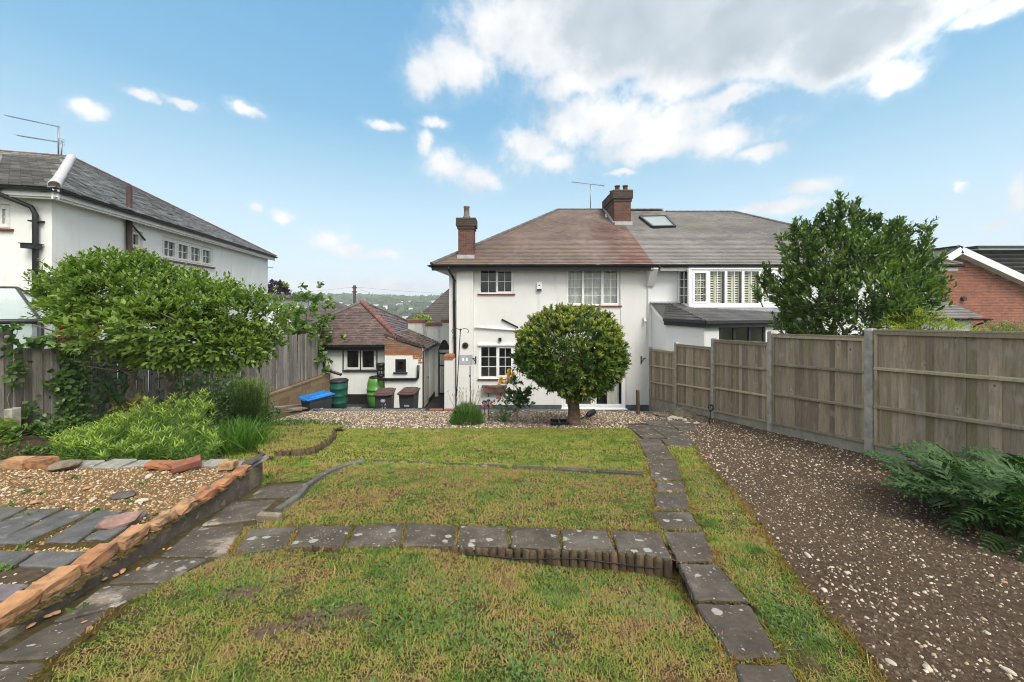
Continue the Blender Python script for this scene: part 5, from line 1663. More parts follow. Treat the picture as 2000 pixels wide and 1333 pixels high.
# small fitting at the far corner
MB().bar(FSd(LL - .02, EZL - .45, 0), FSd(LL - .02, EZL - .45, .25), .03).build('wall_hook', M['metal'], lh)
# aerial
m = MB()
b1_ = Ap + nin * .35 + Vector((0, 0, 0))
sc = b1_.y / FPX
m.tube([b1_, b1_ + Vector((0, 0, 60 * sc))], .02, 6)
m.tube([b1_ + Vector((.1, 0, 0)), b1_ + Vector((.12, 0, 30 * sc))], .018, 6)
for dz, ln, nn in ((58, 80, 12), (28, 58, 12)):
    p = b1_ + Vector((.02, 0, dz * sc))
    q = p + Vector((-ln * sc, -.3, (13 if ln == 80 else 5) * sc))
    m.tube([p, q], .012, 5)
    for i in range(nn):
        s = p.lerp(q, (i + .5) / nn)
        m.bar(s + Vector((0, -.12, 0)), s + Vector((0, .12, 0)), .007)
for i in range(5):
    p = b1_ + Vector((.1, 0, (22 + i * 3) * sc))
    m.bar(p + Vector((-.12, 0, .03)), p + Vector((.12, 0, -.03)), .012)
m.build('aerial', M['metal'], lh)

# lean-to glasshouse against the left house
gh = thing('greenhouse', 'lean-to glasshouse with cloudy roof behind the left fence', 'greenhouse', (-9.5, 6.6, -2.4))
F0, F1, B0, R0, R1, B1_ = Vector((-8.35, 6.35, -.36)), Vector((-12.0, 5.45, -.36)), Vector((-8.75, 7.15, -.36)), Vector((-9.75, 7.05, .26)), Vector((-12.2, 6.45, .26)), Vector((-12.2, 6.5, -.36))
gr = MB().quad(F1, F0, R0, R1).quad(F0, B0, R0).build('glass_roof', M['frost'], gh)
m = MB()
for p, q in ((F0, R0), (R0, R1), (F1.lerp(F0, .5), R1.lerp(R0, .45)), (B0, R0)):
    m.bar(p, q, .035, .045)
m.build('glazing_bars', M['anthracite'], gh)
m = MB().tube([F0 + Vector((.05, 0, 0)), F1], .045, 8)
m.tube([F0, Vector((F0.x, F0.y, -2.6))], .04, 8)
m.bar(F0 + Vector((-.1, 0, -.2)), F0 + Vector((-.55, 0, -.75)), .02)
m.build('gutter_frame', M['anthracite'], gh)
m = MB()
dn = Vector((0, 0, -2.2))
m.quad(F1, F0 + Vector((-.02, .01, 0)), F0 + Vector((-.02, .01, 0)) + dn, F1 + dn)
m.build('side_panel', M['frost'], gh)

# ------------------------------------------------------------------ garage with its lean-to store
GY = 13.9
ga = thing('garage', 'small white garage with red brown tiled pyramid roof', 'garage', (-6.5, GY, -4.0))
gx0, gx1, gz = -9.2, -4.37, -1.73
FG = frame((0, GY, 0), (1, 0, 0), (0, -1, 0))
GX = lambda px: (px - 1000) * GY / FPX
GZ = lambda py: (588 - py) * GY / FPX
og = (GX(673), GX(735), GZ(723), GZ(681))
m = MB()
grid_wall(m, FG, gx0, gx1, -3.62, gz, [og], .08)
m.quad((gx1, GY, -4.0), (gx1, GY + 4.6, -4.0), (gx1, GY + 4.6, gz), (gx1, GY, gz))
m.quad((gx0, GY + 4.6, -4.0), (gx0, GY, -4.0), (gx0, GY, gz), (gx0, GY + 4.6, gz))
m.build('wall', M['render_old'], ga)
MB().fbox(FG, gx0, gx1, -4.05, -3.62, -.1, .012).build('plinth', M['black_plinth'], ga)
gw = window(ga, FG, *og, [(1, 1, 1, True), (1, 1, 1, True)], M['white_wood'], inset=.02, fw=.035, sw=.055, sill_mat=M['black_plastic'], sill_out=.08, room_d=1.0)
for px in (670.5, 704.5, 736.5):
    MB().fbox(FG, GX(px) - .018, GX(px) + .018, GZ(724), GZ(678), .0, .03).build('window_strip', M['black_plastic'], gw)
e = .30
q0, q1, q2, q3 = Vector((gx0 - e, GY - e, gz + .05)), Vector((gx1 + e, GY - e, gz + .05)), Vector((gx1 + e, GY + 4.9, gz + .05)), Vector((gx0 - e, GY + 4.9, gz + .05))
apx = Vector((-6.78, 16.2, -.05))
rm = MB().quad(q0, q1, apx).quad(q1, q2, apx).quad(q2, q3, apx).quad(q3, q0, apx)
rm.quad(q3 - Vector((0, 0, .08)), q2 - Vector((0, 0, .08)), q1 - Vector((0, 0, .08)), q0 - Vector((0, 0, .08)))
gro = rm.build('roof', M['tile_garage'], ga)
tiles(gro, [q0, q1, apx], M['tile_garage'], .175, .115, .016, jit=.004)
tiles(gro, [q1, q2, apx], M['tile_garage'], .175, .115, .016, jit=.004)
hip_tiles(gro, q1, apx, M['ridge_red'], .13, lift=.05)
hip_tiles(gro, q2, apx, M['ridge_dark'], .10)
hip_tiles(gro, q0, apx, M['ridge_dark'], .11)
gutter(ga, q0 + Vector((0, -.03, -.04)), Vector((GX(752), GY - e - .03, gz + .01)), M['black_plastic'], .055)
MB().box(gx0 - .2, gx1, GY - e + .03, GY - e + .06, gz - .16, gz).build('fascia', M['black_plastic'], ga)
m = MB()
pg = lambda px, py, y=GY - .12: ((px - 1000) / FPX * y, y, (588 - py) / FPX * y)
m.tube([pg(633, 682, GY - .3), pg(633, 690), pg(632, 693), pg(633, 720), pg(637, 723), pg(666, 732, GY - .5)], .05, 8)
m.build('downpipe', M['black_plastic'], ga)
# store in front of the garage
SY = 12.9
st = thing('store', 'narrow white lean-to store with bare brick gable and small black window', 'outbuilding', (-3.9, SY, -4.0))
FS_ = frame((0, SY, 0), (1, 0, 0), (0, -1, 0))
SX = lambda px: (px - 1000) * SY / FPX
SZ = lambda py: (588 - py) * SY / FPX
sx0, sx1 = SX(751.5), SX(824.5)
zt0, zt1 = SZ(659), SZ(681)
so = (SX(772), SX(793), SZ(727), SZ(702))
br = SZ(694)
m = MB()
grid_wall(m, FS_, sx0, sx1, -3.85, br, [so], .10)
m.quad((sx1, SY, -3.85), (sx1, SY + 2.1, -3.85), (sx1, SY + 2.1, zt1), (sx1, SY, zt1))
m.quad((sx0, SY + 1, -4), (sx0, SY, -4), (sx0, SY, zt0), (sx0, SY + 1, zt0))
m.build('wall', M['render_old'], st)
MB().fbox(FS_, sx0, sx1 + .01, -4.05, -3.85, -.1, .012).box(sx1, sx1 + .012, SY, SY + 2.1, -4.05, -3.8).build('plinth', M['black_plinth'], st)
m = MB().add([FS_(sx0, br), FS_(sx1, br), FS_(sx1, zt1), FS_(sx0, zt0)], [(0, 1, 2, 3)])
bk = m.build('brick_gable', M['mortar_dark'], st)
zl_ = lambda a: zt0 + (zt1 - zt0) * (a - sx0) / (sx1 - sx0) + .02
m = MB()
brick_faces(m, FS_, sx0, sx1, br + .0, zt0, .215, .058, .020, .010, test=lambda a, b: b < zl_(a))
brick_faces(m, FS_, SX(806), sx1, br - .15, br, .215, proud=.004)
brick_faces(m, FS_, SX(817), sx1, br - .30, br - .15, .215, proud=.003)
m.build('bricks', M['brick_raw'], bk, kind='stuff')
sw_ = window(st, FS_, *so, [(1, 1, 1, True)], M['black_plastic'], inset=.02, fw=.045, sw=.05, sill_mat=M['black_plastic'], sill_out=.07, room_d=.8)
m = MB()
m.fbox(FS_, so[0] + .07, so[0] + .085, so[2] + .08, so[3] - .06, -.03, .01).fbox(FS_, so[1] - .085, so[1] - .07, so[2] + .08, so[3] - .06, -.03, .01).fbox(FS_, so[0] + .085, so[1] - .085, so[2] + .08, so[2] + .092, -.03, .01)
m.build('flaked_bead', M['white_wood'], sw_)
# coping of dark tiles on the parapet, roof behind falling to the right
m = MB()
for i in range(9):
    t0, t1 = i / 9, (i + 1) / 9 - .012
    x0, x1 = sx0 - .02 + (sx1 - sx0 + .06) * t0, sx0 - .02 + (sx1 - sx0 + .06) * t1
    z0 = zl_(x0) + .02
    for r in range(2):
        m.hexa([(x0, SY - .05 - r * .0, z0 + r * .055), (x1, SY - .05, zl_(x1) + .02 + r * .055), (x1, SY + .16, zl_(x1) + .02 + r * .055), (x0, SY + .16, z0 + r * .055),
                (x0, SY - .05, z0 + .048 + r * .055), (x1, SY - .05, zl_(x1) + .068 + r * .055), (x1, SY + .16, zl_(x1) + .068 + r * .055), (x0, SY + .16, z0 + .048 + r * .055)])
m.build('coping_tiles', M['brick_cap'], st, kind='stuff')
r0, r1, r2, r3 = Vector((sx1 + .16, SY + .1, zt1 - .02)), Vector((sx1 + .16, SY + 2.25, zt1 - .02)), Vector((sx0 + .25, SY + 2.25, zt0 + .12)), Vector((sx0 + .25, SY + .1, zt0 + .12))
srf = MB().quad(r0, r1, r2, r3).build('roof', M['tile_garage'], st)
tiles(srf, [r0, r1, r2, r3], M['tile_garage'], .175, .115, .016, jit=.004)
gutter(st, r0 + Vector((.03, 0, -.03)), r1 + Vector((.03, 0, -.03)), M['black_plastic'], .05)
m = MB()
m.box(sx1 + .001, sx1 + .03, SY + .05, SY + .12, -3.95, zt1 - .1)
m.box(sx1 + .001, sx1 + .015, SY + .9, SY + .93, -3.9, zt1 - .15)
m.build('door_strip', M['black_plastic'], st)
MB().box(sx1 + .002, sx1 + .02, SY + .13, SY + .89, -3.9, zt1 - .12).build('door', M['gate'], st)
MB().box(sx1 + .021, sx1 + .05, SY + .75, SY + .80, -2.95, -2.88).build('door_knob', M['iron'], st)
m = MB()
ps = lambda px, py, y=SY - .06: ((px - 1000) / FPX * y, y, (588 - py) / FPX * y)
m.tube([ps(817, 714), ps(816, 738), ps(813, 741), ps(745, 741.5), ps(737, 741, SY + .3)], .05, 8)
m.build('drain_pipe', M['black_plastic'], st)

# ------------------------------------------------------------------ arched wall and gate between garage and house
WY2 = 15.0
aw = thing('boundary_wall', 'stained white wall with stepped brick coping and arched gateway', 'wall', (-3.2, WY2, -4.0))
FW = frame((0, WY2, 0), (1, 0, 0), (0, -1, 0))
wx = lambda px: (px - 1000) * WY2 / FPX
wz = lambda py: (588 - py) * WY2 / FPX
ga0, ga1, spr, crown = wx(855.5), wx(880), wz(683), wz(664)
m = MB()
ztop = wz(636)
m.add([FW(wx(797), -4.0), FW(ga0, -4.0), FW(ga0, ztop), FW(wx(797), ztop)], [(0, 1, 2, 3)])
K = 10
arch = [FW(ga0 + (ga1 - ga0) * i / K, spr + (crown - spr) * math.sin(math.pi * i / K)) for i in range(K + 1)]
topr = [FW(ga0 + (ga1 - ga0) * i / K, ztop) for i in range(K + 1)]
for i in range(K):
    m.quad(arch[i], arch[i + 1], topr[i + 1], topr[i])
    m.quad(arch[i + 1], arch[i], arch[i] + Vector((0, .25, 0)), arch[i + 1] + Vector((0, .25, 0)))
m.add([FW(ga1, -4.0), FW(wx(893), -4.0), FW(wx(893), ztop), FW(ga1, ztop)], [(0, 1, 2, 3)])
m.quad(FW(ga0, -4), FW(ga0, spr), FW(ga0, spr, -.25), FW(ga0, -4, -.25))
m.fbox(FW, wx(797), wx(832), ztop + .002, wz(630), -.25, 0.0).fbox(FW, wx(862), wx(893), ztop + .002, wz(631), -.25, 0.0)
m.fbox(FW, wx(797), wx(893), ztop - .1, ztop - .001, -.25, -.02)
m.build('wall', M['render_dirty'], aw)
m = MB()
for x0, x1, z in ((796, 832, 630), (831, 864, 637), (862, 893, 630)):
    n = max(2, int((wx(x1) - wx(x0)) / .225))
    for i in range(n):
        w_ = (wx(x1) - wx(x0)) / n
        m.fbox(FW, wx(x0) + i * w_ + .004, wx(x0) + (i + 1) * w_ - .006, wz(z), wz(z) + .11, -.28, .05)
m.build('coping_bricks', M['brick_red'], aw, kind='stuff')
gt = thing('gate', 'worn white boarded gate with black bands under the arch', 'gate', (wx(868), WY2 + .1, -4.0))
FGt = frame((0, WY2 + .12, 0), (1, 0, 0), (0, -1, 0))
nb_ = 5
for i in range(nb_):
    w_ = (ga1 - ga0 - .1) / nb_
    MB().fbox(FGt, ga0 + .05 + i * w_ + .004, ga0 + .05 + (i + 1) * w_ - .004, -3.93, spr - .16, 0, .025).build('board', M['gate'], gt)
m = MB()
for z in (spr - .18, -2.72, -3.9):
    m.fbox(FGt, ga0 + .05, ga1 - .05, z - .03, z + .03, .026, .045)
m.fbox(FGt, ga0 + .0, ga0 + .05, -3.98, spr - .05, .0, .05)
m.build('band', M['iron'], gt)
m = MB()
m.bar(FGt(ga0 + .1, -2.62, .035), FGt(ga1 - .1, -2.2, .035), .02, .07)
m.bar(FGt(ga0 + .1, -3.8, .035), FGt(ga1 - .1, -2.85, .035), .02, .07)
m.build('brace', M['gate'], gt)
m = MB().add([FGt(ga0, spr - .02, .03)] + [FGt(ga0 + (ga1 - ga0) * i / K, spr + (crown - spr) * math.sin(math.pi * i / K), .03) for i in range(K + 1)] + [FGt(ga1, spr - .02, .03)], [tuple(range(K + 3))])
m.build('arch_infill', M['black_plastic'], gt)
MB().fbox(FGt, ga0, ga1, spr - .12, spr - .03, .0, .05).build('head_rail', M['gate'], gt)

# retaining kerb of the garden above the yard
rk = thing('retaining_wall', 'dark concrete kerb wall holding the gravel bed above the yard', 'wall', (0, 10.5, -4.0))
m = MB()
zk = lambda x: G(10.5) + .035
for x0, x1 in [(-5.9 + i * .92, -5.9 + i * .92 + .90) for i in range(4)]:
    MB().box(x0, min(x1, -2.55), 10.42, 10.62, G(10.5) - .15, G(10.5) + .05 + random.uniform(-.008, .008)).build('coping', M['kerb'], rk, bevel=.01)
for x0, x1 in ((-.9, .2), (.22, 1.3), (1.32, 2.42)):
    MB().box(x0, x1, 10.42, 10.62, G(10.5) - .15, G(10.5) + .035 + random.uniform(-.008, .008)).build('coping', M['kerb'], rk, bevel=.01)
MB().box(-7.1, 5.0, 10.45, 10.6, -4.1, G(10.5) - .02).build('wall', M['kerb'], rk)
for i, x in enumerate((-2.42, -1.98, -1.53)):
    MB().box(x, x + .40, 10.40, 10.55, G(10.5) - .05, G(10.5) + .075).build('brick', M['brick_red'], rk, bevel=.008)

# ------------------------------------------------------------------ houses beyond the garage
def far_house(label, cx, cy, w, d, base, eave, ridge, rot, gable=False, hipx=0.0, roofm='tile_dark', wallm='render_old', windows=True):
    t = thing('house', label, 'house', (cx, cy, base))
    r = Matrix.Rotation(rot, 4, 'Z')
    def q(x, y, z):
        return r @ Vector((x, y, 0)) + Vector((cx, cy, z))
    m = MB()
    for (x0, y0), (x1, y1) in (((-w, -d), (w, -d)), ((w, -d), (w, d)), ((w, d), (-w, d)), ((-w, d), (-w, -d))):
        m.quad(q(x0, y0, base), q(x1, y1, base), q(x1, y1, eave), q(x0, y0, eave))
    m.build('wall', M[wallm], t)
    m = MB()
    W, D = w + .4, d + .4
    h = W * 0.0 + (D if not gable else 0)
    h = hipx if hipx else h
    a, b = q(-W + h, 0, ridge), q(W - h, 0, ridge)
    if (b - a).length < .05 or W <= h:
        a = b = q(0, 0, ridge)
    e0, e1, e2, e3 = q(-W, -D, eave), q(W, -D, eave), q(W, D, eave), q(-W, D, eave)
    m.quad(e0, e1, b, a).quad(e2, e3, a, b).add([e1, e2, b], [(0, 1, 2)]).add([e3, e0, a], [(0, 1, 2)])
    ro = m.build('roof', M[roofm], t)
    tiles(ro, [e0, e1, b, a], M[roofm], .3, .22, .02)
    if windows:
        F = frame(q(0, -d, 0), r @ Vector((1, 0, 0)), r @ Vector((0, -1, 0)))
        for i in (-1, 1):
            g = MB().fbox(F, i * w * .5 - .6, i * w * .5 + .6, eave - 1.5, eave - .3, 0, .04).build('window', M['upvc'], t)
            MB().fbox(F, i * w * .5 - .5, i * w * .5 + .5, eave - 1.4, eave - .4, .041, .05).build('pane', M['room'], g)
    return t
far_house('brown roofed house seen over the left slope of the garage roof', -13.6, 27.0, 2.6, 2.6, -6, -1.3, .05, .25)
far_house('low dark hipped roof just beyond the right slope of the garage', -7.0, 31.0, 3.6, 3.0, -8, -3.6, -1.1, 0.0, hipx=2.4)
far_house('tall dark roof rising behind the arched gateway', -2.4, 26.0, 4.4, 4.5, -8, -2.7, .9, -.1, hipx=2.6)
far_house('white single storey outbuilding beyond the corner of the left house', -19.0, 29.5, 2.4, 2.2, -6, .2, .5, .1, windows=False)
fw_ = thing('house', 'small white walled house peeping out under the sapling', 'house', (-15.0, 28.0, -6))
MB().box(-15.6, -14.4, 23.5, 24.5, -6, -1.0).build('wall', M['render_bright'], fw_)
MB().add([(-15.75, 23.35, -1.0), (-14.25, 23.35, -1.0), (-14.25, 24.65, -1.0), (-15.75, 24.65, -1.0), (-15, 24, -.55)], [(0, 1, 4), (1, 2, 4), (2, 3, 4), (3, 0, 4)]).build('roof', M['tile_dark'], fw_)
tpole = thing('telegraph_pole', 'dark wooden telegraph pole with wires beyond the garage roof', 'telegraph pole', (-13.2, 30.0, -6))
MB().tube([(-13.18, 30, -6), (-13.18, 30, 1.3)], [.16, .11], 8).build('pole', M['timber_pole'], tpole)
m = MB()
for dz in (1.1, .75):
    m.bar((-13.34, 30, dz), (-13.02, 30, dz), .16, .12)
m.build('crossarm', M['timber_pole'], tpole)
m = MB()
for s, ex, ey, ez_ in ((1, 10, 45, 1.0), (-1, -40, 40, 1.0), (1, -2.6, 22, -.1)):
    pts = []
    for i in range(9):
        t = i / 8
        q = Vector((-13.18, 30, 1.15)).lerp(Vector((ex, ey, ez_)), t)
        q.z -= 4 * t * (1 - t) * .5
        pts.append(q)
    m.tube(pts, .006, 4)
m.build('wire', M['iron'], tpole)
# ------------------------------------------------------------------ right-hand fence: concrete posts, panels of boards
fr = thing('fence', 'grey brown boarded fence with concrete posts stepping down to the house', 'fence', (5.2, 7.0, -2.6))
def post_xy(k):
    return Vector((5.26 - .063 * k, 5.24 + 1.93 * k, 0))
post_top = {-1: -.30, 0: -.405, 1: -.60, 2: -.945, 3: -1.27, 4: -1.66}
ptop = {-1: (-.30, -.415), 0: (-.525, -.655), 1: (-.84, -.975), 2: (-1.19, -1.32), 3: (-1.57, -1.72)}
UNIT = {}
def unit_board(w, t, mat, top_round=False):
    key = (round(w, 3), round(t, 3), mat.name, top_round)
    if key not in UNIT:
        vs = [(-w / 2, -t / 2, 0), (w / 2, -t / 4, 0), (w / 2, t / 4, 0), (-w / 2, t / 2, 0)]
        vs = vs + [(x, y, 1) for x, y, z in vs]
        me = bpy.data.meshes.new('board')
        me.from_pydata(vs, [], [(3, 2, 1, 0), (4, 5, 6, 7), (0, 1, 5, 4), (1, 2, 6, 5), (2, 3, 7, 6), (3, 0, 4, 7)])
        me.materials.append(mat)
        UNIT[key] = me
    return UNIT[key]
for k in range(-1, 5):
    p = post_xy(k)
    zb = float(G(p.y)) - .25
    m = MB()
    zt = post_top[k]
    a = .055
    # chamfered-top H post
    m.box(p.x - a, p.x + a, p.y - a, p.y + a, zb, zt - .03)
    m.hexa([(p.x - a, p.y - a, zt - .03), (p.x + a, p.y - a, zt - .03), (p.x + a, p.y + a, zt - .03), (p.x - a, p.y + a, zt - .03),
            (p.x - a * .6, p.y - a * .6, zt), (p.x + a * .6, p.y - a * .6, zt), (p.x + a * .6, p.y + a * .6, zt), (p.x - a * .6, p.y + a * .6, zt)])
    m.build('post', M['conc_post'], fr)
for k in range(-1, 4):
    a, b = post_xy(k), post_xy(k + 1)
    d = (b - a).normalized()
    s = Vector((-d.y, d.x, 0))             # towards the garden
    a2, b2 = a + d * .065, b - d * .065
    L = (b2 - a2).length
    zt0, zt1 = ptop[k]
    zb0, zb1 = float(G(a2.y)) + .175, float(G(b2.y)) + .175
    def pt(t, z, o=0.0):
        q = a2.lerp(b2, t) + s * o
        return Vector((q.x, q.y, z))
    zt = lambda t: zt0 + (zt1 - zt0) * t
    zb = lambda t: zb0 + (zb1 - zb0) * t
    pan = link('panel', None, fr, pt(.5, zb(.5)))
    rot = math.atan2(d.y, d.x)
    n = 18
    for i in range(n):
        t = (i + .5) / n
        q = pt(t, zb(t) + .005, random.uniform(-.004, .004))
        h = zt(t) - zb(t) - .02
        link('board', unit_board(L / n + .004, .018, M['board']), pan, q, (0, random.uniform(-.003, .003), rot + random.choice((0, math.pi)) + .05), (1, 1, h))
    # rails, frame and capping
    for f in (.335, .665):
        m = MB().hexa([pt(0, zb(0) + (zt(0) - zb(0)) * f - .022, .012), pt(1, zb(1) + (zt(1) - zb(1)) * f - .022, .012), pt(1, zb(1) + (zt(1) - zb(1)) * f - .022, .05), pt(0, zb(0) + (zt(0) - zb(0)) * f - .022, .05),
                       pt(0, zb(0) + (zt(0) - zb(0)) * f + .022, .012), pt(1, zb(1) + (zt(1) - zb(1)) * f + .022, .012), pt(1, zb(1) + (zt(1) - zb(1)) * f + .008, .05), pt(0, zb(0) + (zt(0) - zb(0)) * f + .008, .05)])
        m.build('rail', M['rail'], pan)
    def rail(z0f, z1f, o0, o1, name):
        MB().hexa([pt(0, z0f(0), o0), pt(1, z0f(1), o0), pt(1, z0f(1), o1), pt(0, z0f(0), o1), pt(0, z1f(0), o0), pt(1, z1f(1), o0), pt(1, z1f(1), o1), pt(0, z1f(0), o1)]).build(name, M['rail'], pan)
    rail(lambda t: zt(t) - .07, lambda t: zt(t) - .022, .012, .045, 'top_rail')
    rail(lambda t: zt(t) - .02, lambda t: zt(t) + .004, -.03, .05, 'capping')
    rail(lambda t: zb(t) + .002, lambda t: zb(t) + .04, .012, .045, 'bottom_rail')
    for t0, t1 in ((0.002, .022), (.978, .998)):
        MB().hexa([pt(t0, zb(t0) + .042, .0125), pt(t1, zb(t1) + .042, .0125), pt(t1, zb(t1) + .042, .04), pt(t0, zb(t0) + .042, .04), pt(t0, zt(t0) - .072, .0125), pt(t1, zt(t1) - .072, .0125), pt(t1, zt(t1) - .072, .04), pt(t0, zt(t0) - .072, .04)]).build('side_batten', M['rail'], pan)
    gb = MB().hexa([pt(0, zb(0) - .42, -.02), pt(1, zb(1) - .42, -.02), pt(1, zb(1) - .42, .022), pt(0, zb(0) - .42, .022), pt(0, zb(0) - .002, -.02), pt(1, zb(1) - .002, -.02), pt(1, zb(1) - .002, .022), pt(0, zb(0) - .002, .022)])
    gb.build('gravel_board', M['gravel_board'], fr)

# ------------------------------------------------------------------ left-hand fence: silvered boards
lf = thing('fence', 'silver grey picket fence overgrown with ivy along the left side', 'fence', (-7.5, 8.5, -2.3))
fpts = [Vector((-7.72, 3.6, 0)), Vector((-7.60, 5.48, 0)), Vector((-7.50, 8.0, 0)), Vector((-7.42, 10.6, 0)), Vector((-7.22, 13.4, 0))]
def fpos(Y):
    xs = [p.y for p in fpts]
    return Vector((float(np.interp(Y, xs, [p.x for p in fpts])), Y, 0))
Y = 3.9
i = 0
while Y < 13.38:
    step = .108 if Y < 8.2 else .098
    p = fpos(Y)
    tall = Y < 5.42
    top = -.43 if tall else float(np.interp(Y, [5.4, 6.5, 8.5, 11.4, 13.4], [-.70, -.86, -1.0, -1.13, -1.19]))
    top += random.uniform(-.02, .02) + (random.uniform(-.02, .03) if Y > 8.2 else 0)
    bot = float(np.interp(Y, [4, 5.5, 8, 9.9, 10.3, 13.4], [-1.95, -2.12, -2.4, -2.62, -2.78, -2.78]))
    d = fpos(Y + .05) - fpos(Y - .05)
    wob_ = random.gauss(0, .012)
    w_ = step * (.98 if Y < 8.2 else .80)
    link('board', unit_board(w_, .02 if Y < 8.2 else .035, M['pale_board']), lf, (p.x + (i % 2) * .012, p.y, bot), (random.gauss(0, .006), wob_, math.atan2(d.y, d.x) + random.gauss(0, .06)), (1, 1, top - bot))
    Y += step
    i += 1
for Y0, Y1 in ((3.9, 5.4), (5.44, 8.0), (8.02, 10.6), (10.62, 13.3)):
    for f in (.25, .8):
        zz = lambda y: float(np.interp(y, [4, 5.5, 8, 13.4], [-1.95, -2.1, -2.35, -2.75])) * (1 - f) + float(np.interp(y, [4, 6.5, 13.4], [-.8, -.86, -1.2])) * f
        MB().bar(fpos(Y0) + Vector((-.06, 0, zz(Y0))), fpos(Y1) + Vector((-.06, 0, zz(Y1))), .04, .09).build('rail', M['rail'], lf)
MB().box(-7.60, -7.48, 5.35, 5.47, -2.3, -1.62).build('post', M['conc_post'], lf, bevel=.01)
MB().box(-7.72, -7.64, 5.40, 5.48, -2.3, -.55).build('post', M['pale_board'], lf)

# block retaining wall under the fence
bw_ = thing('retaining_wall', 'tan concrete block wall under the end of the left fence', 'wall', (-7.2, 12, -4.0))
w0, w1 = Vector((-7.36, 9.55, 0)), Vector((-7.05, 13.88, 0))
FBw = frame(w0, w1 - w0, Vector(((w1 - w0).y, -(w1 - w0).x, 0)))
Lb = (w1 - w0).length
MB().fbox(FBw, 0, Lb, -4.05, -2.83, -.2, .0).build('core', M['mortar_pale'], bw_)
blk = {}
for r in range(6):
    z1 = -2.86 - r * .225
    x = -.22 * (r % 2)
    while x < Lb:
        a, b = max(0.0, x), min(Lb, x + .44)
        if b - a > .06:
            m = MB().fbox(FBw, a, b, z1 - .215, z1, -.18, .012)
            m.build('block', M['block'], bw_)
        x += .452
for i in range(8):
    a, b = Lb * i / 8, Lb * (i + 1) / 8 - .008
    MB().fbox(FBw, a, b, -2.855, -2.80, -.24, .03).build('coping', M['block'], bw_)

# ------------------------------------------------------------------ terrace edge: concrete, coping stones, bricks
te = thing('terrace_edge', 'mossy concrete edging around the raised shingle terrace', 'edging', (-2.85, 3.0, -1.9))
e0, e1 = Vector((-2.80, 4.02, 0)), Vector((-2.28, 1.05, 0))
inn = Vector((-.985, -.172, 0)) * .17
m = MB()
N = 14
vs, fs = [], []
for i in range(N + 1):
    p = e0.lerp(e1, i / N)
    j = random.uniform(-.006, .006)
    zt_ = T(p.y) + .01
    vs += [(p.x + j, p.y, float(G(p.y)) - .1), (p.x + j, p.y, zt_ - .01), (p.x + j - .012, p.y, zt_), (p.x + inn.x, p.y + inn.y, zt_ + random.uniform(-.004, .004)), (p.x + inn.x, p.y + inn.y, zt_ - .15)]
for i in range(N):
    for k in range(4):
        fs.append((i * 5 + k, i * 5 + k + 1, i * 5 + k + 6, i * 5 + k + 5))
fs += [(0, 1, 2, 3, 4), tuple(N * 5 + k for k in (4, 3, 2, 1, 0))]
m.add(vs, fs)
m.build('kerb', M['conc_edge'], te)
m = MB().box(-7.4, -2.83, 3.90, 4.04, -2.3, T(4) + .005)
m.build('back_kerb', M['conc_edge'], te)
# flat coping stones along the back
for px0, px1, py in ((130, 176, 914), (178, 236, 913), (240, 278, 912), (330, 380, 917), (376, 420, 914), (418, 466, 917)):
    a, b = tp(px0, py + 3), tp(px1, py + 3)
    j_ = [random.uniform(-.035, .035) for _ in range(4)]
    slab(te, [(a.x, a.y + j_[0], a.z + .02), (b.x - .02, b.y + j_[1], b.z + .02), (b.x - .01 + j_[2], b.y + .17 + j_[2], b.z + .03), (a.x + .03, a.y + .17 + j_[3], a.z + .03)], M['stone'], .045, 'coping_stone')

BR = {}
def old_brick(seed, l=.215, w=.10, h=.065, rough=.010, mat='brick_old', frog=False, half=False):
    r = np.random.default_rng(seed)
    import bmesh
    bm = bmesh.new()
    bmesh.ops.create_cube(bm, size=1.0)
    bmesh.ops.subdivide_edges(bm, edges=bm.edges[:], cuts=2, use_grid_fill=True)
    for v in bm.verts:
        x, y, z = v.co
        ed = sum(abs(c) > .45 for c in (x, y, z))
        k = 1 - (.04 * (ed >= 2) + .05 * (ed == 3)) * r.uniform(.3, 1.6)
        dz = 0
        if frog and z > .45 and abs(x) < .4 and abs(y) < .4:
            dz = -.18
        v.co = (x * l * k + r.normal(0, rough * .35), y * w * k + r.normal(0, rough * .35), (z + dz) * h * k + r.normal(0, rough * .3))
    me = bpy.data.meshes.new('brick')
    bm.to_mesh(me)
    bm.free()
    me.materials.append(M[mat])
    if frog:
        pass
    return me
brow = thing('brick_row', 'row of worn orange bricks lying along the terrace edge', 'bricks', (-2.8, 3.0, -1.6))
B_LONG = [old_brick(s, .205, .105, .075, .008, frog=True) for s in (1, 2, 3)]
B_WORN = [old_brick(s, .18, .105, .06, .018) for s in (5, 6, 7)]
ed = (e1 - e0).normalized()
for i, (px, py, yaw) in enumerate([(470, 921, .1), (438, 942, -.05), (399, 967, 0), (358, 991, .03), (314, 1018, 0), (252, 1052, 0), (184, 1092, .0), (100, 1142, 0), (14, 1197, 0)]):
    p = tp(px, py, .045)
    me = (B_WORN if i < 5 else B_LONG)[i % 3]
    link('brick', me, brow, p, (random.gauss(0, .04), random.gauss(0, .03), math.atan2(ed.y, ed.x) + yaw), (1.0 if i > 4 else 1.05, 1, 1))
def loose(label, name, me, p, rot, cat, group=None, scl=None):
    o = link(name, me, None, p, rot, scl)
    return tag(o, label, cat, group)
p = tp(365, 907, .075)
loose('red brick tilted across the back edge of the shingle terrace', 'brick', old_brick(21, .235, .11, .07, .004, 'brick_red'), p, (.25, -.12, .75), 'brick')
p = tp(446, 908, .06)
loose('clean orange brick standing near the far corner of the terrace', 'brick', old_brick(22, .15, .10, .07, .004), p, (0, 0, .1), 'brick')
p = tp(309, 908, .05)
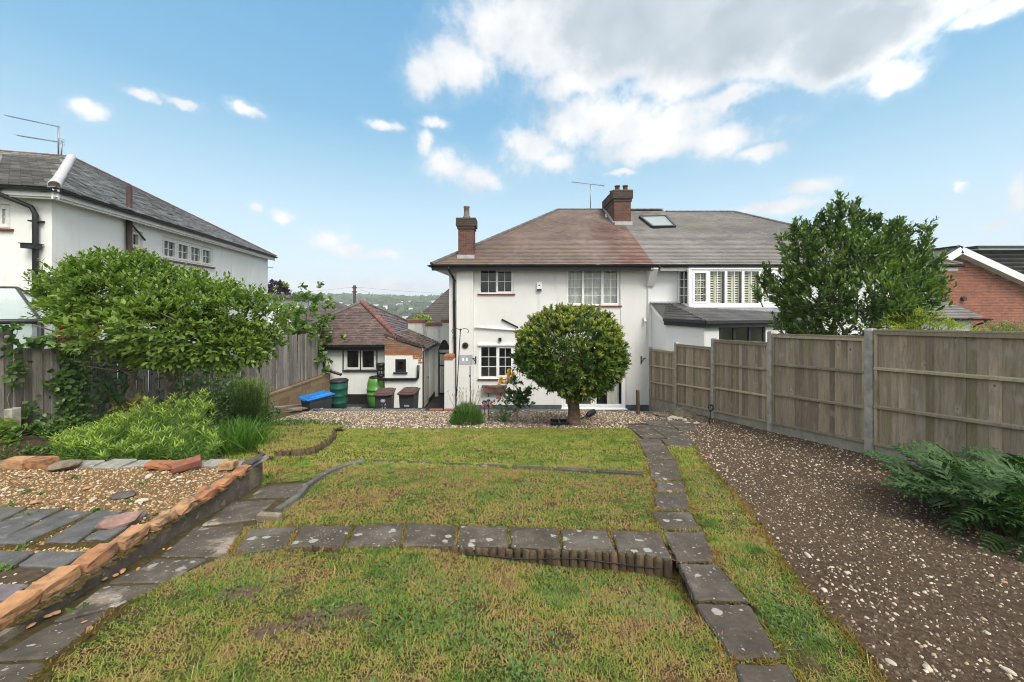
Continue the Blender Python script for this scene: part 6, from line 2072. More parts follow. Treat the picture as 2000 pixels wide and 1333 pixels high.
loose('crumbling brick left of two lying together at the terrace back edge', 'brick', old_brick(23, .19, .11, .06, .02, 'brick_raw'), p, (0, .05, .1), 'brick')
p = tp(337, 908, .05)
loose('crumbling brick between its twin and the tilted red brick', 'brick', old_brick(24, .17, .11, .06, .022, 'brick_raw'), p, (0, -.05, .0), 'brick')
p = tp(486, 903, .06)
m = MB().hexa([(-.10, -.07, -.012), (.12, -.05, -.012), (.13, .06, -.012), (-.08, .07, -.012), (-.10, -.07, .012), (.12, -.05, .012), (.13, .06, .012), (-.08, .07, .012)])
loose('dark piece of slate leaning on the terrace corner', 'slate', m.mesh('slate', M['slate_bit']), p, (.1, -.45, .2), 'slate')
p = tp(508, 900, .05)
m = MB().hexa([(-.07, -.05, -.012), (.09, -.03, -.012), (.05, .06, -.012), (-.06, .04, -.012), (-.07, -.05, .012), (.09, -.03, .012), (.05, .06, .012), (-.06, .04, .012)])
loose('small tan slate at the very corner of the terrace', 'slate', m.mesh('slate', M['stone']), p, (.0, -.4, .5), 'slate')
for px, lab in ((22, 'orange brick left of the dark gap at the terrace back edge'), (68, 'orange brick right of the dark gap at the terrace back edge')):
    p = tp(px, 909, .045)
    loose(lab, 'brick', old_brick(30 + px, .235, .12, .10, .006), (p.x, p.y + .06, p.z), (0, 0, .0), 'brick')
p = tp(126, 910, .05)
loose('rough red brown rock on the terrace back edge', 'rock', stone_mesh('rock', M['rubble'], 41, .55), p, (0, 0, .4), 'rock', None, (.15, .09, .10))
bpy.data.objects[-1] if False else None
p = tp(240, 1016, .05)
loose('large pink grey rock lying on the terrace paving', 'rock', stone_mesh('rock', M['rock'], 42, .5), p, (0, 0, .55), 'rock', None, (.145, .075, .10))
p = tp(240, 968, .02)
loose('flat dark stone half sunk in the terrace shingle', 'rock', stone_mesh('rock', M['slate_bit'], 43, .3), p, (0, 0, .2), 'rock', None, (.10, .06, .09))

# ------------------------------------------------------------------ log edging
def half_log(r, h, seed):
    rr = np.random.default_rng(seed)
    m = MB()
    K = 7
    vs = []
    for z, q in ((0, 1.0), (h * .9, 1.0), (h, .78)):
        for k in range(K):
            t = math.pi + math.pi * k / (K - 1)
            vs.append((r * q * math.cos(t), r * .75 * q * math.sin(t), z + (rr.normal(0, .005) if z > .0 else 0)))
    fs = []
    for i in range(2):
        for k in range(K - 1):
            fs.append((i * K + k, i * K + k + 1, (i + 1) * K + k + 1, (i + 1) * K + k))
        fs.append((i * K + K - 1, i * K, (i + 1) * K, (i + 1) * K + K - 1))
    fs.append(tuple(2 * K + k for k in range(K)))
    m.add(vs, fs)
    return m.mesh('log', M['log'])
LOGS = [half_log(.029, .17, s) for s in range(5)]
le = thing('log_edging', 'curved row of dark half log stakes in front of the slab path', 'log edging', (.3, 2.5, -1.9))
line = [gp(x, y, .0) for x, y in ((690, 1071), (790, 1071), (890, 1072), (1000, 1075), (1098, 1079), (1210, 1085), (1306, 1100))]
def poly_at(ln, s):
    for a, b in zip(ln, ln[1:]):
        L = (b - a).length
        if s <= L:
            return a.lerp(b, s / L), (b - a).normalized()
        s -= L
    return ln[-1], (ln[-1] - ln[-2]).normalized()
tot = sum((b - a).length for a, b in zip(line, line[1:]))
s = 0.0
i = 0
while s < tot:
    p, d = poly_at(line, s)
    f = s / tot
    zt_ = float(G(p.y)) + .012 + .03 * f + random.uniform(-.008, .008)
    link('log', LOGS[i % 5], le, (p.x, p.y - .012, zt_ - .165 - (.05 * (1 - f) if f < .3 else 0) + (.03 if False else 0)), (random.gauss(0, .03) + .06, random.gauss(0, .04), math.atan2(d.y, d.x)), (random.uniform(.85, 1.1), 1, 1))
    s += .056
    i += 1
for px in (566, 600, 608, 617, 640, 655):
    p = gp(px, 1074)
    link('log', LOGS[i % 5], le, (p.x, p.y, p.z - .12 + random.uniform(-.01, .01)), (.2, .1, 0))
    i += 1
m = MB()
wr = []
s = tot * .35
while s < tot:
    p, d = poly_at(line, s)
    wr.append((p.x, p.y - .045, float(G(p.y)) - .018 + .01 * math.sin(s * 9)))
    s += .08
m.tube(wr, .004, 5)
m.build('wire', M['iron'], le)

le2 = thing('log_edging', 'short rotten log stakes around the raised round bed of turf', 'log edging', (-2.9, 5.2, -2.3))
arc = [gp(x, y, .0) for x, y in ((532, 896), (552, 896), (575, 896), (600, 891), (622, 884), (640, 872), (649, 860), (651, 849))]
tot = sum((b - a).length for a, b in zip(arc, arc[1:]))
LOG2 = [half_log(.05, .28, s + 20) for s in range(4)]
s = 0
i = 0
while s < tot:
    p, d = poly_at(arc, s)
    link('log', LOG2[i % 4], le2, (p.x, p.y, p.z - .17 + random.uniform(-.02, .015)), (random.gauss(0, .05), random.gauss(0, .06), math.atan2(d.y, d.x)), (random.uniform(.85, 1.15), 1, 1))
    s += .098
    i += 1
# raised turf inside the arc
ring = [(p.x - .02, p.y + .03) for p in arc] + [(-3.4, 7.35), (-4.2, 7.5), (-4.9, 7.2), (-4.4, 6.0), (-3.6, 5.1), (-3.15, 4.75)]
RAISED = ring
rb = sheet('raised_turf', ring, .06, M['turf'], .085, .006)
rb.location.z += 0

# kerbs in the lawn
kb = thing('kerb_edging', 'curved pale stone kerb snaking through the lawn from the left path', 'kerb', (-1.9, 3.5, -1.95))
kl = [gp(x, y, .02) for x, y in ((540, 1000), (560, 986), (583, 970), (600, 950), (618, 936), (640, 924), (672, 911), (710, 902))]
m = MB()
vs, fs = [], []
ss = np.linspace(0, 1, 30)
tot = sum((b - a).length for a, b in zip(kl, kl[1:]))
for j, q in enumerate(ss):
    p, d = poly_at(kl, q * tot)
    n_ = Vector((-d.y, d.x, 0)).normalized() * .028
    w1_ = random.uniform(.85, 1.12)
    for o, z in ((-1, -.12), (-1, .018), (-.6, .03), (.6, .03), (1, .018), (1, -.12)):
        v = p + n_ * o * w1_
        vs.append((v.x, v.y, p.z + z + random.uniform(-.003, .003)))
for j in range(len(ss) - 1):
    for k in range(5):
        fs.append((j * 6 + k, j * 6 + k + 1, j * 6 + k + 7, j * 6 + k + 6))
fs += [(5, 4, 3, 2, 1, 0), tuple((len(ss) - 1) * 6 + k for k in range(6))]
m.add(vs, fs)
m.build('kerb', M['kerb'], kb)
kb2 = thing('kerb_edging', 'line of dark kerb stones sunk across the middle lawn', 'kerb', (.8, 4.1, -2.0))
for (x0, y0), (x1, y1), h in (((1256, 931), (1165, 925), .035), (((1160, 925)), (1082, 920), .03), ((1076, 919), (1000, 915), .02), ((990, 914), (930, 911), .016), ((920, 910.5), (860, 908), .014), ((850, 907.5), (790, 905), .012), ((780, 904.5), (722, 902), .012)):
    a, b = gp(x0, y0), gp(x1, y1)
    m = MB().bar(a + Vector((0, 0, h - .04)), b + Vector((0, 0, h - .04)), .055, .10)
    m.build('kerb', M['dark_kerb'], kb2, bevel=.008)
a, b = gp(505, 1012, .02), gp(548, 1015, .02)
cb = thing('kerb_block', 'short dark concrete block at the end of the curved kerb', 'kerb', (a.x, a.y, a.z - .06))
MB().bar(a, b, .055, .09).build('block', M['conc_edge'], cb, bevel=.008)

# ------------------------------------------------------------------ bins, butts and yard clutter
def wheelie(label, c, rz, lidm, w=.50, d=.56, h=1.0, marks=None, lid_tilt=0.0):
    t = thing('wheelie_bin', label, 'bin', c)
    c = Vector(c)
    r = Matrix.Rotation(rz, 4, 'Z')
    q = lambda x, y, z: c + (r @ Vector((x, y, z)))
    m = MB()
    wb, db = w * .82, d * .74
    for (w0_, d0_, z0_), (w1_, d1_, z1_) in ((((wb, db, .06)), (w * .95, d * .92, h - .10)), ((w, d * .97, h - .10), (w, d * .97, h - .03))):
        m.hexa([q(-w0_ / 2, -d0_ / 2, z0_), q(w0_ / 2, -d0_ / 2, z0_), q(w0_ / 2, d0_ / 2, z0_), q(-w0_ / 2, d0_ / 2, z0_), q(-w1_ / 2, -d1_ / 2, z1_), q(w1_ / 2, -d1_ / 2, z1_), q(w1_ / 2, d1_ / 2, z1_), q(-w1_ / 2, d1_ / 2, z1_)])
    m.build('body', M['charcoal'], t, bevel=.015)
    lid = MB()
    z = h - .028
    W, D = w + .05, d + .06
    tz = lid_tilt
    lid.hexa([q(-W / 2, -D / 2 - .02, z - .03), q(W / 2, -D / 2 - .02, z - .03), q(W / 2, D / 2, z), q(-W / 2, D / 2, z), q(-W / 2, -D / 2 - .02, z + .015), q(W / 2, -D / 2 - .02, z + .015), q(W / 2, D / 2, z + .05), q(-W / 2, D / 2, z + .05)])
    lid.hexa([q(-W * .40, -D * .40, z + .02), q(W * .40, -D * .40, z + .02), q(W * .40, D * .46, z + .04), q(-W * .40, D * .46, z + .04), q(-W * .34, -D * .33, z + .055), q(W * .34, -D * .33, z + .055), q(W * .34, D * .42, z + .085), q(-W * .34, D * .42, z + .085)])
    lo = lid.build('lid', M[lidm], t, bevel=.012)
    MB().bar(q(-W * .3, -D / 2 - .03, z - .02), q(W * .3, -D / 2 - .03, z - .02), .03, .02).build('lid_grip', M[lidm], lo)
    hb = MB()
    hb.tube([q(-w * .42, d / 2 + .07, h - .06), q(w * .42, d / 2 + .07, h - .06)], .016, 8)
    for s_ in (-1, 1):
        hb.bar(q(s_ * w * .42, d / 2 - .02, h - .06), q(s_ * w * .42, d / 2 + .075, h - .06), .03)
    hb.build('handle', M['charcoal'], t)
    for s_ in (-1, 1):
        MB().tube([q(s_ * w * .30, db / 2 + .06, .10), q(s_ * (w * .30 + .06), db / 2 + .06, .10)], .10, 14).build('wheel', M['black_plastic'], t)
    if marks:
        marks(t, q, w, d, h)
    return t
def text(parent, s, q, x, z, size, w, d, h, mat, slope):
    cu = bpy.data.curves.new('lettering', 'FONT')
    cu.body = s
    cu.size = size
    cu.align_x = 'CENTER'
    cu.extrude = .001
    me_o = bpy.data.objects.new('tmp_text', cu)
    COL.objects.link(me_o)
    dg = bpy.context.evaluated_depsgraph_get()
    me = bpy.data.meshes.new_from_object(me_o.evaluated_get(dg))
    bpy.data.objects.remove(me_o)
    fy = lambda z_: -(d * .74 / 2 + (d * .92 - d * .74) / 2 * (z_ - .06) / (h - .16)) - .006
    for v in me.vertices:
        xx, zz_ = v.co.x + x, v.co.y + z
        v.co = q(xx, fy(zz_), zz_)
    me.materials.clear()
    me.materials.append(mat)
    return link('lettering', me, parent)
def marks_a(t, q, w, d, h):
    fy = lambda z_: -(d * .74 / 2 + (d * .92 - d * .74) / 2 * (z_ - .06) / (h - .16)) - .005
    m = MB()
    K = 20
    zc = h - .225
    for r0, r1 in ((.052, .066), (0.0, .040)):
        vs, fs = [], []
        for k in range(K):
            t_ = 2 * math.pi * k / K
            for rr in (r0, r1):
                x, z = rr * math.cos(t_) * 1.05, zc + rr * .8 * math.sin(t_)
                vs.append(q(x, fy(z), z))
        fs = [(2 * k, 2 * k + 1, (2 * k + 3) % (2 * K), (2 * k + 2) % (2 * K)) for k in range(K)]
        m.add(vs, fs)
    m.build('crest', M['print'], t)
    text(t, '2', q, 0, zc - .022, .07, w, d, h, M['charcoal'], 0)
    text(t, '-- A', q, .02, h - .38, .105, w, d, h, M['print'], 0)
    text(t, '-2 B', q, .01, h - .49, .105, w, d, h, M['print'], 0)
wheelie('black wheelie bin with brown lid and white numbers painted on the front', (-3.99, 11.25, -3.86), .12, 'brown_lid', .52, .56, 1.02, marks_a)
def marks_b(t, q, w, d, h):
    fy = lambda z_: -(d * .74 / 2 + (d * .92 - d * .74) / 2 * (z_ - .06) / (h - .16)) - .006
    m = MB()
    z0_, z1_ = h - .44, h - .385
    m.quad(q(-.07, fy(z0_), z0_), q(.09, fy(z0_), z0_), q(.09, fy(z1_), z1_), q(-.07, fy(z1_), z1_))
    m.build('name_strip', M['lead'], t)
wheelie('black wheelie bin with brown lid and a grey strip on its front', (-3.26, 11.35, -3.86), -.06, 'brown_lid', .50, .56, 1.02, marks_b)
def marks_c(t, q, w, d, h):
    m = MB()
    for i in range(2):
        z_ = h - .30 - i * .14
        x = w * .47
        m.add([q(x - .008 + .0, -.10, z_), q(x - .008, .05, z_), q(x - .002, .05, z_ + .09), q(x - .002, -.10, z_ + .09)], [(0, 1, 2, 3)])
    m.build('number_mark', M['print'], t)
bb = wheelie('black wheelie bin with bright blue lid beside the block wall', (-5.98, 10.98, -3.95), -.62, 'blue', .58, .74, 1.06, marks_c)

def butt(label, c, r, h, mat, lidm, rings):
    t = thing('water_butt', label, 'water butt', c)
    prof = [(0, 0), (r * .82, 0.0)]
    z = .0
    for i, f in enumerate(rings):
        prof += [(r * (.84 + .16 * f) , h * f - .02), (r * (.84 + .16 * f) + .018, h * f), (r * (.84 + .16 * f), h * f + .025)]
    prof += [(r * .99, h - .05), (r * .94, h), (r * .85, h)]
    MB().lathe(c, prof, 28).build('barrel', M[mat], t)
    if lidm:
        MB().lathe(c, [(0, h + .035), (r * .9, h + .03), (r * 1.03, h + .01), (r * 1.05, h - .035), (r * .99, h - .035)], 28).build('lid', M[lidm], t)
    MB().tube([(c[0] + .05, c[1] - r * .86, c[2] + .1), (c[0] + .05, c[1] - r * .86 - .07, c[2] + .1)], .02, 8).build('tap', M['black_plastic'], t)
    return t
butt('dark green water butt with black lid standing on a pallet', (-5.72, 11.85, -3.62), .28, .99, 'butt_dark', 'black_plastic', (.28, .52, .76))
bl = thing('water_butt', 'bright green barrel water butt behind the brown lidded bins', 'water butt', (-5.05, 13.3, -4.0))
MB().lathe((-5.05, 13.3, -4.0), [(0, 0), (.24, 0), (.29, .3), (.315, .5), (.315, .55), (.335, .56), (.335, .60), (.315, .61), (.315, .72), (.33, .73), (.33, .76), (.31, .77), (.30, .95), (.26, 1.12), (.23, 1.15)], 28).build('barrel', M['butt_light'], bl)
MB().lathe((-5.05, 13.3, -4.0), [(.0, 1.13), (.22, 1.135), (.235, 1.17), (.23, 1.19), (.0, 1.16)], 28).build('lid', M['black_plastic'], bl)
cr = thing('crate', 'black plastic crate perched on the bright green barrel', 'crate', (-4.86, 13.34, -2.80))
m = MB()
cx_, cy_, cz_ = -4.86, 13.34, -2.80
for z0_, z1_, e_ in ((.0, .05, .145), (.22, .30, .16), (.36, .47, .175)):
    m.lathe((cx_, cy_, cz_), [(e_, z0_), (e_ + .012, z0_), (e_ + .02, z1_), (e_ + .006, z1_), (e_, z0_)], 18)
for k in range(18):
    t_ = 2 * math.pi * k / 18
    m.bar((cx_ + .152 * math.cos(t_), cy_ + .152 * math.sin(t_), cz_ + .04), (cx_ + .18 * math.cos(t_), cy_ + .18 * math.sin(t_), cz_ + .38), .03, .012)
m.lathe((cx_, cy_, cz_), [(0, .01), (.15, .01)], 18)
m.build('basket', M['black_plastic'], cr)
pl = thing('pallet', 'brown wooden pallet under the dark green water butt', 'pallet', (-5.6, 11.85, -4.0))
for i in range(5):
    MB().box(-6.05 + i * .19, -5.90 + i * .19, 11.45, 12.25, -3.65, -3.625).build('slat', M['plank'], pl)
for y in (11.5, 11.85, 12.2):
    MB().box(-6.05, -5.14, y - .05, y + .05, -3.98, -3.652).build('bearer', M['brown_wood'], pl)
tb = thing('timber_baulk', 'pale timber lying at the foot of the garage wall', 'timber', (-4.9, 12.3, -4.0))
MB().box(-5.2, -4.3, 12.2, 12.4, -3.99, -3.80).build('baulk', M['rail'], tb, bevel=.01)
def plank(label, a, b, w_, t_, mat):
    d_ = (Vector(b) - Vector(a))
    c = (Vector(a) + Vector(b)) / 2
    o = thing('plank', label, 'plank', c)
    MB().bar(a, b, w_, t_).build('board', M[mat], o)
plank('grey plank slanting down from the gravel below the blue lid', (-6.35, 10.25, -3.10), (-5.95, 11.2, -3.30), .20, .04, 'plank')
plank('grey plank left of the other on the edge by the block wall', (-6.9, 10.3, -3.08), (-6.6, 11.3, -3.28), .20, .04, 'plank')
plank('dark board lying beside the blue lidded bin', (-5.7, 10.35, -3.16), (-5.2, 11.0, -3.42), .22, .03, 'slate_bit')

# ------------------------------------------------------------------ small garden things
bf = thing('feeder_pole', 'black shepherd crook bird feeder pole leaning by the downpipe', 'pole', gp(889, 832))
top = P(899, 649, 8.3)
bot = P(889, 812, 8.05)
m = MB().tube([bot - Vector((0, 0, .1)), top], .012, 6)
m.build('pole', M['iron'], bf)
for s_ in (-1, 1):
    pts = [top - Vector((0, 0, .06))]
    for k in range(9):
        t_ = k / 8 * math.pi * 1.25
        pts.append(top + Vector((s_ * (.10 - .10 * math.cos(t_)), 0, .02 + .06 * math.sin(t_))))
    MB().tube(pts, .008, 5).build('hook', M['iron'], bf)
MB().tube([top, top + Vector((0, 0, .06)), top + Vector((0, 0, .09))], [.012, .018, .003], 6).build('finial', M['iron'], bf)
rd = thing('garden_cane', 'thin dark stake standing behind the green lavender mound', 'stake', gp(918, 826))
MB().tube([P(919, 815, 8.6), P(918, 715, 8.6)], .014, 6).tube([P(918, 733, 8.6), P(918, 736, 8.6)], .022, 6).build('stake', M['iron'], rd)
wp = thing('post', 'old dark wooden post at the end of the paved path', 'post', P(1246, 820, 9.7))
b_ = P(1247, 822, 9.7)
MB().bar(b_ - Vector((0, 0, .2)), P(1245.5, 762, 9.7), .085, .075).build('post', M['log'], wp, bevel=.01)
def solar(label, base, head, r=.055):
    t = thing('solar_light', label, 'garden light', base)
    base, head = Vector(base), Vector(head)
    d_ = (head - base)
    m = MB().tube([base - Vector((0, 0, .05)), base + d_ * .7], [.006, .014], 6)
    m.build('spike', M['iron'], t)
    up = d_.normalized()
    c_ = base + d_ * .85
    m = MB()
    K = 8
    for k in range(K):
        a_ = 2 * math.pi * k / K
        s_ = Vector((math.cos(a_), math.sin(a_), 0))
        m.tube([base + d_ * .68 + s_ * .01, base + d_ * .78 + s_ * r, base + d_ * .95 + s_ * r * 1.05, base + d_ * 1.0 + s_ * .012], .007, 4)
    m.tube([base + d_ * .965, base + d_ * 1.01], r * .85, 12)
    m.build('cage', M['iron'], t)
    MB().tube([base + d_ * .72, base + d_ * .95], r * .6, 10).build('lamp_glass', M['frost'], t)
solar('black solar torch light standing in the soil near the fence', gp(1385, 831), P(1391, 786, 6.95) if False else gp(1385, 831) + Vector((.05, 0, .46)), .05)
solar('short black solar light nearer the lavender mound', gp(946, 815) + Vector((0, 0, 0)), gp(946, 815) + Vector((0, 0, .42)), .05)
solar('short black solar light nearer the pink roses', gp(955, 822), gp(955, 822) + Vector((-.01, 0, .50)), .055)
tray = thing('plant_tray', 'black plastic plant tray on the gravel beside the tree trunk', 'tray', gp(1092, 828))
c_ = gp(1092, 827, .05)
m = MB()
m.box(c_.x - .19, c_.x + .19, c_.y - .13, c_.y + .13, c_.z - .02, c_.z - .005)
for x0, x1, y0, y1 in ((-.2, .2, -.14, -.125), (-.2, .2, .125, .14), (-.2, -.185, -.125, .125), (.185, .2, -.125, .125), (-.01, .01, -.125, .125)):
    m.box(c_.x + x0, c_.x + x1, c_.y + y0, c_.y + y1, c_.z - .03, c_.z + .05)
m.build('tray', M['black_plastic'], tray)
fl = thing('garden_light', 'fallen black garden light lying right of the tree trunk', 'garden light', gp(1148, 822))
a, b = gp(1128, 822, .05), gp(1146, 812, .12)
m = MB().tube([a, b], .012, 6).build('spike', M['iron'], fl)
MB().tube([b, b + (b - a) * .25, b + (b - a) * .8, b + (b - a) * .95], [.03, .07, .075, .03], 10).build('head', M['iron'], fl)
rb_ = loose('loose orange brick behind the tree trunk', 'brick', old_brick(61, .215, .10, .065, .004, 'brick_raw'), gp(1132, 809, .04), (0, 0, .1), 'brick')

# rubble heap at the end of the right fence
rh = link('rubble_heap', None, None, gp(1320, 812), kind='structure')
RB = [stone_mesh('stone', M['rubble'], s, .55) for s in (51, 52, 53)]
RBp = [stone_mesh('stone', M['flint'], s, .55) for s in (54, 55)]
for px, py, s_, pale in [(1332, 812, .42, 0), (1352, 815, .30, 0), (1300, 815, .22, 0), (1315, 818, .16, 1), (1328, 820, .14, 1), (1340, 823, .12, 1), (1352, 826, .13, 0), (1368, 822, .20, 0), (1384, 812, .30, 0), (1310, 822, .10, 1), (1295, 820, .12, 0), (1362, 829, .10, 1), (1345, 828, .08, 1), (1272, 815, .15, 0), (1285, 812, .2, 0), (1375, 832, .1, 0)]:
    p = gp(px, py)
    link('stone', random.choice(RBp if pale else RB), rh, (p.x, p.y + .05, p.z + s_ * .1), (0, 0, random.uniform(0, 6)), (s_, s_ * .6, s_ * .55))
# ------------------------------------------------------------------ leaves
def nrmz(a):
    return a / np.maximum(np.linalg.norm(a, axis=-1, keepdims=True), 1e-9)
def leaf_geo(C, A, N, L, W, fold=0.18, shape='oval', droop=0.12):
    """C base points, A axes, N normals -> verts, tris (folded blades with a little droop)"""
    A = nrmz(A)
    N = nrmz(N - A * (N * A).sum(-1, keepdims=True))
    S = np.cross(A, N)
    L, W = L[:, None], W[:, None]
    mid = C + A * L * .45 - N * W * fold * .5
    tip = C + A * L - N * L * droop
    if shape == 'oval':
        l1 = C + A * L * .28 + S * W * .42 + N * W * fold * .5
        l2 = C + A * L * .62 + S * W * .48 + N * (W * fold * .4 - L * droop * .3)
        r1 = C + A * L * .28 - S * W * .42 + N * W * fold * .5
        r2 = C + A * L * .62 - S * W * .48 + N * (W * fold * .4 - L * droop * .3)
        V = np.stack([C, l1, l2, tip, r2, r1, mid], 1)
        F = np.array([(0, 6, 1), (1, 6, 2), (2, 6, 3), (3, 6, 4), (4, 6, 5), (5, 6, 0)])
    else:      # narrow lance: 4 tris
        l1 = C + A * L * .42 + S * W * .5 + N * W * fold
        r1 = C + A * L * .42 - S * W * .5 + N * W * fold
        V = np.stack([C, l1, tip, r1, mid], 1)
        F = np.array([(0, 4, 1), (1, 4, 2), (2, 4, 3), (3, 4, 0)])
    n, k = V.shape[:2]
    return V.reshape(-1, 3), (F[None] + (np.arange(n) * k)[:, None, None]).reshape(-1, 3)
def leaves(name, parent, C, A, N, L, W, mat, **kw):
    V, F = leaf_geo(np.asarray(C), np.asarray(A), np.asarray(N), np.asarray(L), np.asarray(W), **kw)
    return link(name, npmesh(name, V, F, mat), parent)
def shoots(O, D, SL, k, ll, lw, spread=0.9, start=0.15, jit=0.35, bend=0.0, up=0.35):
    """k leaves up each shoot: returns C, A, N, L, W and shoot ends"""
    n = len(O)
    D = nrmz(D)
    ref = nrmz(rng.normal(0, 1, (n, 3)))
    S1 = nrmz(np.cross(D, ref))
    S2 = np.cross(D, S1)
    t = (np.arange(k) + .5) / k * (1 - start) + start
    phi = np.arange(k) * 2.4 + rng.uniform(0, 6.3, (n, 1))
    P0 = O[:, None] + D[:, None] * (SL[:, None] * t)[..., None]
    P0 = P0 + np.array([0, 0, -1.0]) * (bend * SL[:, None] * t ** 2)[..., None]
    out = S1[:, None] * np.cos(phi)[..., None] + S2[:, None] * np.sin(phi)[..., None]
    sp = spread * (1.15 - 0.55 * t)[None, :, None]
    A = D[:, None] + out * sp + rng.normal(0, jit, (n, k, 3)) * .4
    A = A + np.array([0, 0, .15])
    N = out * -.4 + D[:, None] * .8 + np.array([0, 0, up * 2]) + rng.normal(0, jit, (n, k, 3))
    sz = (0.75 + .5 * np.sin(np.pi * np.clip(t, .1, .9)))[None] * rng.uniform(.7, 1.2, (n, k))
    L = ll * sz
    W = lw * sz
    return P0.reshape(-1, 3), A.reshape(-1, 3), N.reshape(-1, 3), L.ravel(), W.ravel(), O + D * SL[:, None]
def lobe_points(lobes, n, inner=0.62, cut=0.72, bumpy=1.0):
    """origins and outward directions on the skins of overlapping ellipsoid lobes"""
    areas = np.array([(l[1][0] * l[1][1] + l[1][1] * l[1][2] + l[1][0] * l[1][2]) for l in lobes])
    cnt = (areas / areas.sum() * n).astype(int)
    Os, Ds = [], []
    for i, (c, r) in enumerate(lobes):
        d = nrmz(rng.normal(0, 1, (cnt[i] * 3, 3)))
        c, r = np.array(c), np.array(r)
        bump = 1 + bumpy * (0.10 * np.sin(d[:, 0] * 7 + c[0] * 3) * np.sin(d[:, 1] * 6 + 2) + .07 * np.sin(d[:, 2] * 11 + d[:, 0] * 9))
        o = c + d * r * (inner + (1 - inner) * rng.random((len(d), 1)) ** .6) * bump[:, None]
        ok = np.ones(len(d), bool)
        for j, (c2, r2) in enumerate(lobes):
            if j != i:
                ok &= (((o - np.array(c2)) / np.array(r2)) ** 2).sum(1) > cut ** 2
        o, d = o[ok][:cnt[i]], d[ok][:cnt[i]]
        Os.append(o)
        Ds.append(nrmz(d / r))
    return np.concatenate(Os), np.concatenate(Ds)
def limb(m, p, q, r0, r1, n=5, wig=.05, sides=7):
    p, q = Vector(p), Vector(q)
    pts, rad = [], []
    L = (q - p).length
    for i in range(n + 1):
        t = i / n
        o = Vector((random.gauss(0, wig), random.gauss(0, wig), random.gauss(0, wig * .5))) * L * (1 if 0 < i < n else 0)
        pts.append(p.lerp(q, t) + o)
        rad.append(r0 + (r1 - r0) * t)
    m.tube(pts, rad, sides)
    return pts

# ---- clipped round tree in front of the house
base = gp(1121, 831)
t = thing('tree', 'clipped round evergreen tree with a dense dome shaped crown before the house', 'tree', base)
YT = base.y
Pt = lambda px, py, dy=0: P(px, py, YT + dy)
m = MB()
fork = Pt(1119, 776)
m.tube([base - Vector((0, 0, .15)), base + Vector((0, 0, .02)), base + Vector((.0, 0, .12)), Pt(1121, 800), Pt(1119, 785), fork], [.22, .185, .145, .128, .13, .14], 14)
ends = [(1090, 742, .0), (1075, 700, -.3), (1105, 700, .35), (1135, 720, -.2), (1150, 690, .2), (1185, 710, .0), (1120, 660, -.1), (1168, 735, -.3), (1060, 720, .25), (1095, 670, .1)]
for px, py, dy in ends:
    pts = limb(m, fork - Vector((0, 0, .06)), Pt(px, py, dy), .075, .03, 5, .04, 8)
    for s in range(3):
        limb(m, pts[3], pts[3] + Vector((random.uniform(-.5, .5), random.uniform(-.5, .5), random.uniform(.2, .6))), .025, .01, 3, .05, 5)
m.build('trunk', M['bark'], t)
c = Pt(1113, 692)
k = YT / FPX
lob = [((c.x, YT, c.z + .10), (104 * k, 104 * k, 82 * k)), ((c.x - .36, YT, c.z - .02), (70 * k, 80 * k, 56 * k)), ((c.x + .38, YT, c.z - .12), (70 * k, 84 * k, 64 * k)), ((c.x + .2, YT - .1, c.z - .40), (60 * k, 66 * k, 46 * k))]
O, D = lobe_points(lob, 4300, .78, .84, .45)
# underside of the crown thinner, with gaps
keep = (D[:, 2] > -.35) | (rng.random(len(D)) < .40)
hole = np.sin(O[:, 0] * 5.1 + 1) * np.sin(O[:, 2] * 6.3) * np.sin(O[:, 1] * 4.0 + .5)
keep &= (hole < .45) | (O[:, 2] > c.z - .1) | (rng.random(len(D)) < .35)
O, D = O[keep], D[keep]
D2 = D + np.array([0, 0, .55])
C_, A_, N_, L_, W_, _ = shoots(O - D * .05, D2, rng.uniform(.06, .12, len(O)), 7, .088, .034, .9, .1)
leaves('crown', t, C_, A_, N_, L_, W_, M['leaf_ball'])
young = rng.random(len(O)) < np.clip(.16 + .75 * (D[:, 2] - .05), .10, .8)
C_, A_, N_, L_, W_, _ = shoots(O[young] + D[young] * .03, D2[young], rng.uniform(.05, .10, young.sum()), 6, .075, .028, .7, .1)
leaves('young_leaves', t, C_, A_, N_, L_, W_, M['leaf_ball_new'])
O, D = lobe_points([((l[0][0], l[0][1], l[0][2] - .0), tuple(x * .78 for x in l[1])) for l in lob], 2400, .5, .8)
C_, A_, N_, L_, W_, _ = shoots(O, D, rng.uniform(.1, .2, len(O)), 5, .075, .026, .9, .1)
leaves('crown', t, C_, A_, N_, L_, W_, M['leaf_ball'], shape='lance')

# ---- big spreading bush on the left
yb = 6.25
Pb = lambda px, py, dy=0: P(px, py, yb + dy)
tb0 = P(280, 812, 6.3)
t = thing('bush', 'large spreading green bush with several bare stems against the left fence', 'bush', tb0)
m = MB()
for bx, by, tops in ((274, 812, [(262, 735), (300, 690)]), (282, 812, [(265, 700), (225, 650)]), (322, 806, [(345, 735), (352, 660)]), (318, 808, [(335, 745), (300, 680)]), (335, 806, [(330, 720), (420, 660)])):
    p0 = P(bx, by, 6.35) - Vector((0, 0, .1))
    p1 = P(tops[0][0], tops[0][1], 6.3 + random.uniform(-.15, .15))
    p2 = P(tops[1][0], tops[1][1], 6.2 + random.uniform(-.4, .4))
    limb(m, p0, p1, .036, .032, 5, .06, 8)
    pts = limb(m, p1, p2, .032, .02, 4, .06, 7)
    for s in range(6):
        a = pts[random.randint(1, 4)]
        limb(m, a, a + Vector((random.uniform(-1.2, 1.2), random.uniform(-.7, .7), random.uniform(.1, .7))), .02, .008, 3, .08, 5)
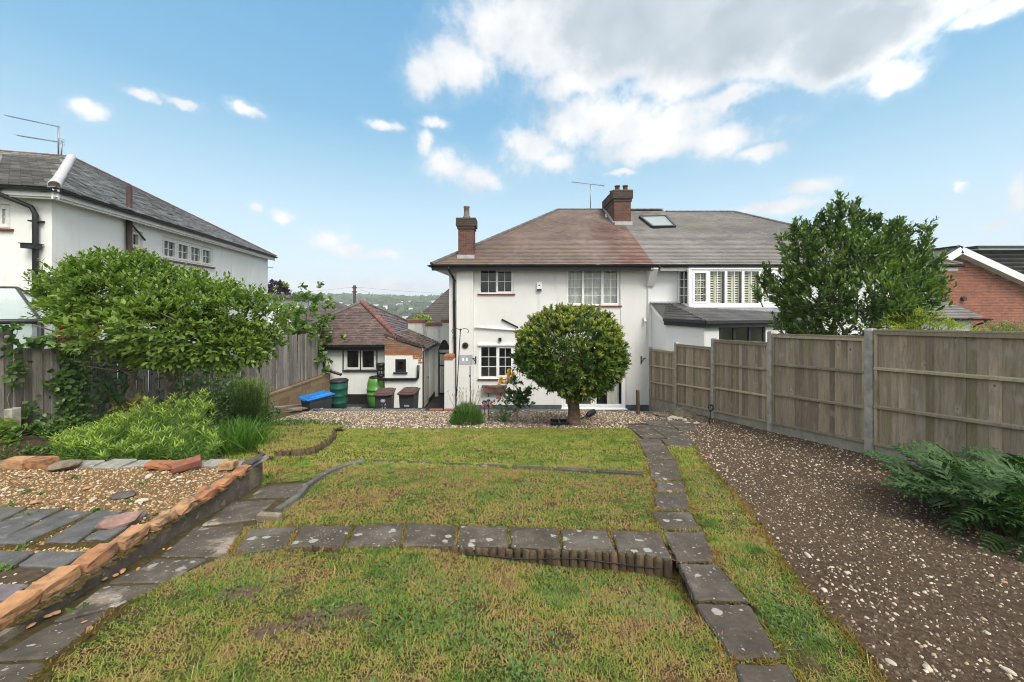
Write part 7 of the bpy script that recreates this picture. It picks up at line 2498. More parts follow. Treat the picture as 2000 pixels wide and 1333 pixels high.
for px in (230, 245, 300, 345, 360, 250, 215):
    limb(m, P(px, 800, 6.4), P(px + random.uniform(-25, 25), 735, 6.4), .012, .006, 3, .06, 5)
m.build('stems', M['bark_grey'], t)
kk = yb / FPX
def L2(px, py, dy, rx, ry=None, rz=None):
    return (tuple(Pb(px, py, dy)), (rx * kk, (ry or rx) * kk, (rz or rx * .8) * kk))
lob = [L2(168, 592, .1, 42, 50, 34), L2(205, 575, .2, 52, 80, 42), L2(255, 572, 0, 66, 90, 48), L2(335, 590, .1, 64, 90, 44), L2(410, 612, .1, 64, 85, 46), L2(480, 628, .2, 52, 70, 42), L2(268, 640, -.3, 90, 90, 42), L2(385, 655, -.2, 84, 85, 36), L2(245, 630, -.1, 56, 60, 32), L2(470, 668, 0, 52, 60, 22), L2(225, 600, -.4, 60, 60, 36), L2(245, 552, .1, 56, 80, 44), L2(440, 676, -.1, 66, 60, 24), L2(330, 668, -.1, 60, 60, 26), L2(330, 630, -.6, 60, 60, 36)]
O, D = lobe_points(lob, 3300, .66, .74)
ok = ~((O[:, 1] > 6.9) & (rng.random(len(O)) < .55)) & ~((O[:, 0] < -6.95) & (O[:, 2] < -.36))
O, D = O[ok], D[ok]
D2 = D + np.array([0, 0, .45])
C_, A_, N_, L_, W_, _ = shoots(O, D2, rng.uniform(.12, .30, len(O)), 7, .090, .042, 1.0, .1, .4, .15, .6)
ok = ~((C_[:, 0] < -6.6) & (C_[:, 2] < -.36) & (C_[:, 0] / C_[:, 1] < -1.12))
C_, A_, N_, L_, W_ = C_[ok], A_[ok], N_[ok], L_[ok], W_[ok]
leaves('crown', t, C_, A_, N_, L_, W_, M['leaf_bush'])
# longer young shoots standing out of the top
O, D = lobe_points(lob[:6], 520, .96, .92)
ok = D[:, 2] > .15
O, D = O[ok], D[ok]
C_, A_, N_, L_, W_, E_ = shoots(O, D + np.array([0, 0, .8]), rng.uniform(.2, .42, len(O)), 9, .075, .034, 1.0, .1, .3, .1, .6)
sh = leaves('crown', t, C_, A_, N_, L_, W_, M['leaf_bush'])
m = MB()
for o, e in zip(O[::2], E_[::2]):
    m.tube([o, e], [.005, .002], 3, False)
m.build('twigs', M['stem'], t)

# ---- bay tree behind the right fence
ybay = 7.7
t = thing('tree', 'dark glossy bay tree with ragged upright shoots behind the right fence', 'tree', (7.2, ybay, -2.8))
Pq = lambda px, py, dy=0: P(px, py, ybay + dy)
m = MB()
for px, py in ((1590, 520), (1650, 470), (1700, 560), (1740, 500), (1800, 520), (1620, 600)):
    limb(m, (7.1 + random.uniform(-.2, .2), ybay, -2.9), Pq(px, py, random.uniform(-.3, .3)), .07, .02, 6, .03, 7)
m.build('trunk', M['bark'], t)
kk = ybay / FPX
def L3(px, py, dy, rx, rz, ry=None):
    return (tuple(Pq(px, py, dy)), (rx * kk, (ry or rx) * kk, rz * kk))
lob = [L3(1650, 590, .0, 88, 60, 100), L3(1590, 580, -.1, 58, 48), L3(1705, 570, .1, 72, 60), L3(1755, 585, 0, 52, 48), L3(1650, 512, 0, 56, 52), L3(1598, 520, 0, 42, 46), L3(1712, 515, .1, 42, 46), L3(1645, 445, 0, 20, 34), L3(1558, 490, 0, 18, 38), L3(1606, 470, .1, 16, 32), L3(1738, 485, 0, 18, 32), L3(1788, 535, 0, 22, 40), L3(1640, 638, .2, 104, 36), L3(1535, 560, 0, 26, 30)]
O, D = lobe_points(lob, 2500, .60, .74)
D2 = D + np.array([0, 0, 1.05])
ok = O[:, 0] > 5.28 + 0 * O[:, 1]
O, D2 = O[ok], D2[ok]
C_, A_, N_, L_, W_, _ = shoots(O, D2, rng.uniform(.14, .28, len(O)), 8, .105, .040, .8, .1, .35, 0, .5)
leaves('crown', t, C_, A_, N_, L_, W_, M['leaf_bay'])
# tall leading shoots
sp_ = [(1640, 470, 1637, 392, 26), (1662, 450, 1672, 402, 16), (1628, 460, 1622, 410, 14), (1556, 500, 1553, 436, 16), (1540, 520, 1528, 470, 12), (1585, 490, 1583, 440, 14), (1606, 470, 1602, 425, 14), (1722, 490, 1708, 428, 14), (1744, 500, 1750, 436, 20), (1762, 490, 1775, 452, 14),
       (1795, 560, 1812, 440, 18), (1806, 520, 1816, 452, 14), (1800, 540, 1800, 470, 12), (1775, 530, 1770, 480, 12), (1820, 560, 1842, 505, 12), (1826, 590, 1846, 540, 10), (1700, 480, 1690, 430, 10), (1680, 460, 1684, 425, 12), (1500, 580, 1484, 548, 12), (1510, 560, 1496, 526, 10), (1490, 600, 1476, 575, 10)]
O, E = [], []
m = MB()
for x0, y0, x1, y1, w_ in sp_:
    dy = random.uniform(-.3, .3)
    a, b = Pq(x0, y0, dy), Pq(x1, y1, dy)
    m.tube([a, a.lerp(b, .5) + Vector((.02, 0, 0)), b], [.016, .011, .004], 5, False)
    for j in range(int(w_ * 1.9)):
        q = a.lerp(b, random.random() ** .8)
        O.append(q)
        E.append(Vector((random.gauss(0, .5), random.gauss(0, .5), .9)))
m.build('shoots', M['stem'], t)
O, E = np.array(O), np.array(E)
C_, A_, N_, L_, W_, _ = shoots(O, E, rng.uniform(.12, .22, len(O)), 8, .085, .032, .8, .1, .35, 0, .4)
leaves('crown', t, C_, A_, N_, L_, W_, M['leaf_bay'])
# pale new tips
O, D = lobe_points(lob, 1500, .97, .95)
ok = (np.sin(O[:, 0] * 4.7) * np.sin(O[:, 2] * 5.3 + 1) > .15) & (O[:, 0] > 5.3) & (O[:, 1] < ybay + .3)
O, D = O[ok], D[ok]
C_, A_, N_, L_, W_, _ = shoots(O, D + np.array([0, 0, .9]), rng.uniform(.10, .18, len(O)), 9, .075, .026, .7, .1, .3, 0, .4)
leaves('young_leaves', t, C_, A_, N_, L_, W_, M['leaf_bay_new'], shape='lance')

# ---- lime shrub peeping over the right fence
t = thing('bush', 'bright lime green feathery shrub peeping over the right fence', 'bush', (7.5, 6.5, -2.5))
c = P(1806, 640, 6.5)
O = np.array([(c.x + random.uniform(-.1, .1), 7.0 + random.uniform(-.1, .1), -2.5 + i * .01) for i in range(4)])
m = MB()
Os, Ds, Ls = [], [], []
for i in range(46):
    px, py = random.uniform(1752, 1862), random.uniform(606, 655)
    if py < 606 + abs(px - 1800) * .45:
        py += 25
    q = P(px, py, 6.5 + random.uniform(-.3, .3))
    d = Vector((random.gauss(0, .8) + (px - 1805) / 60, random.gauss(0, .6), random.uniform(.0, .5)))
    m.tube([(c.x, 6.5, -2.5), q], [.012, .005], 4, False)
    Os.append(q); Ds.append(d); Ls.append(random.uniform(.22, .40))
m.build('stems', M['stem'], t)
C_, A_, N_, L_, W_, _ = shoots(np.array(Os), np.array(Ds), np.array(Ls), 26, .085, .016, 1.3, .0, .2, .5, .8)
leaves('crown', t, C_, A_, N_, L_, W_, M['leaf_lime'], shape='lance')
c2 = P(1958, 650, 8.5)
t = thing('bush', 'low bronze tipped shrub showing above the fence before the brick house', 'bush', (c2.x, 8.5, -2.9))
Os = np.array([P(random.gauss(1958, 22), random.uniform(640, 662), 8.5 + random.uniform(-.3, .3)) for i in range(90)])
C_, A_, N_, L_, W_, _ = shoots(Os, np.array([(random.gauss(0, .8), random.gauss(0, .5), .7) for i in range(90)]), np.full(90, .22), 10, .06, .014, 1.1)
leaves('crown', t, C_, A_, N_, L_, W_, M['leaf_maple'], shape='lance')
m = MB()
for o in Os[:14]:
    m.tube([(c2.x, 8.5, -2.9), o], [.012, .005], 4, False)
m.build('stems', M['stem'], t)

# ---- blue-green plant of big jagged leaves on the soil bed: every leaf a part
def jag_leaf(seed, mat, L=1.0):
    r = np.random.default_rng(seed)
    V, F = [], []
    n = 9
    mid = []
    for i in range(n + 1):
        t_ = i / n
        mid.append(Vector((t_ * L, r.normal(0, .008), .22 * L * math.sin(t_ * 2.2) - .17 * L * t_ * t_)))
    wst = .012
    for i, p in enumerate(mid):
        V += [(p.x, p.y - wst * (1.2 - i / n), p.z), (p.x, p.y + wst * (1.2 - i / n), p.z)]
    for i in range(n):
        F.append((2 * i, 2 * i + 2, 2 * i + 3, 2 * i + 1))
    for i in range(2, n + 1):
        t_ = i / n
        ll = L * .30 * math.sin(math.pi * (t_ * .86 + .10)) ** .8 * r.uniform(.75, 1.15)
        for s in (-1, 1):
            p = mid[i - 1].lerp(mid[i], r.uniform(.3, 1.0))
            d = Vector((.72, s * .8, r.uniform(-.25, .22))).normalized()
            w_ = L * .028
            e1_ = p + d * ll * .45
            tip = p + d * ll + Vector((.03 * L, 0, -.04 * L))
            sd_ = Vector((d.y, -d.x, 0)) * w_
            b = len(V)
            V += [tuple(p - sd_ * 1.1), tuple(p + sd_ * 1.1), tuple(e1_ + sd_ * .9), tuple(tip), tuple(e1_ - sd_ * .9)]
            F += [(b, b + 1, b + 2, b + 4), (b + 4, b + 2, b + 3)]
            for f, q in ((.35, 1), (.55, -1), (.7, 1)):       # teeth
                o = p + d * ll * f
                dd = (d * .8 + Vector((d.y, -d.x, 0)) * q * .8).normalized()
                b = len(V)
                V += [tuple(o - d * w_ * .8), tuple(o + d * w_ * .8), tuple(o + dd * ll * .34 + Vector((0, 0, -.01)))]
                F.append((b, b + 1, b + 2))
    me = bpy.data.meshes.new('leaf')
    me.from_pydata(V, [], F)
    me.materials.append(mat)
    return me
JL = [jag_leaf(s, M['leaf_acan']) for s in range(5)] + [jag_leaf(s, M['leaf_acan_pale']) for s in (8, 9)]
pc = Vector((4.0, 3.2, float(G(3.2))))
t = thing('plant', 'large blue green plant with jagged thistle like leaves by the right fence', 'plant', pc)
crowns = [(4.0, 3.3), (4.15, 2.98), (4.45, 3.05), (3.8, 2.98), (4.55, 3.4), (4.22, 3.42), (3.8, 2.72), (4.6, 2.8), (4.9, 3.2), (4.2, 2.62), (4.72, 3.42), (3.98, 3.05)]
for i in range(298):
    cx_, cy_ = random.choice(crowns)
    th = random.uniform(0, 2 * math.pi)
    el = abs(random.gauss(.22, .38))
    L = random.uniform(.30, .48)
    rr = random.uniform(.02, .2)
    z = float(G(cy_)) + random.uniform(.03, .25)
    link('leaf', JL[random.randint(0, 4) if random.random() < .85 else random.randint(5, 6)], t, (cx_ + rr * math.cos(th), cy_ + rr * math.sin(th), z), (random.gauss(0, .35), -min(el, 1.0), th), (L, L * random.uniform(.85, 1.1), L))
m = MB()
for cx_, cy_ in crowns:
    for j in range(5):
        g = float(G(cy_))
        m.tube([(cx_, cy_, g - .05), (cx_ + random.gauss(0, .1), cy_ + random.gauss(0, .1), g + .22)], [.012, .008], 5, False)
m.build('stems', M['leaf_acan'], t)
o = P(1731, 868, 5.1)
t = thing('plant', 'small upright weed beside the nearest concrete post', 'plant', (o.x, 5.1, float(G(5.1))))
O = np.array([(o.x + random.gauss(0, .02), 5.1, float(G(5.1)) + .1 + .04 * i) for i in range(11)])
C_, A_, N_, L_, W_, _ = shoots(O, np.array([(random.gauss(0, .4), random.gauss(0, .4), 1) for i in range(11)]), np.full(11, .1), 5, .05, .03)
leaves('foliage', t, C_, A_, N_, L_, W_, M['leaf_ivy'])

# ---- clump of tall lance-leaved stems in the left bed
def stem_clump(name, label, cat, spots, hgt, k, ll, lw, mat, topmat, loc, lean=.15, topn=10, topl=None):
    t = thing(name, label, cat, loc)
    n = len(spots)
    O = np.array([(x, y, float(H(x, y)) - .02) for x, y in spots])
    cx_, cy_ = O[:, 0].mean(), O[:, 1].mean()
    D = np.stack([rng.normal(0, lean, n) + (O[:, 0] - cx_) * .22, rng.normal(0, lean, n) + (O[:, 1] - cy_) * .22, np.ones(n)], -1)
    Hh = hgt(O) * rng.uniform(.8, 1.08, n)
    C_, A_, N_, L_, W_, E_ = shoots(O, D, Hh, k, ll, lw, 1.25, .12, .25, .0, .6)
    leaves('foliage', t, C_, A_, N_, L_, W_, mat, shape='lance', droop=.25)
    m = MB()
    for o, e in zip(O, E_):
        m.tube([o, e], [.006, .003], 3, False)
    m.build('stems', M['stem'], t)
    if topmat:
        sel = rng.random(n) < .85
        Dn = nrmz(D)
        C_, A_, N_, L_, W_, _ = shoots(E_[sel] - Dn[sel] * .05, Dn[sel], np.full(sel.sum(), .07), topn, topl or ll * .9, lw * .85, 1.3, .0, .3, 0, .7)
        leaves('flower_tips', t, C_, A_, N_, L_, W_, topmat, shape='lance', droop=.15)
    return t
spots = []
while len(spots) < 330:
    x, y = random.uniform(-6.1, -3.4), random.uniform(4.12, 6.1)
    if ((x + 4.62) / 1.3) ** 2 + ((y - 5.0) / .88) ** 2 < 1 and x < -.86 * y - .1 + .25 * (5 - y):
        spots.append((x, y))
hh = lambda O: .33 + .60 * np.exp(-(((O[:, 0] + 4.62) / 1.0) ** 2 + ((O[:, 1] - 5.2) / .8) ** 2))
stem_clump('plant', 'wide clump of tall green stems with yellow green tips in the left bed', 'plant', spots, hh, 26, .085, .014, M['leaf_golden'], M['leaf_golden_top'], (-4.3, 4.9, -1.95))
# grassy blades at its right end
def blade_clump(label, spots, L0, L1, w_, mat, loc, lean=.35, name='plant', cat='plant'):
    t = thing(name, label, cat, loc)
    n = len(spots)
    C = np.array([(x, y, float(H(x, y)) - .02) for x, y in spots])
    A = np.stack([rng.normal(0, lean, n), rng.normal(0, lean, n), np.ones(n)], -1)
    N = np.stack([rng.normal(0, 1, n), rng.normal(0, 1, n), np.full(n, .3)], -1)
    leaves('foliage', t, C, A, N, rng.uniform(L0, L1, n), rng.uniform(w_ * .7, w_ * 1.2, n), mat, shape='lance', droop=.3)
    return t
spots = [(random.gauss(-4.18, .17), random.gauss(5.5, .2)) for i in range(520)]
blade_clump('tuft of long grassy blades at the right end of the tall clump', spots, .35, .62, .016, M['leaf_iris'], (-4.18, 5.5, -2.25))
# tall fine plant beside the fence near the block wall
spots = []
while len(spots) < 110:
    a, r_ = random.uniform(0, 6.28), .30 * math.sqrt(random.random())
    spots.append((-5.95 + r_ * math.cos(a), 8.2 + r_ * math.sin(a)))
stem_clump('plant', 'tall narrow pale green plant standing before the block wall', 'plant', spots, lambda O: np.full(len(O), .98), 30, .075, .012, M['leaf_golden'], M['leaf_golden_top'], (-5.95, 8.2, -2.5), .10, 8, .05)
# fine green mound in the gravel
c = gp(912, 829)
t = thing('plant', 'bright green rounded mound of fine shoots on the gravel bed', 'plant', c)
n = 5200
d = nrmz(rng.normal(0, 1, (n, 3)))
d[:, 2] = np.abs(d[:, 2])
C = np.array([c.x, c.y, c.z - .02]) + d * np.array([.40, .40, .50]) * rng.uniform(.55, .92, (n, 1))
C[:, 2] = np.maximum(C[:, 2], c.z)
A = d * .8 + np.array([0, 0, .8]) + rng.normal(0, .22, (n, 3))
leaves('foliage', t, C, A, rng.normal(0, 1, (n, 3)) + np.array([0, 0, .3]), rng.uniform(.07, .14, n), rng.uniform(.007, .012, n), M['leaf_lav'], shape='lance')
m = MB()
for i in range(46):
    a_, r_ = random.uniform(0, 6.28), random.uniform(.05, .3)
    b_ = c + Vector((r_ * math.cos(a_), r_ * math.sin(a_), .35))
    e_ = b_ + Vector((.35 * math.cos(a_) * r_ * 2, .3 * math.sin(a_) * r_ * 2, random.uniform(.25, .48)))
    m.tube([b_, e_], [.003, .002], 3, False)
    m.tube([e_, e_ + Vector((.01, 0, .05))], [.008, .003], 4, False)
m.build('flower_stalks', M['rail'], t)

# ---- roses
def petals(m_V, m_F, c, r, n=16):
    k = len(m_V)
    return
def bloom(parent, c, r, mat, name='bloom', seed=0):
    n = 22
    d = nrmz(rng.normal(0, 1, (n, 3)) + np.array([0, -.3, .35]))
    C = np.array(c) + d * r * .15
    A = d + rng.normal(0, .3, (n, 3))
    return leaves(name, parent, C, A, d[:, [1, 2, 0]], rng.uniform(r * .75, r * 1.1, n), rng.uniform(r * .8, r * 1.1, n), mat, fold=.5)
b0 = gp(1009, 832)
yr = 8.15
t = thing('rose_bush', 'tall leggy rose bush with yellow and peach blooms before the kitchen window', 'rose', b0)
m = MB()
tips = [(1000, 745), (1013, 720), (1022, 760), (1035, 765), (990, 765), (1010, 700), (1018, 780), (1040, 745), (1030, 790), (1000, 780)]
m.tube([b0 - Vector((0, 0, .1)), P(1011, 800, yr), P(1012, 785, yr)], [.028, .02, .016], 7)
Os, Ds, Ls = [], [], []
for px, py in tips:
    dy = random.uniform(-.2, .2)
    q = P(px, py, yr + dy)
    pts = limb(m, P(1012, random.uniform(785, 800), yr), q, .012, .005, 4, .06, 5)
    for a in pts[1:]:
        for s in range(3):
            Os.append(a); Ds.append(Vector((random.gauss(0, .8), random.gauss(0, .6), random.uniform(-.1, .7)))); Ls.append(random.uniform(.10, .2))
m.build('stems', M['bark_grey'], t)
C_, A_, N_, L_, W_, _ = shoots(np.array(Os), np.array(Ds), np.array(Ls), 5, .085, .052, 1.0, .3, .4, .2, .7)
leaves('foliage', t, C_, A_, N_, L_, W_, M['leaf_rose'])
for px, py, mt in ((995, 725, 'pet_yellow'), (1001, 731, 'pet_yellow'), (993, 733, 'pet_yellow'), (992, 742, 'pet_peach'), (987, 747, 'pet_peach'), (998, 740, 'pet_peach'), (979, 741, 'pet_yellow'), (975, 749, 'pet_peach'), (977, 745, 'pet_peach')):
    bloom(t, P(px, py, yr - .12 + random.uniform(-.1, .05)), .055, M[mt])
b0 = gp(985, 826)
t = thing('rose_bush', 'low rose bush with small pink blooms between the mound and the tall rose', 'rose', b0)
Os, Ds, Ls = [], [], []
m = MB()
for i in range(34):
    px, py = random.gauss(985, 15), random.uniform(785, 822)
    q = P(px, py, 8.35 + random.uniform(-.25, .25))
    m.tube([b0, q], [.006, .003], 4, False)
    Os.append(q); Ds.append(Vector((random.gauss(0, .7), random.gauss(0, .6), .6))); Ls.append(.12)
for px, py in ((974, 782), (993, 774), (990, 772), (949, 792), (958, 789), (959, 797), (1036, 778)):
    if px < 1030:
        m.tube([b0, P(px, py + 2, 8.3)], [.006, .003], 4, False)
m.build('stems', M['stem'], t)
C_, A_, N_, L_, W_, _ = shoots(np.array(Os), np.array(Ds), np.array(Ls), 7, .05, .03, 1.0, .1)
leaves('foliage', t, C_, A_, N_, L_, W_, M['leaf_ivy'])
for px, py in ((972, 777), (976, 779), (986, 776), (985, 772), (948, 791), (943, 793), (960, 786), (959, 794), (992, 766)):
    bloom(t, P(px, py, 8.2), .04, M['pet_pink'])

# ---- pink-red flowers behind the left fence
c = P(150, 652, 6.6)
t = thing('bush', 'crimson flowering shrub glimpsed behind the left fence under the bush', 'bush', (c.x, 6.6, -2.5))
Os = np.array([P(random.uniform(120, 182), random.uniform(638, 666), 6.45 + random.uniform(-.1, .15)) for i in range(70)])
C_, A_, N_, L_, W_, _ = shoots(Os, rng.normal(0, 1, (70, 3)) + np.array([0, -.5, .4]), np.full(70, .06), 9, .085, .055, 1.2, 0, .4)
leaves('flowers', t, C_, A_, N_, L_, W_, M['pet_red'])
m = MB()
for o in Os[:12]:
    m.tube([(c.x, 6.6, -2.5), o], [.015, .006], 4, False)
m.build('stems', M['bark_grey'], t)

# ---- ivy and undergrowth along the left fence
t = thing('ivy', 'ivy climbing over the silver grey boards of the left fence', 'ivy', (-7.4, 6, -2.2))
C, N = [], []
def ivy_patch(y, z, ry, rz, n):
    for i in range(n):
        yy, zz = random.gauss(y, ry), random.gauss(z, rz)
        p = fpos(yy)
        C.append((p.x + random.uniform(.03, .12), yy, zz))
        N.append((1 + random.gauss(0, .4), random.gauss(-.3, .5), random.gauss(.4, .4)))
for px, py, rx, ry, n in ((110, 735, 9, 40, 200), (118, 690, 12, 14, 90), (100, 755, 12, 16, 120), (140, 700, 10, 30, 120), (136, 765, 8, 20, 70), (160, 740, 14, 14, 80), (10, 700, 8, 30, 60), (25, 720, 10, 14, 40), (12, 638, 10, 4, 40), (170, 775, 16, 14, 60), (60, 665, 30, 5, 110), (205, 690, 22, 24, 70), (230, 740, 20, 30, 60), (125, 800, 20, 16, 160), (75, 835, 14, 12, 90), (40, 805, 12, 8, 70), (395, 745, 30, 22, 260), (425, 735, 12, 30, 160), (440, 760, 14, 14, 120), (445, 715, 8, 20, 80), (370, 735, 14, 26, 120), (350, 760, 20, 20, 160), (405, 775, 24, 12, 160), (330, 720, 20, 24, 120)):
    r_ = (px - 1000) / 700
    Y = float(np.interp(r_, [-1.43, -1.17, -.933, -.70], [5.3, 6.45, 8.05, 10.6]))
    k_ = Y / 700
    ivy_patch(Y, (588 - py) * k_, rx * k_ * (1.0 / max(.5, abs(r_))) , ry * k_, int(n * .55))
C, N = np.array(C), np.array(N)
n = len(C)
leaves('foliage', t, C, np.stack([rng.normal(.2, .3, n), rng.normal(0, .7, n), rng.normal(-.4, .5, n)], -1), N, rng.uniform(.05, .095, n), rng.uniform(.045, .085, n), M['leaf_ivy'])
m = MB()
for px in (108, 135, 20, 400, 430, 355):
    r_ = (px - 1000) / 700
    Y = float(np.interp(r_, [-1.43, -1.17, -.933, -.70], [5.3, 6.45, 8.05, 10.6]))
    pts = [fpos(Y + .06 * math.sin(j * 1.7)) + Vector((.035, 0, -2.3 + j * .28)) for j in range(6)]
    m.tube(pts, .008, 4, False)
m.build('stems', M['bark_grey'], t)
# broad dark leaves at the foot of the bush
t = thing('plant', 'dark broad leaved plant under the big bush by the fence', 'plant', (-7.0, 6.5, -2.1))
n = 75
C = np.array([P(random.gauss(222, 18), random.gauss(758, 24), 6.45 + random.uniform(-.25, .25)) for i in range(n)])
leaves('foliage', t, C, np.stack([rng.normal(0, .6, n), rng.normal(-.5, .5, n), rng.normal(-.1, .5, n)], -1), np.stack([rng.normal(0, .4, n), rng.normal(-.4, .4, n), rng.normal(1, .3, n)], -1), rng.uniform(.09, .15, n), rng.uniform(.08, .13, n), M['leaf_big'])
m = MB()
for q in C[:24]:
    m.tube([(-6.95, 6.5, -2.2), q], [.01, .005], 4, False)
m.build('stems', M['stem'], t)
t = thing('plant', 'light green broad leaved plant at the left edge by the concrete stump', 'plant', (-6.9, 5.0, -2.0))
n = 70
C = np.array([P(random.gauss(12, 16), random.gauss(846, 18), 5.15 + random.uniform(-.2, .2)) for i in range(n)])
leaves('foliage', t, C, np.stack([rng.normal(0, .6, n), rng.normal(-.5, .5, n), rng.normal(-.1, .5, n)], -1), np.stack([rng.normal(0, .4, n), rng.normal(-.4, .4, n), rng.normal(1, .3, n)], -1), rng.uniform(.09, .15, n), rng.uniform(.08, .13, n), M['leaf_bush'])
# dark leafy undergrowth strip and weeds
def undergrowth(name, n, poly, zmax, mat, ll, lw, dens=None, k=5):
    xs, ys = [p[0] for p in poly], [p[1] for p in poly]
    X, Y = rng.uniform(min(xs), max(xs), n), rng.uniform(min(ys), max(ys), n)
    ok = inpoly(X, Y, poly)
    ok &= gnoise(X * .8, Y * .8) + rng.normal(0, .35, n) > -.25
    X, Y = X[ok], Y[ok]
    n = len(X)
    O = np.stack([X, Y, H(X, Y) + .0], -1)
    D = np.stack([rng.normal(0, .5, n), rng.normal(0, .5, n), np.ones(n)], -1)
    hh_ = zmax * (.35 + .65 * sm((gnoise(X * 1.3 + 3, Y * 1.3) + 1) / 2)) * rng.uniform(.6, 1.1, n)
    C_, A_, N_, L_, W_, _ = shoots(O, D, hh_, k, ll, lw, 1.2, .2, .4, .1, .8)
    V, F = leaf_geo(C_, A_, N_, L_, W_)
    return link(name, npmesh(name, V, F, mat), None, kind='stuff')
undergrowth('undergrowth', 1200, [(-7.5, 5.0), (-6.2, 4.9), (-5.6, 6.3), (-5.3, 8.2), (-7.3, 9.5)], .26, M['leaf_ivy'], .075, .05)
undergrowth('weeds', 1500, [(-7.2, 4.1), (-5.0, 4.1), (-4.6, 5.8), (-5.4, 6.6), (-7.2, 6.2)], .16, M['leaf_weed'], .05, .026)
undergrowth('weeds', 900, [(-5.4, 6.2), (-3.6, 5.9), (-3.6, 8.0), (-5.3, 8.4)], .20, M['leaf_weed'], .05, .022)
undergrowth('undergrowth', 420, [(-7.2, 7.0), (-5.6, 7.0), (-5.6, 8.6), (-6.3, 9.6), (-7.3, 9.8)], .42, M['leaf_ivy'], .07, .045)
t = thing('plant', 'bronze tipped seedling at the back of the tall clump', 'plant', (-5.1, 5.7, -2.1))
Os = np.array([P(random.gauss(262, 16), random.uniform(790, 806), 5.55 + random.uniform(-.1, .1)) for i in range(12)])
C_, A_, N_, L_, W_, _ = shoots(Os, rng.normal(0, .6, (12, 3)) + np.array([0, 0, .5]), np.full(12, .12), 6, .09, .05, 1.2)
leaves('foliage', t, C_, A_, N_, L_, W_, M['leaf_dead'])
# small weeds in the terrace shingle and joints
C, A, N = [], [], []
for px, py, s_, n in ((145, 934, .05, 22), (60, 1010, .04, 26), (35, 1012, .035, 22), (180, 1002, .05, 26), (190, 1000, .04, 18), (278, 945, .05, 16), (50, 962, .04, 10), (10, 993, .04, 20), (80, 965, .03, 12), (255, 980, .04, 12), (40, 1075, .03, 10), (15, 1110, .05, 30), (160, 1188, .03, 10)):
    for j in range(n):
        p = tp(px, py, .005)
        C.append((p.x + random.gauss(0, s_ * .5), p.y + random.gauss(0, s_ * .5), p.z))
        A.append((random.gauss(0, 1), random.gauss(0, 1), random.uniform(.3, 1.2)))
        N.append((random.gauss(0, .4), random.gauss(0, .4), 1))
n = len(C)
V, F = leaf_geo(np.array(C), np.array(A), np.array(N), rng.uniform(.02, .05, n), rng.uniform(.008, .018, n))
link('weeds', npmesh('weeds', V, F, M['leaf_weed']), kind='stuff')

# grass on the raised round bed and over the arc, lawn weeds, tufts along edges
RG = [(x, y) for x, y in RAISED]
H0 = H
def Hraised(X, Y):
    return H0(X, Y) + .085
H = Hraised
blades('raised_turf_grass', 52000, 4.6, 7.6, .007, .012, .02, .05, M['grass'], poly=RG)
H = H0
blades('turf_grass', 34000, 4.1, 6.4, .006, .012, .03, .08, M['grass'], poly=[(-2.78, 4.06), (-2.92, 4.9), (-3.1, 5.8), (-3.3, 6.1), (-3.9, 6.3), (-4.3, 5.6), (-3.7, 4.12)])
def weeds_in_lawn(n, y0, y1, s0, s1):
    X, Y = rng.uniform(-4, 4, n), rng.uniform(y0, y1, n)
    ok = inpoly(X, Y, outer) & (gnoise(X * .9 + 2, Y * .9 + 1) > .1)
    for s in SLABS + KERBS:
        ok &= ~inpoly(X, Y, s)
    X, Y = X[ok], Y[ok]
    n = len(X)
    k = 7
    th = rng.uniform(0, 6.28, (n, 1)) + np.arange(k) * 2 * np.pi / k + rng.normal(0, .2, (n, k))
    el = rng.uniform(.15, .8, (n, k))
    A = np.stack([np.cos(th) * np.cos(el), np.sin(th) * np.cos(el), np.sin(el)], -1).reshape(-1, 3)
    C = np.repeat(np.stack([X, Y, H(X, Y) + .008], -1), k, 0)
    N = np.stack([rng.normal(0, .3, n * k), rng.normal(0, .3, n * k), np.ones(n * k)], -1)
    L = np.repeat(rng.uniform(s0, s1, n), k) * rng.uniform(.6, 1.1, n * k)
    V, F = leaf_geo(C, A, N, L, L * rng.uniform(.25, .45, n * k))
    return link('lawn_weeds', npmesh('lawn_weeds', V, F, M['clover']), kind='stuff')
weeds_in_lawn(20000, 1.0, 2.75, .007, .022)
weeds_in_lawn(11000, 2.6, 5.2, .010, .026)
# ragged tufts leaning over the edges of slabs
X, Y = [], []
for s in SLABS[:]:
    for i in range(len(s)):
        a, b = Vector(s[i]), Vector(s[(i + 1) % len(s)])
        for j in range(int((b - a).length * 110)):
            p = a.lerp(b, random.random())
            X.append(p.x + random.gauss(0, .022)); Y.append(p.y + random.gauss(0, .022))
for a, b in zip(soil_ring[3:13], soil_ring[4:14]):
    a, b = Vector(a), Vector(b)
    for j in range(int((b - a).length * 160)):
        p = a.lerp(b, random.random())
        X.append(p.x - abs(random.gauss(0, .03))); Y.append(p.y + random.gauss(0, .02))
X, Y = np.array(X), np.array(Y)
ok = inpoly(X, Y, outer) & (rng.random(len(X)) < .6)
inside = np.zeros(len(X), bool)
for s in SLABS:
    inside |= inpoly(X, Y, s)
ok &= ~inside | (rng.random(len(X)) < .15)
X, Y = X[ok], Y[ok]
n = len(X)
k = 4
th = rng.uniform(0, 6.28, n * k)
A = np.stack([np.cos(th), np.sin(th), rng.uniform(.3, 1.2, n * k)], -1)
C = np.repeat(np.stack([X, Y, H(X, Y) + .004], -1), k, 0)
V, F = leaf_geo(C, A, rng.normal(0, 1, (n * k, 3)), rng.uniform(.025, .06, n * k), rng.uniform(.004, .007, n * k), shape='lance', droop=.3)
link('edge_grass', npmesh('edge_grass', V, F, M['edge_rust']), kind='stuff')

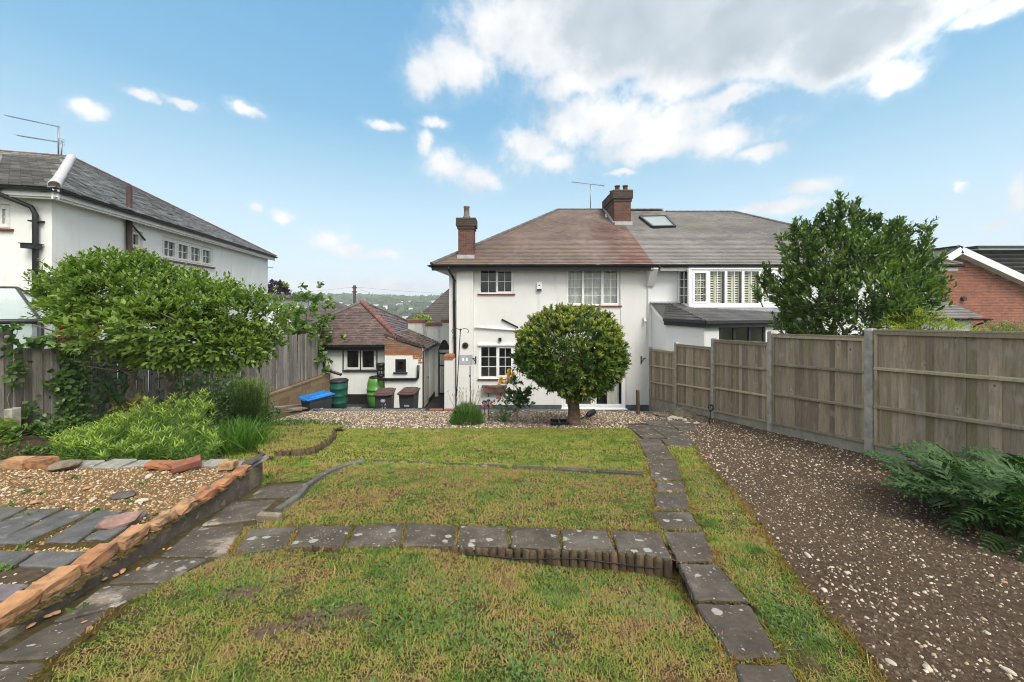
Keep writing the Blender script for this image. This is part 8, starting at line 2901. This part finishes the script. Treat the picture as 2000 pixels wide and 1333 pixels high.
# ---- sapling and far trees
t = thing('tree', 'light green maple sapling growing behind the end of the left fence', 'tree', (-8.3, 13.6, -3.5))
m = MB()
Os, Ds, Ls = [], [], []
for px, py in ((578, 570), (596, 580), (606, 570), (640, 585), (620, 600), (570, 620), (590, 640), (560, 650), (610, 650), (630, 640), (600, 610), (580, 600), (625, 620), (612, 588), (560, 600), (640, 660), (635, 675), (545, 630)):
    q = P(px, py, 13.5 + random.uniform(-.5, .5))
    pts = limb(m, (-8.25 + random.uniform(-.15, .15), 13.6, -3.6), q, .035, .008, 5, .03, 6)
    for a in pts[3:]:
        for s in range(5):
            Os.append(a + Vector((random.gauss(0, .15), random.gauss(0, .15), random.gauss(0, .15))))
            Ds.append(Vector((random.gauss(0, 1), random.gauss(0, 1), random.gauss(.2, .6)))); Ls.append(random.uniform(.15, .4))
m.build('trunk', M['bark_grey'], t)
C_, A_, N_, L_, W_, _ = shoots(np.array(Os), np.array(Ds), np.array(Ls), 6, .15, .12, 1.1, .2, .5, .2, .8)
leaves('crown', t, C_, A_, N_, L_, W_, M['leaf_maple'])
def far_tree(label, c, lobes, n, ll, mat, k=6):
    t = thing('tree', label, 'tree', c)
    m = MB()
    for l in lobes:
        limb(m, c, Vector(l[0]), .15, .05, 4, .03, 6)
    m.build('trunk', M['bark'], t)
    O, D = lobe_points(lobes, n, .5, .6)
    C_, A_, N_, L_, W_, _ = shoots(O, D + np.array([0, 0, .3]), rng.uniform(ll, ll * 2, len(O)), k, ll, ll * .6, 1.1, .1, .5)
    leaves('crown', t, C_, A_, N_, L_, W_, mat)
q = P(538, 575, 38)
far_tree('dark purple leaved tree beyond the corner of the left house', Vector((q.x, 38, -8)), [((q.x, 38, q.z), (1.0, 1.0, 1.1)), ((q.x - .6, 38, q.z - .7), (1.0, 1.0, .9))], 300, .28, M['leaf_purple'])
q = P(824, 630, 22.5)
far_tree('yellow green tree top showing above the stepped wall', Vector((q.x, 22.5, -4)), [((q.x, 22.5, q.z), (.45, .45, .35)), ((q.x + .3, 22.5, q.z - .25), (.35, .4, .3))], 130, .13, M['leaf_golden_top'])

# ---- wooded hillside with small houses
icoV, icoF = None, None
def ico():
    import bmesh
    bm = bmesh.new()
    bmesh.ops.create_icosphere(bm, subdivisions=2, radius=1.0)
    bm.verts.ensure_lookup_table()
    V = np.array([v.co for v in bm.verts])
    F = np.array([[v.index for v in f.verts] for f in bm.faces])
    bm.free()
    return V, F
icoV, icoF = ico()
nT = 3000
D_ = 230 + 720 * rng.random(nT) ** .8
X = rng.uniform(-.95, .35, nT) * D_
Zt = terrain(X, D_)
Rr = rng.uniform(3.0, 6.5, nT) * np.clip(D_ / 600, .55, 1.2)
V = icoV[None] * np.stack([Rr * rng.uniform(.8, 1.3, nT), Rr * rng.uniform(.8, 1.3, nT), Rr * rng.uniform(.8, 1.35, nT)], -1)[:, None]
V = V * (1 + .16 * rng.normal(0, 1, (nT, len(icoV), 1)))
V = V + np.stack([X, D_, Zt + Rr * .55], -1)[:, None]
F = (icoF[None] + (np.arange(nT) * len(icoV))[:, None, None]).reshape(-1, 3)
link('woodland', npmesh('woodland', V.reshape(-1, 3), F, M['leaf_wood']), kind='stuff')
def little_house_mesh(seed):
    r = np.random.default_rng(seed)
    w_, d_, h_ = r.uniform(2.2, 4), r.uniform(2, 3), r.uniform(2.2, 3.4)
    m = MB()
    m.box(-w_, w_, -d_, d_, -2, h_)
    k = len(m.f)
    m.add([(-w_ - .3, -d_ - .3, h_), (w_ + .3, -d_ - .3, h_), (w_ + .3, d_ + .3, h_), (-w_ - .3, d_ + .3, h_), (-w_ * .6, 0, h_ + 3), (w_ * .6, 0, h_ + 3)], [(0, 1, 5, 4), (2, 3, 4, 5), (1, 2, 5), (3, 0, 4)])
    me = m.mesh('small_house', M['render_bright'])
    me.materials.append(M['tile_dark'])
    for i, p in enumerate(me.polygons):
        p.material_index = 1 if i >= k else 0
    return me
LH = [little_house_mesh(s) for s in range(4)]
for i in range(64):
    D0 = random.uniform(330, 620)
    px = random.uniform(640, 890) if i < 52 else random.uniform(540, 640)
    x = (px - 1000) / 700 * D0
    o = link('small_house', LH[i % 4], None, (x, D0, float(terrain(x, D0)) + 4.6), (0, 0, random.uniform(-.5, .5)))
    tag(o, 'small pale house among the trees of the distant hillside', 'house', 'houses on the far hillside')

# ------------------------------------------------------------------ the air between here and the hills
hz = MB().box(-900, 900, -30, 1450, -60, 60)
hm, hnt = newmat('haze_air')
vol = nd(hnt, 'VolumePrincipled', Color=(0.86, 0.92, 1.0, 1), Density=0.0005, Anisotropy=0.0)
ho = hnt.nodes.new('ShaderNodeOutputMaterial')
hnt.links.new(vol, ho.inputs['Volume'])
hz.build('haze', hm, kind='stuff')
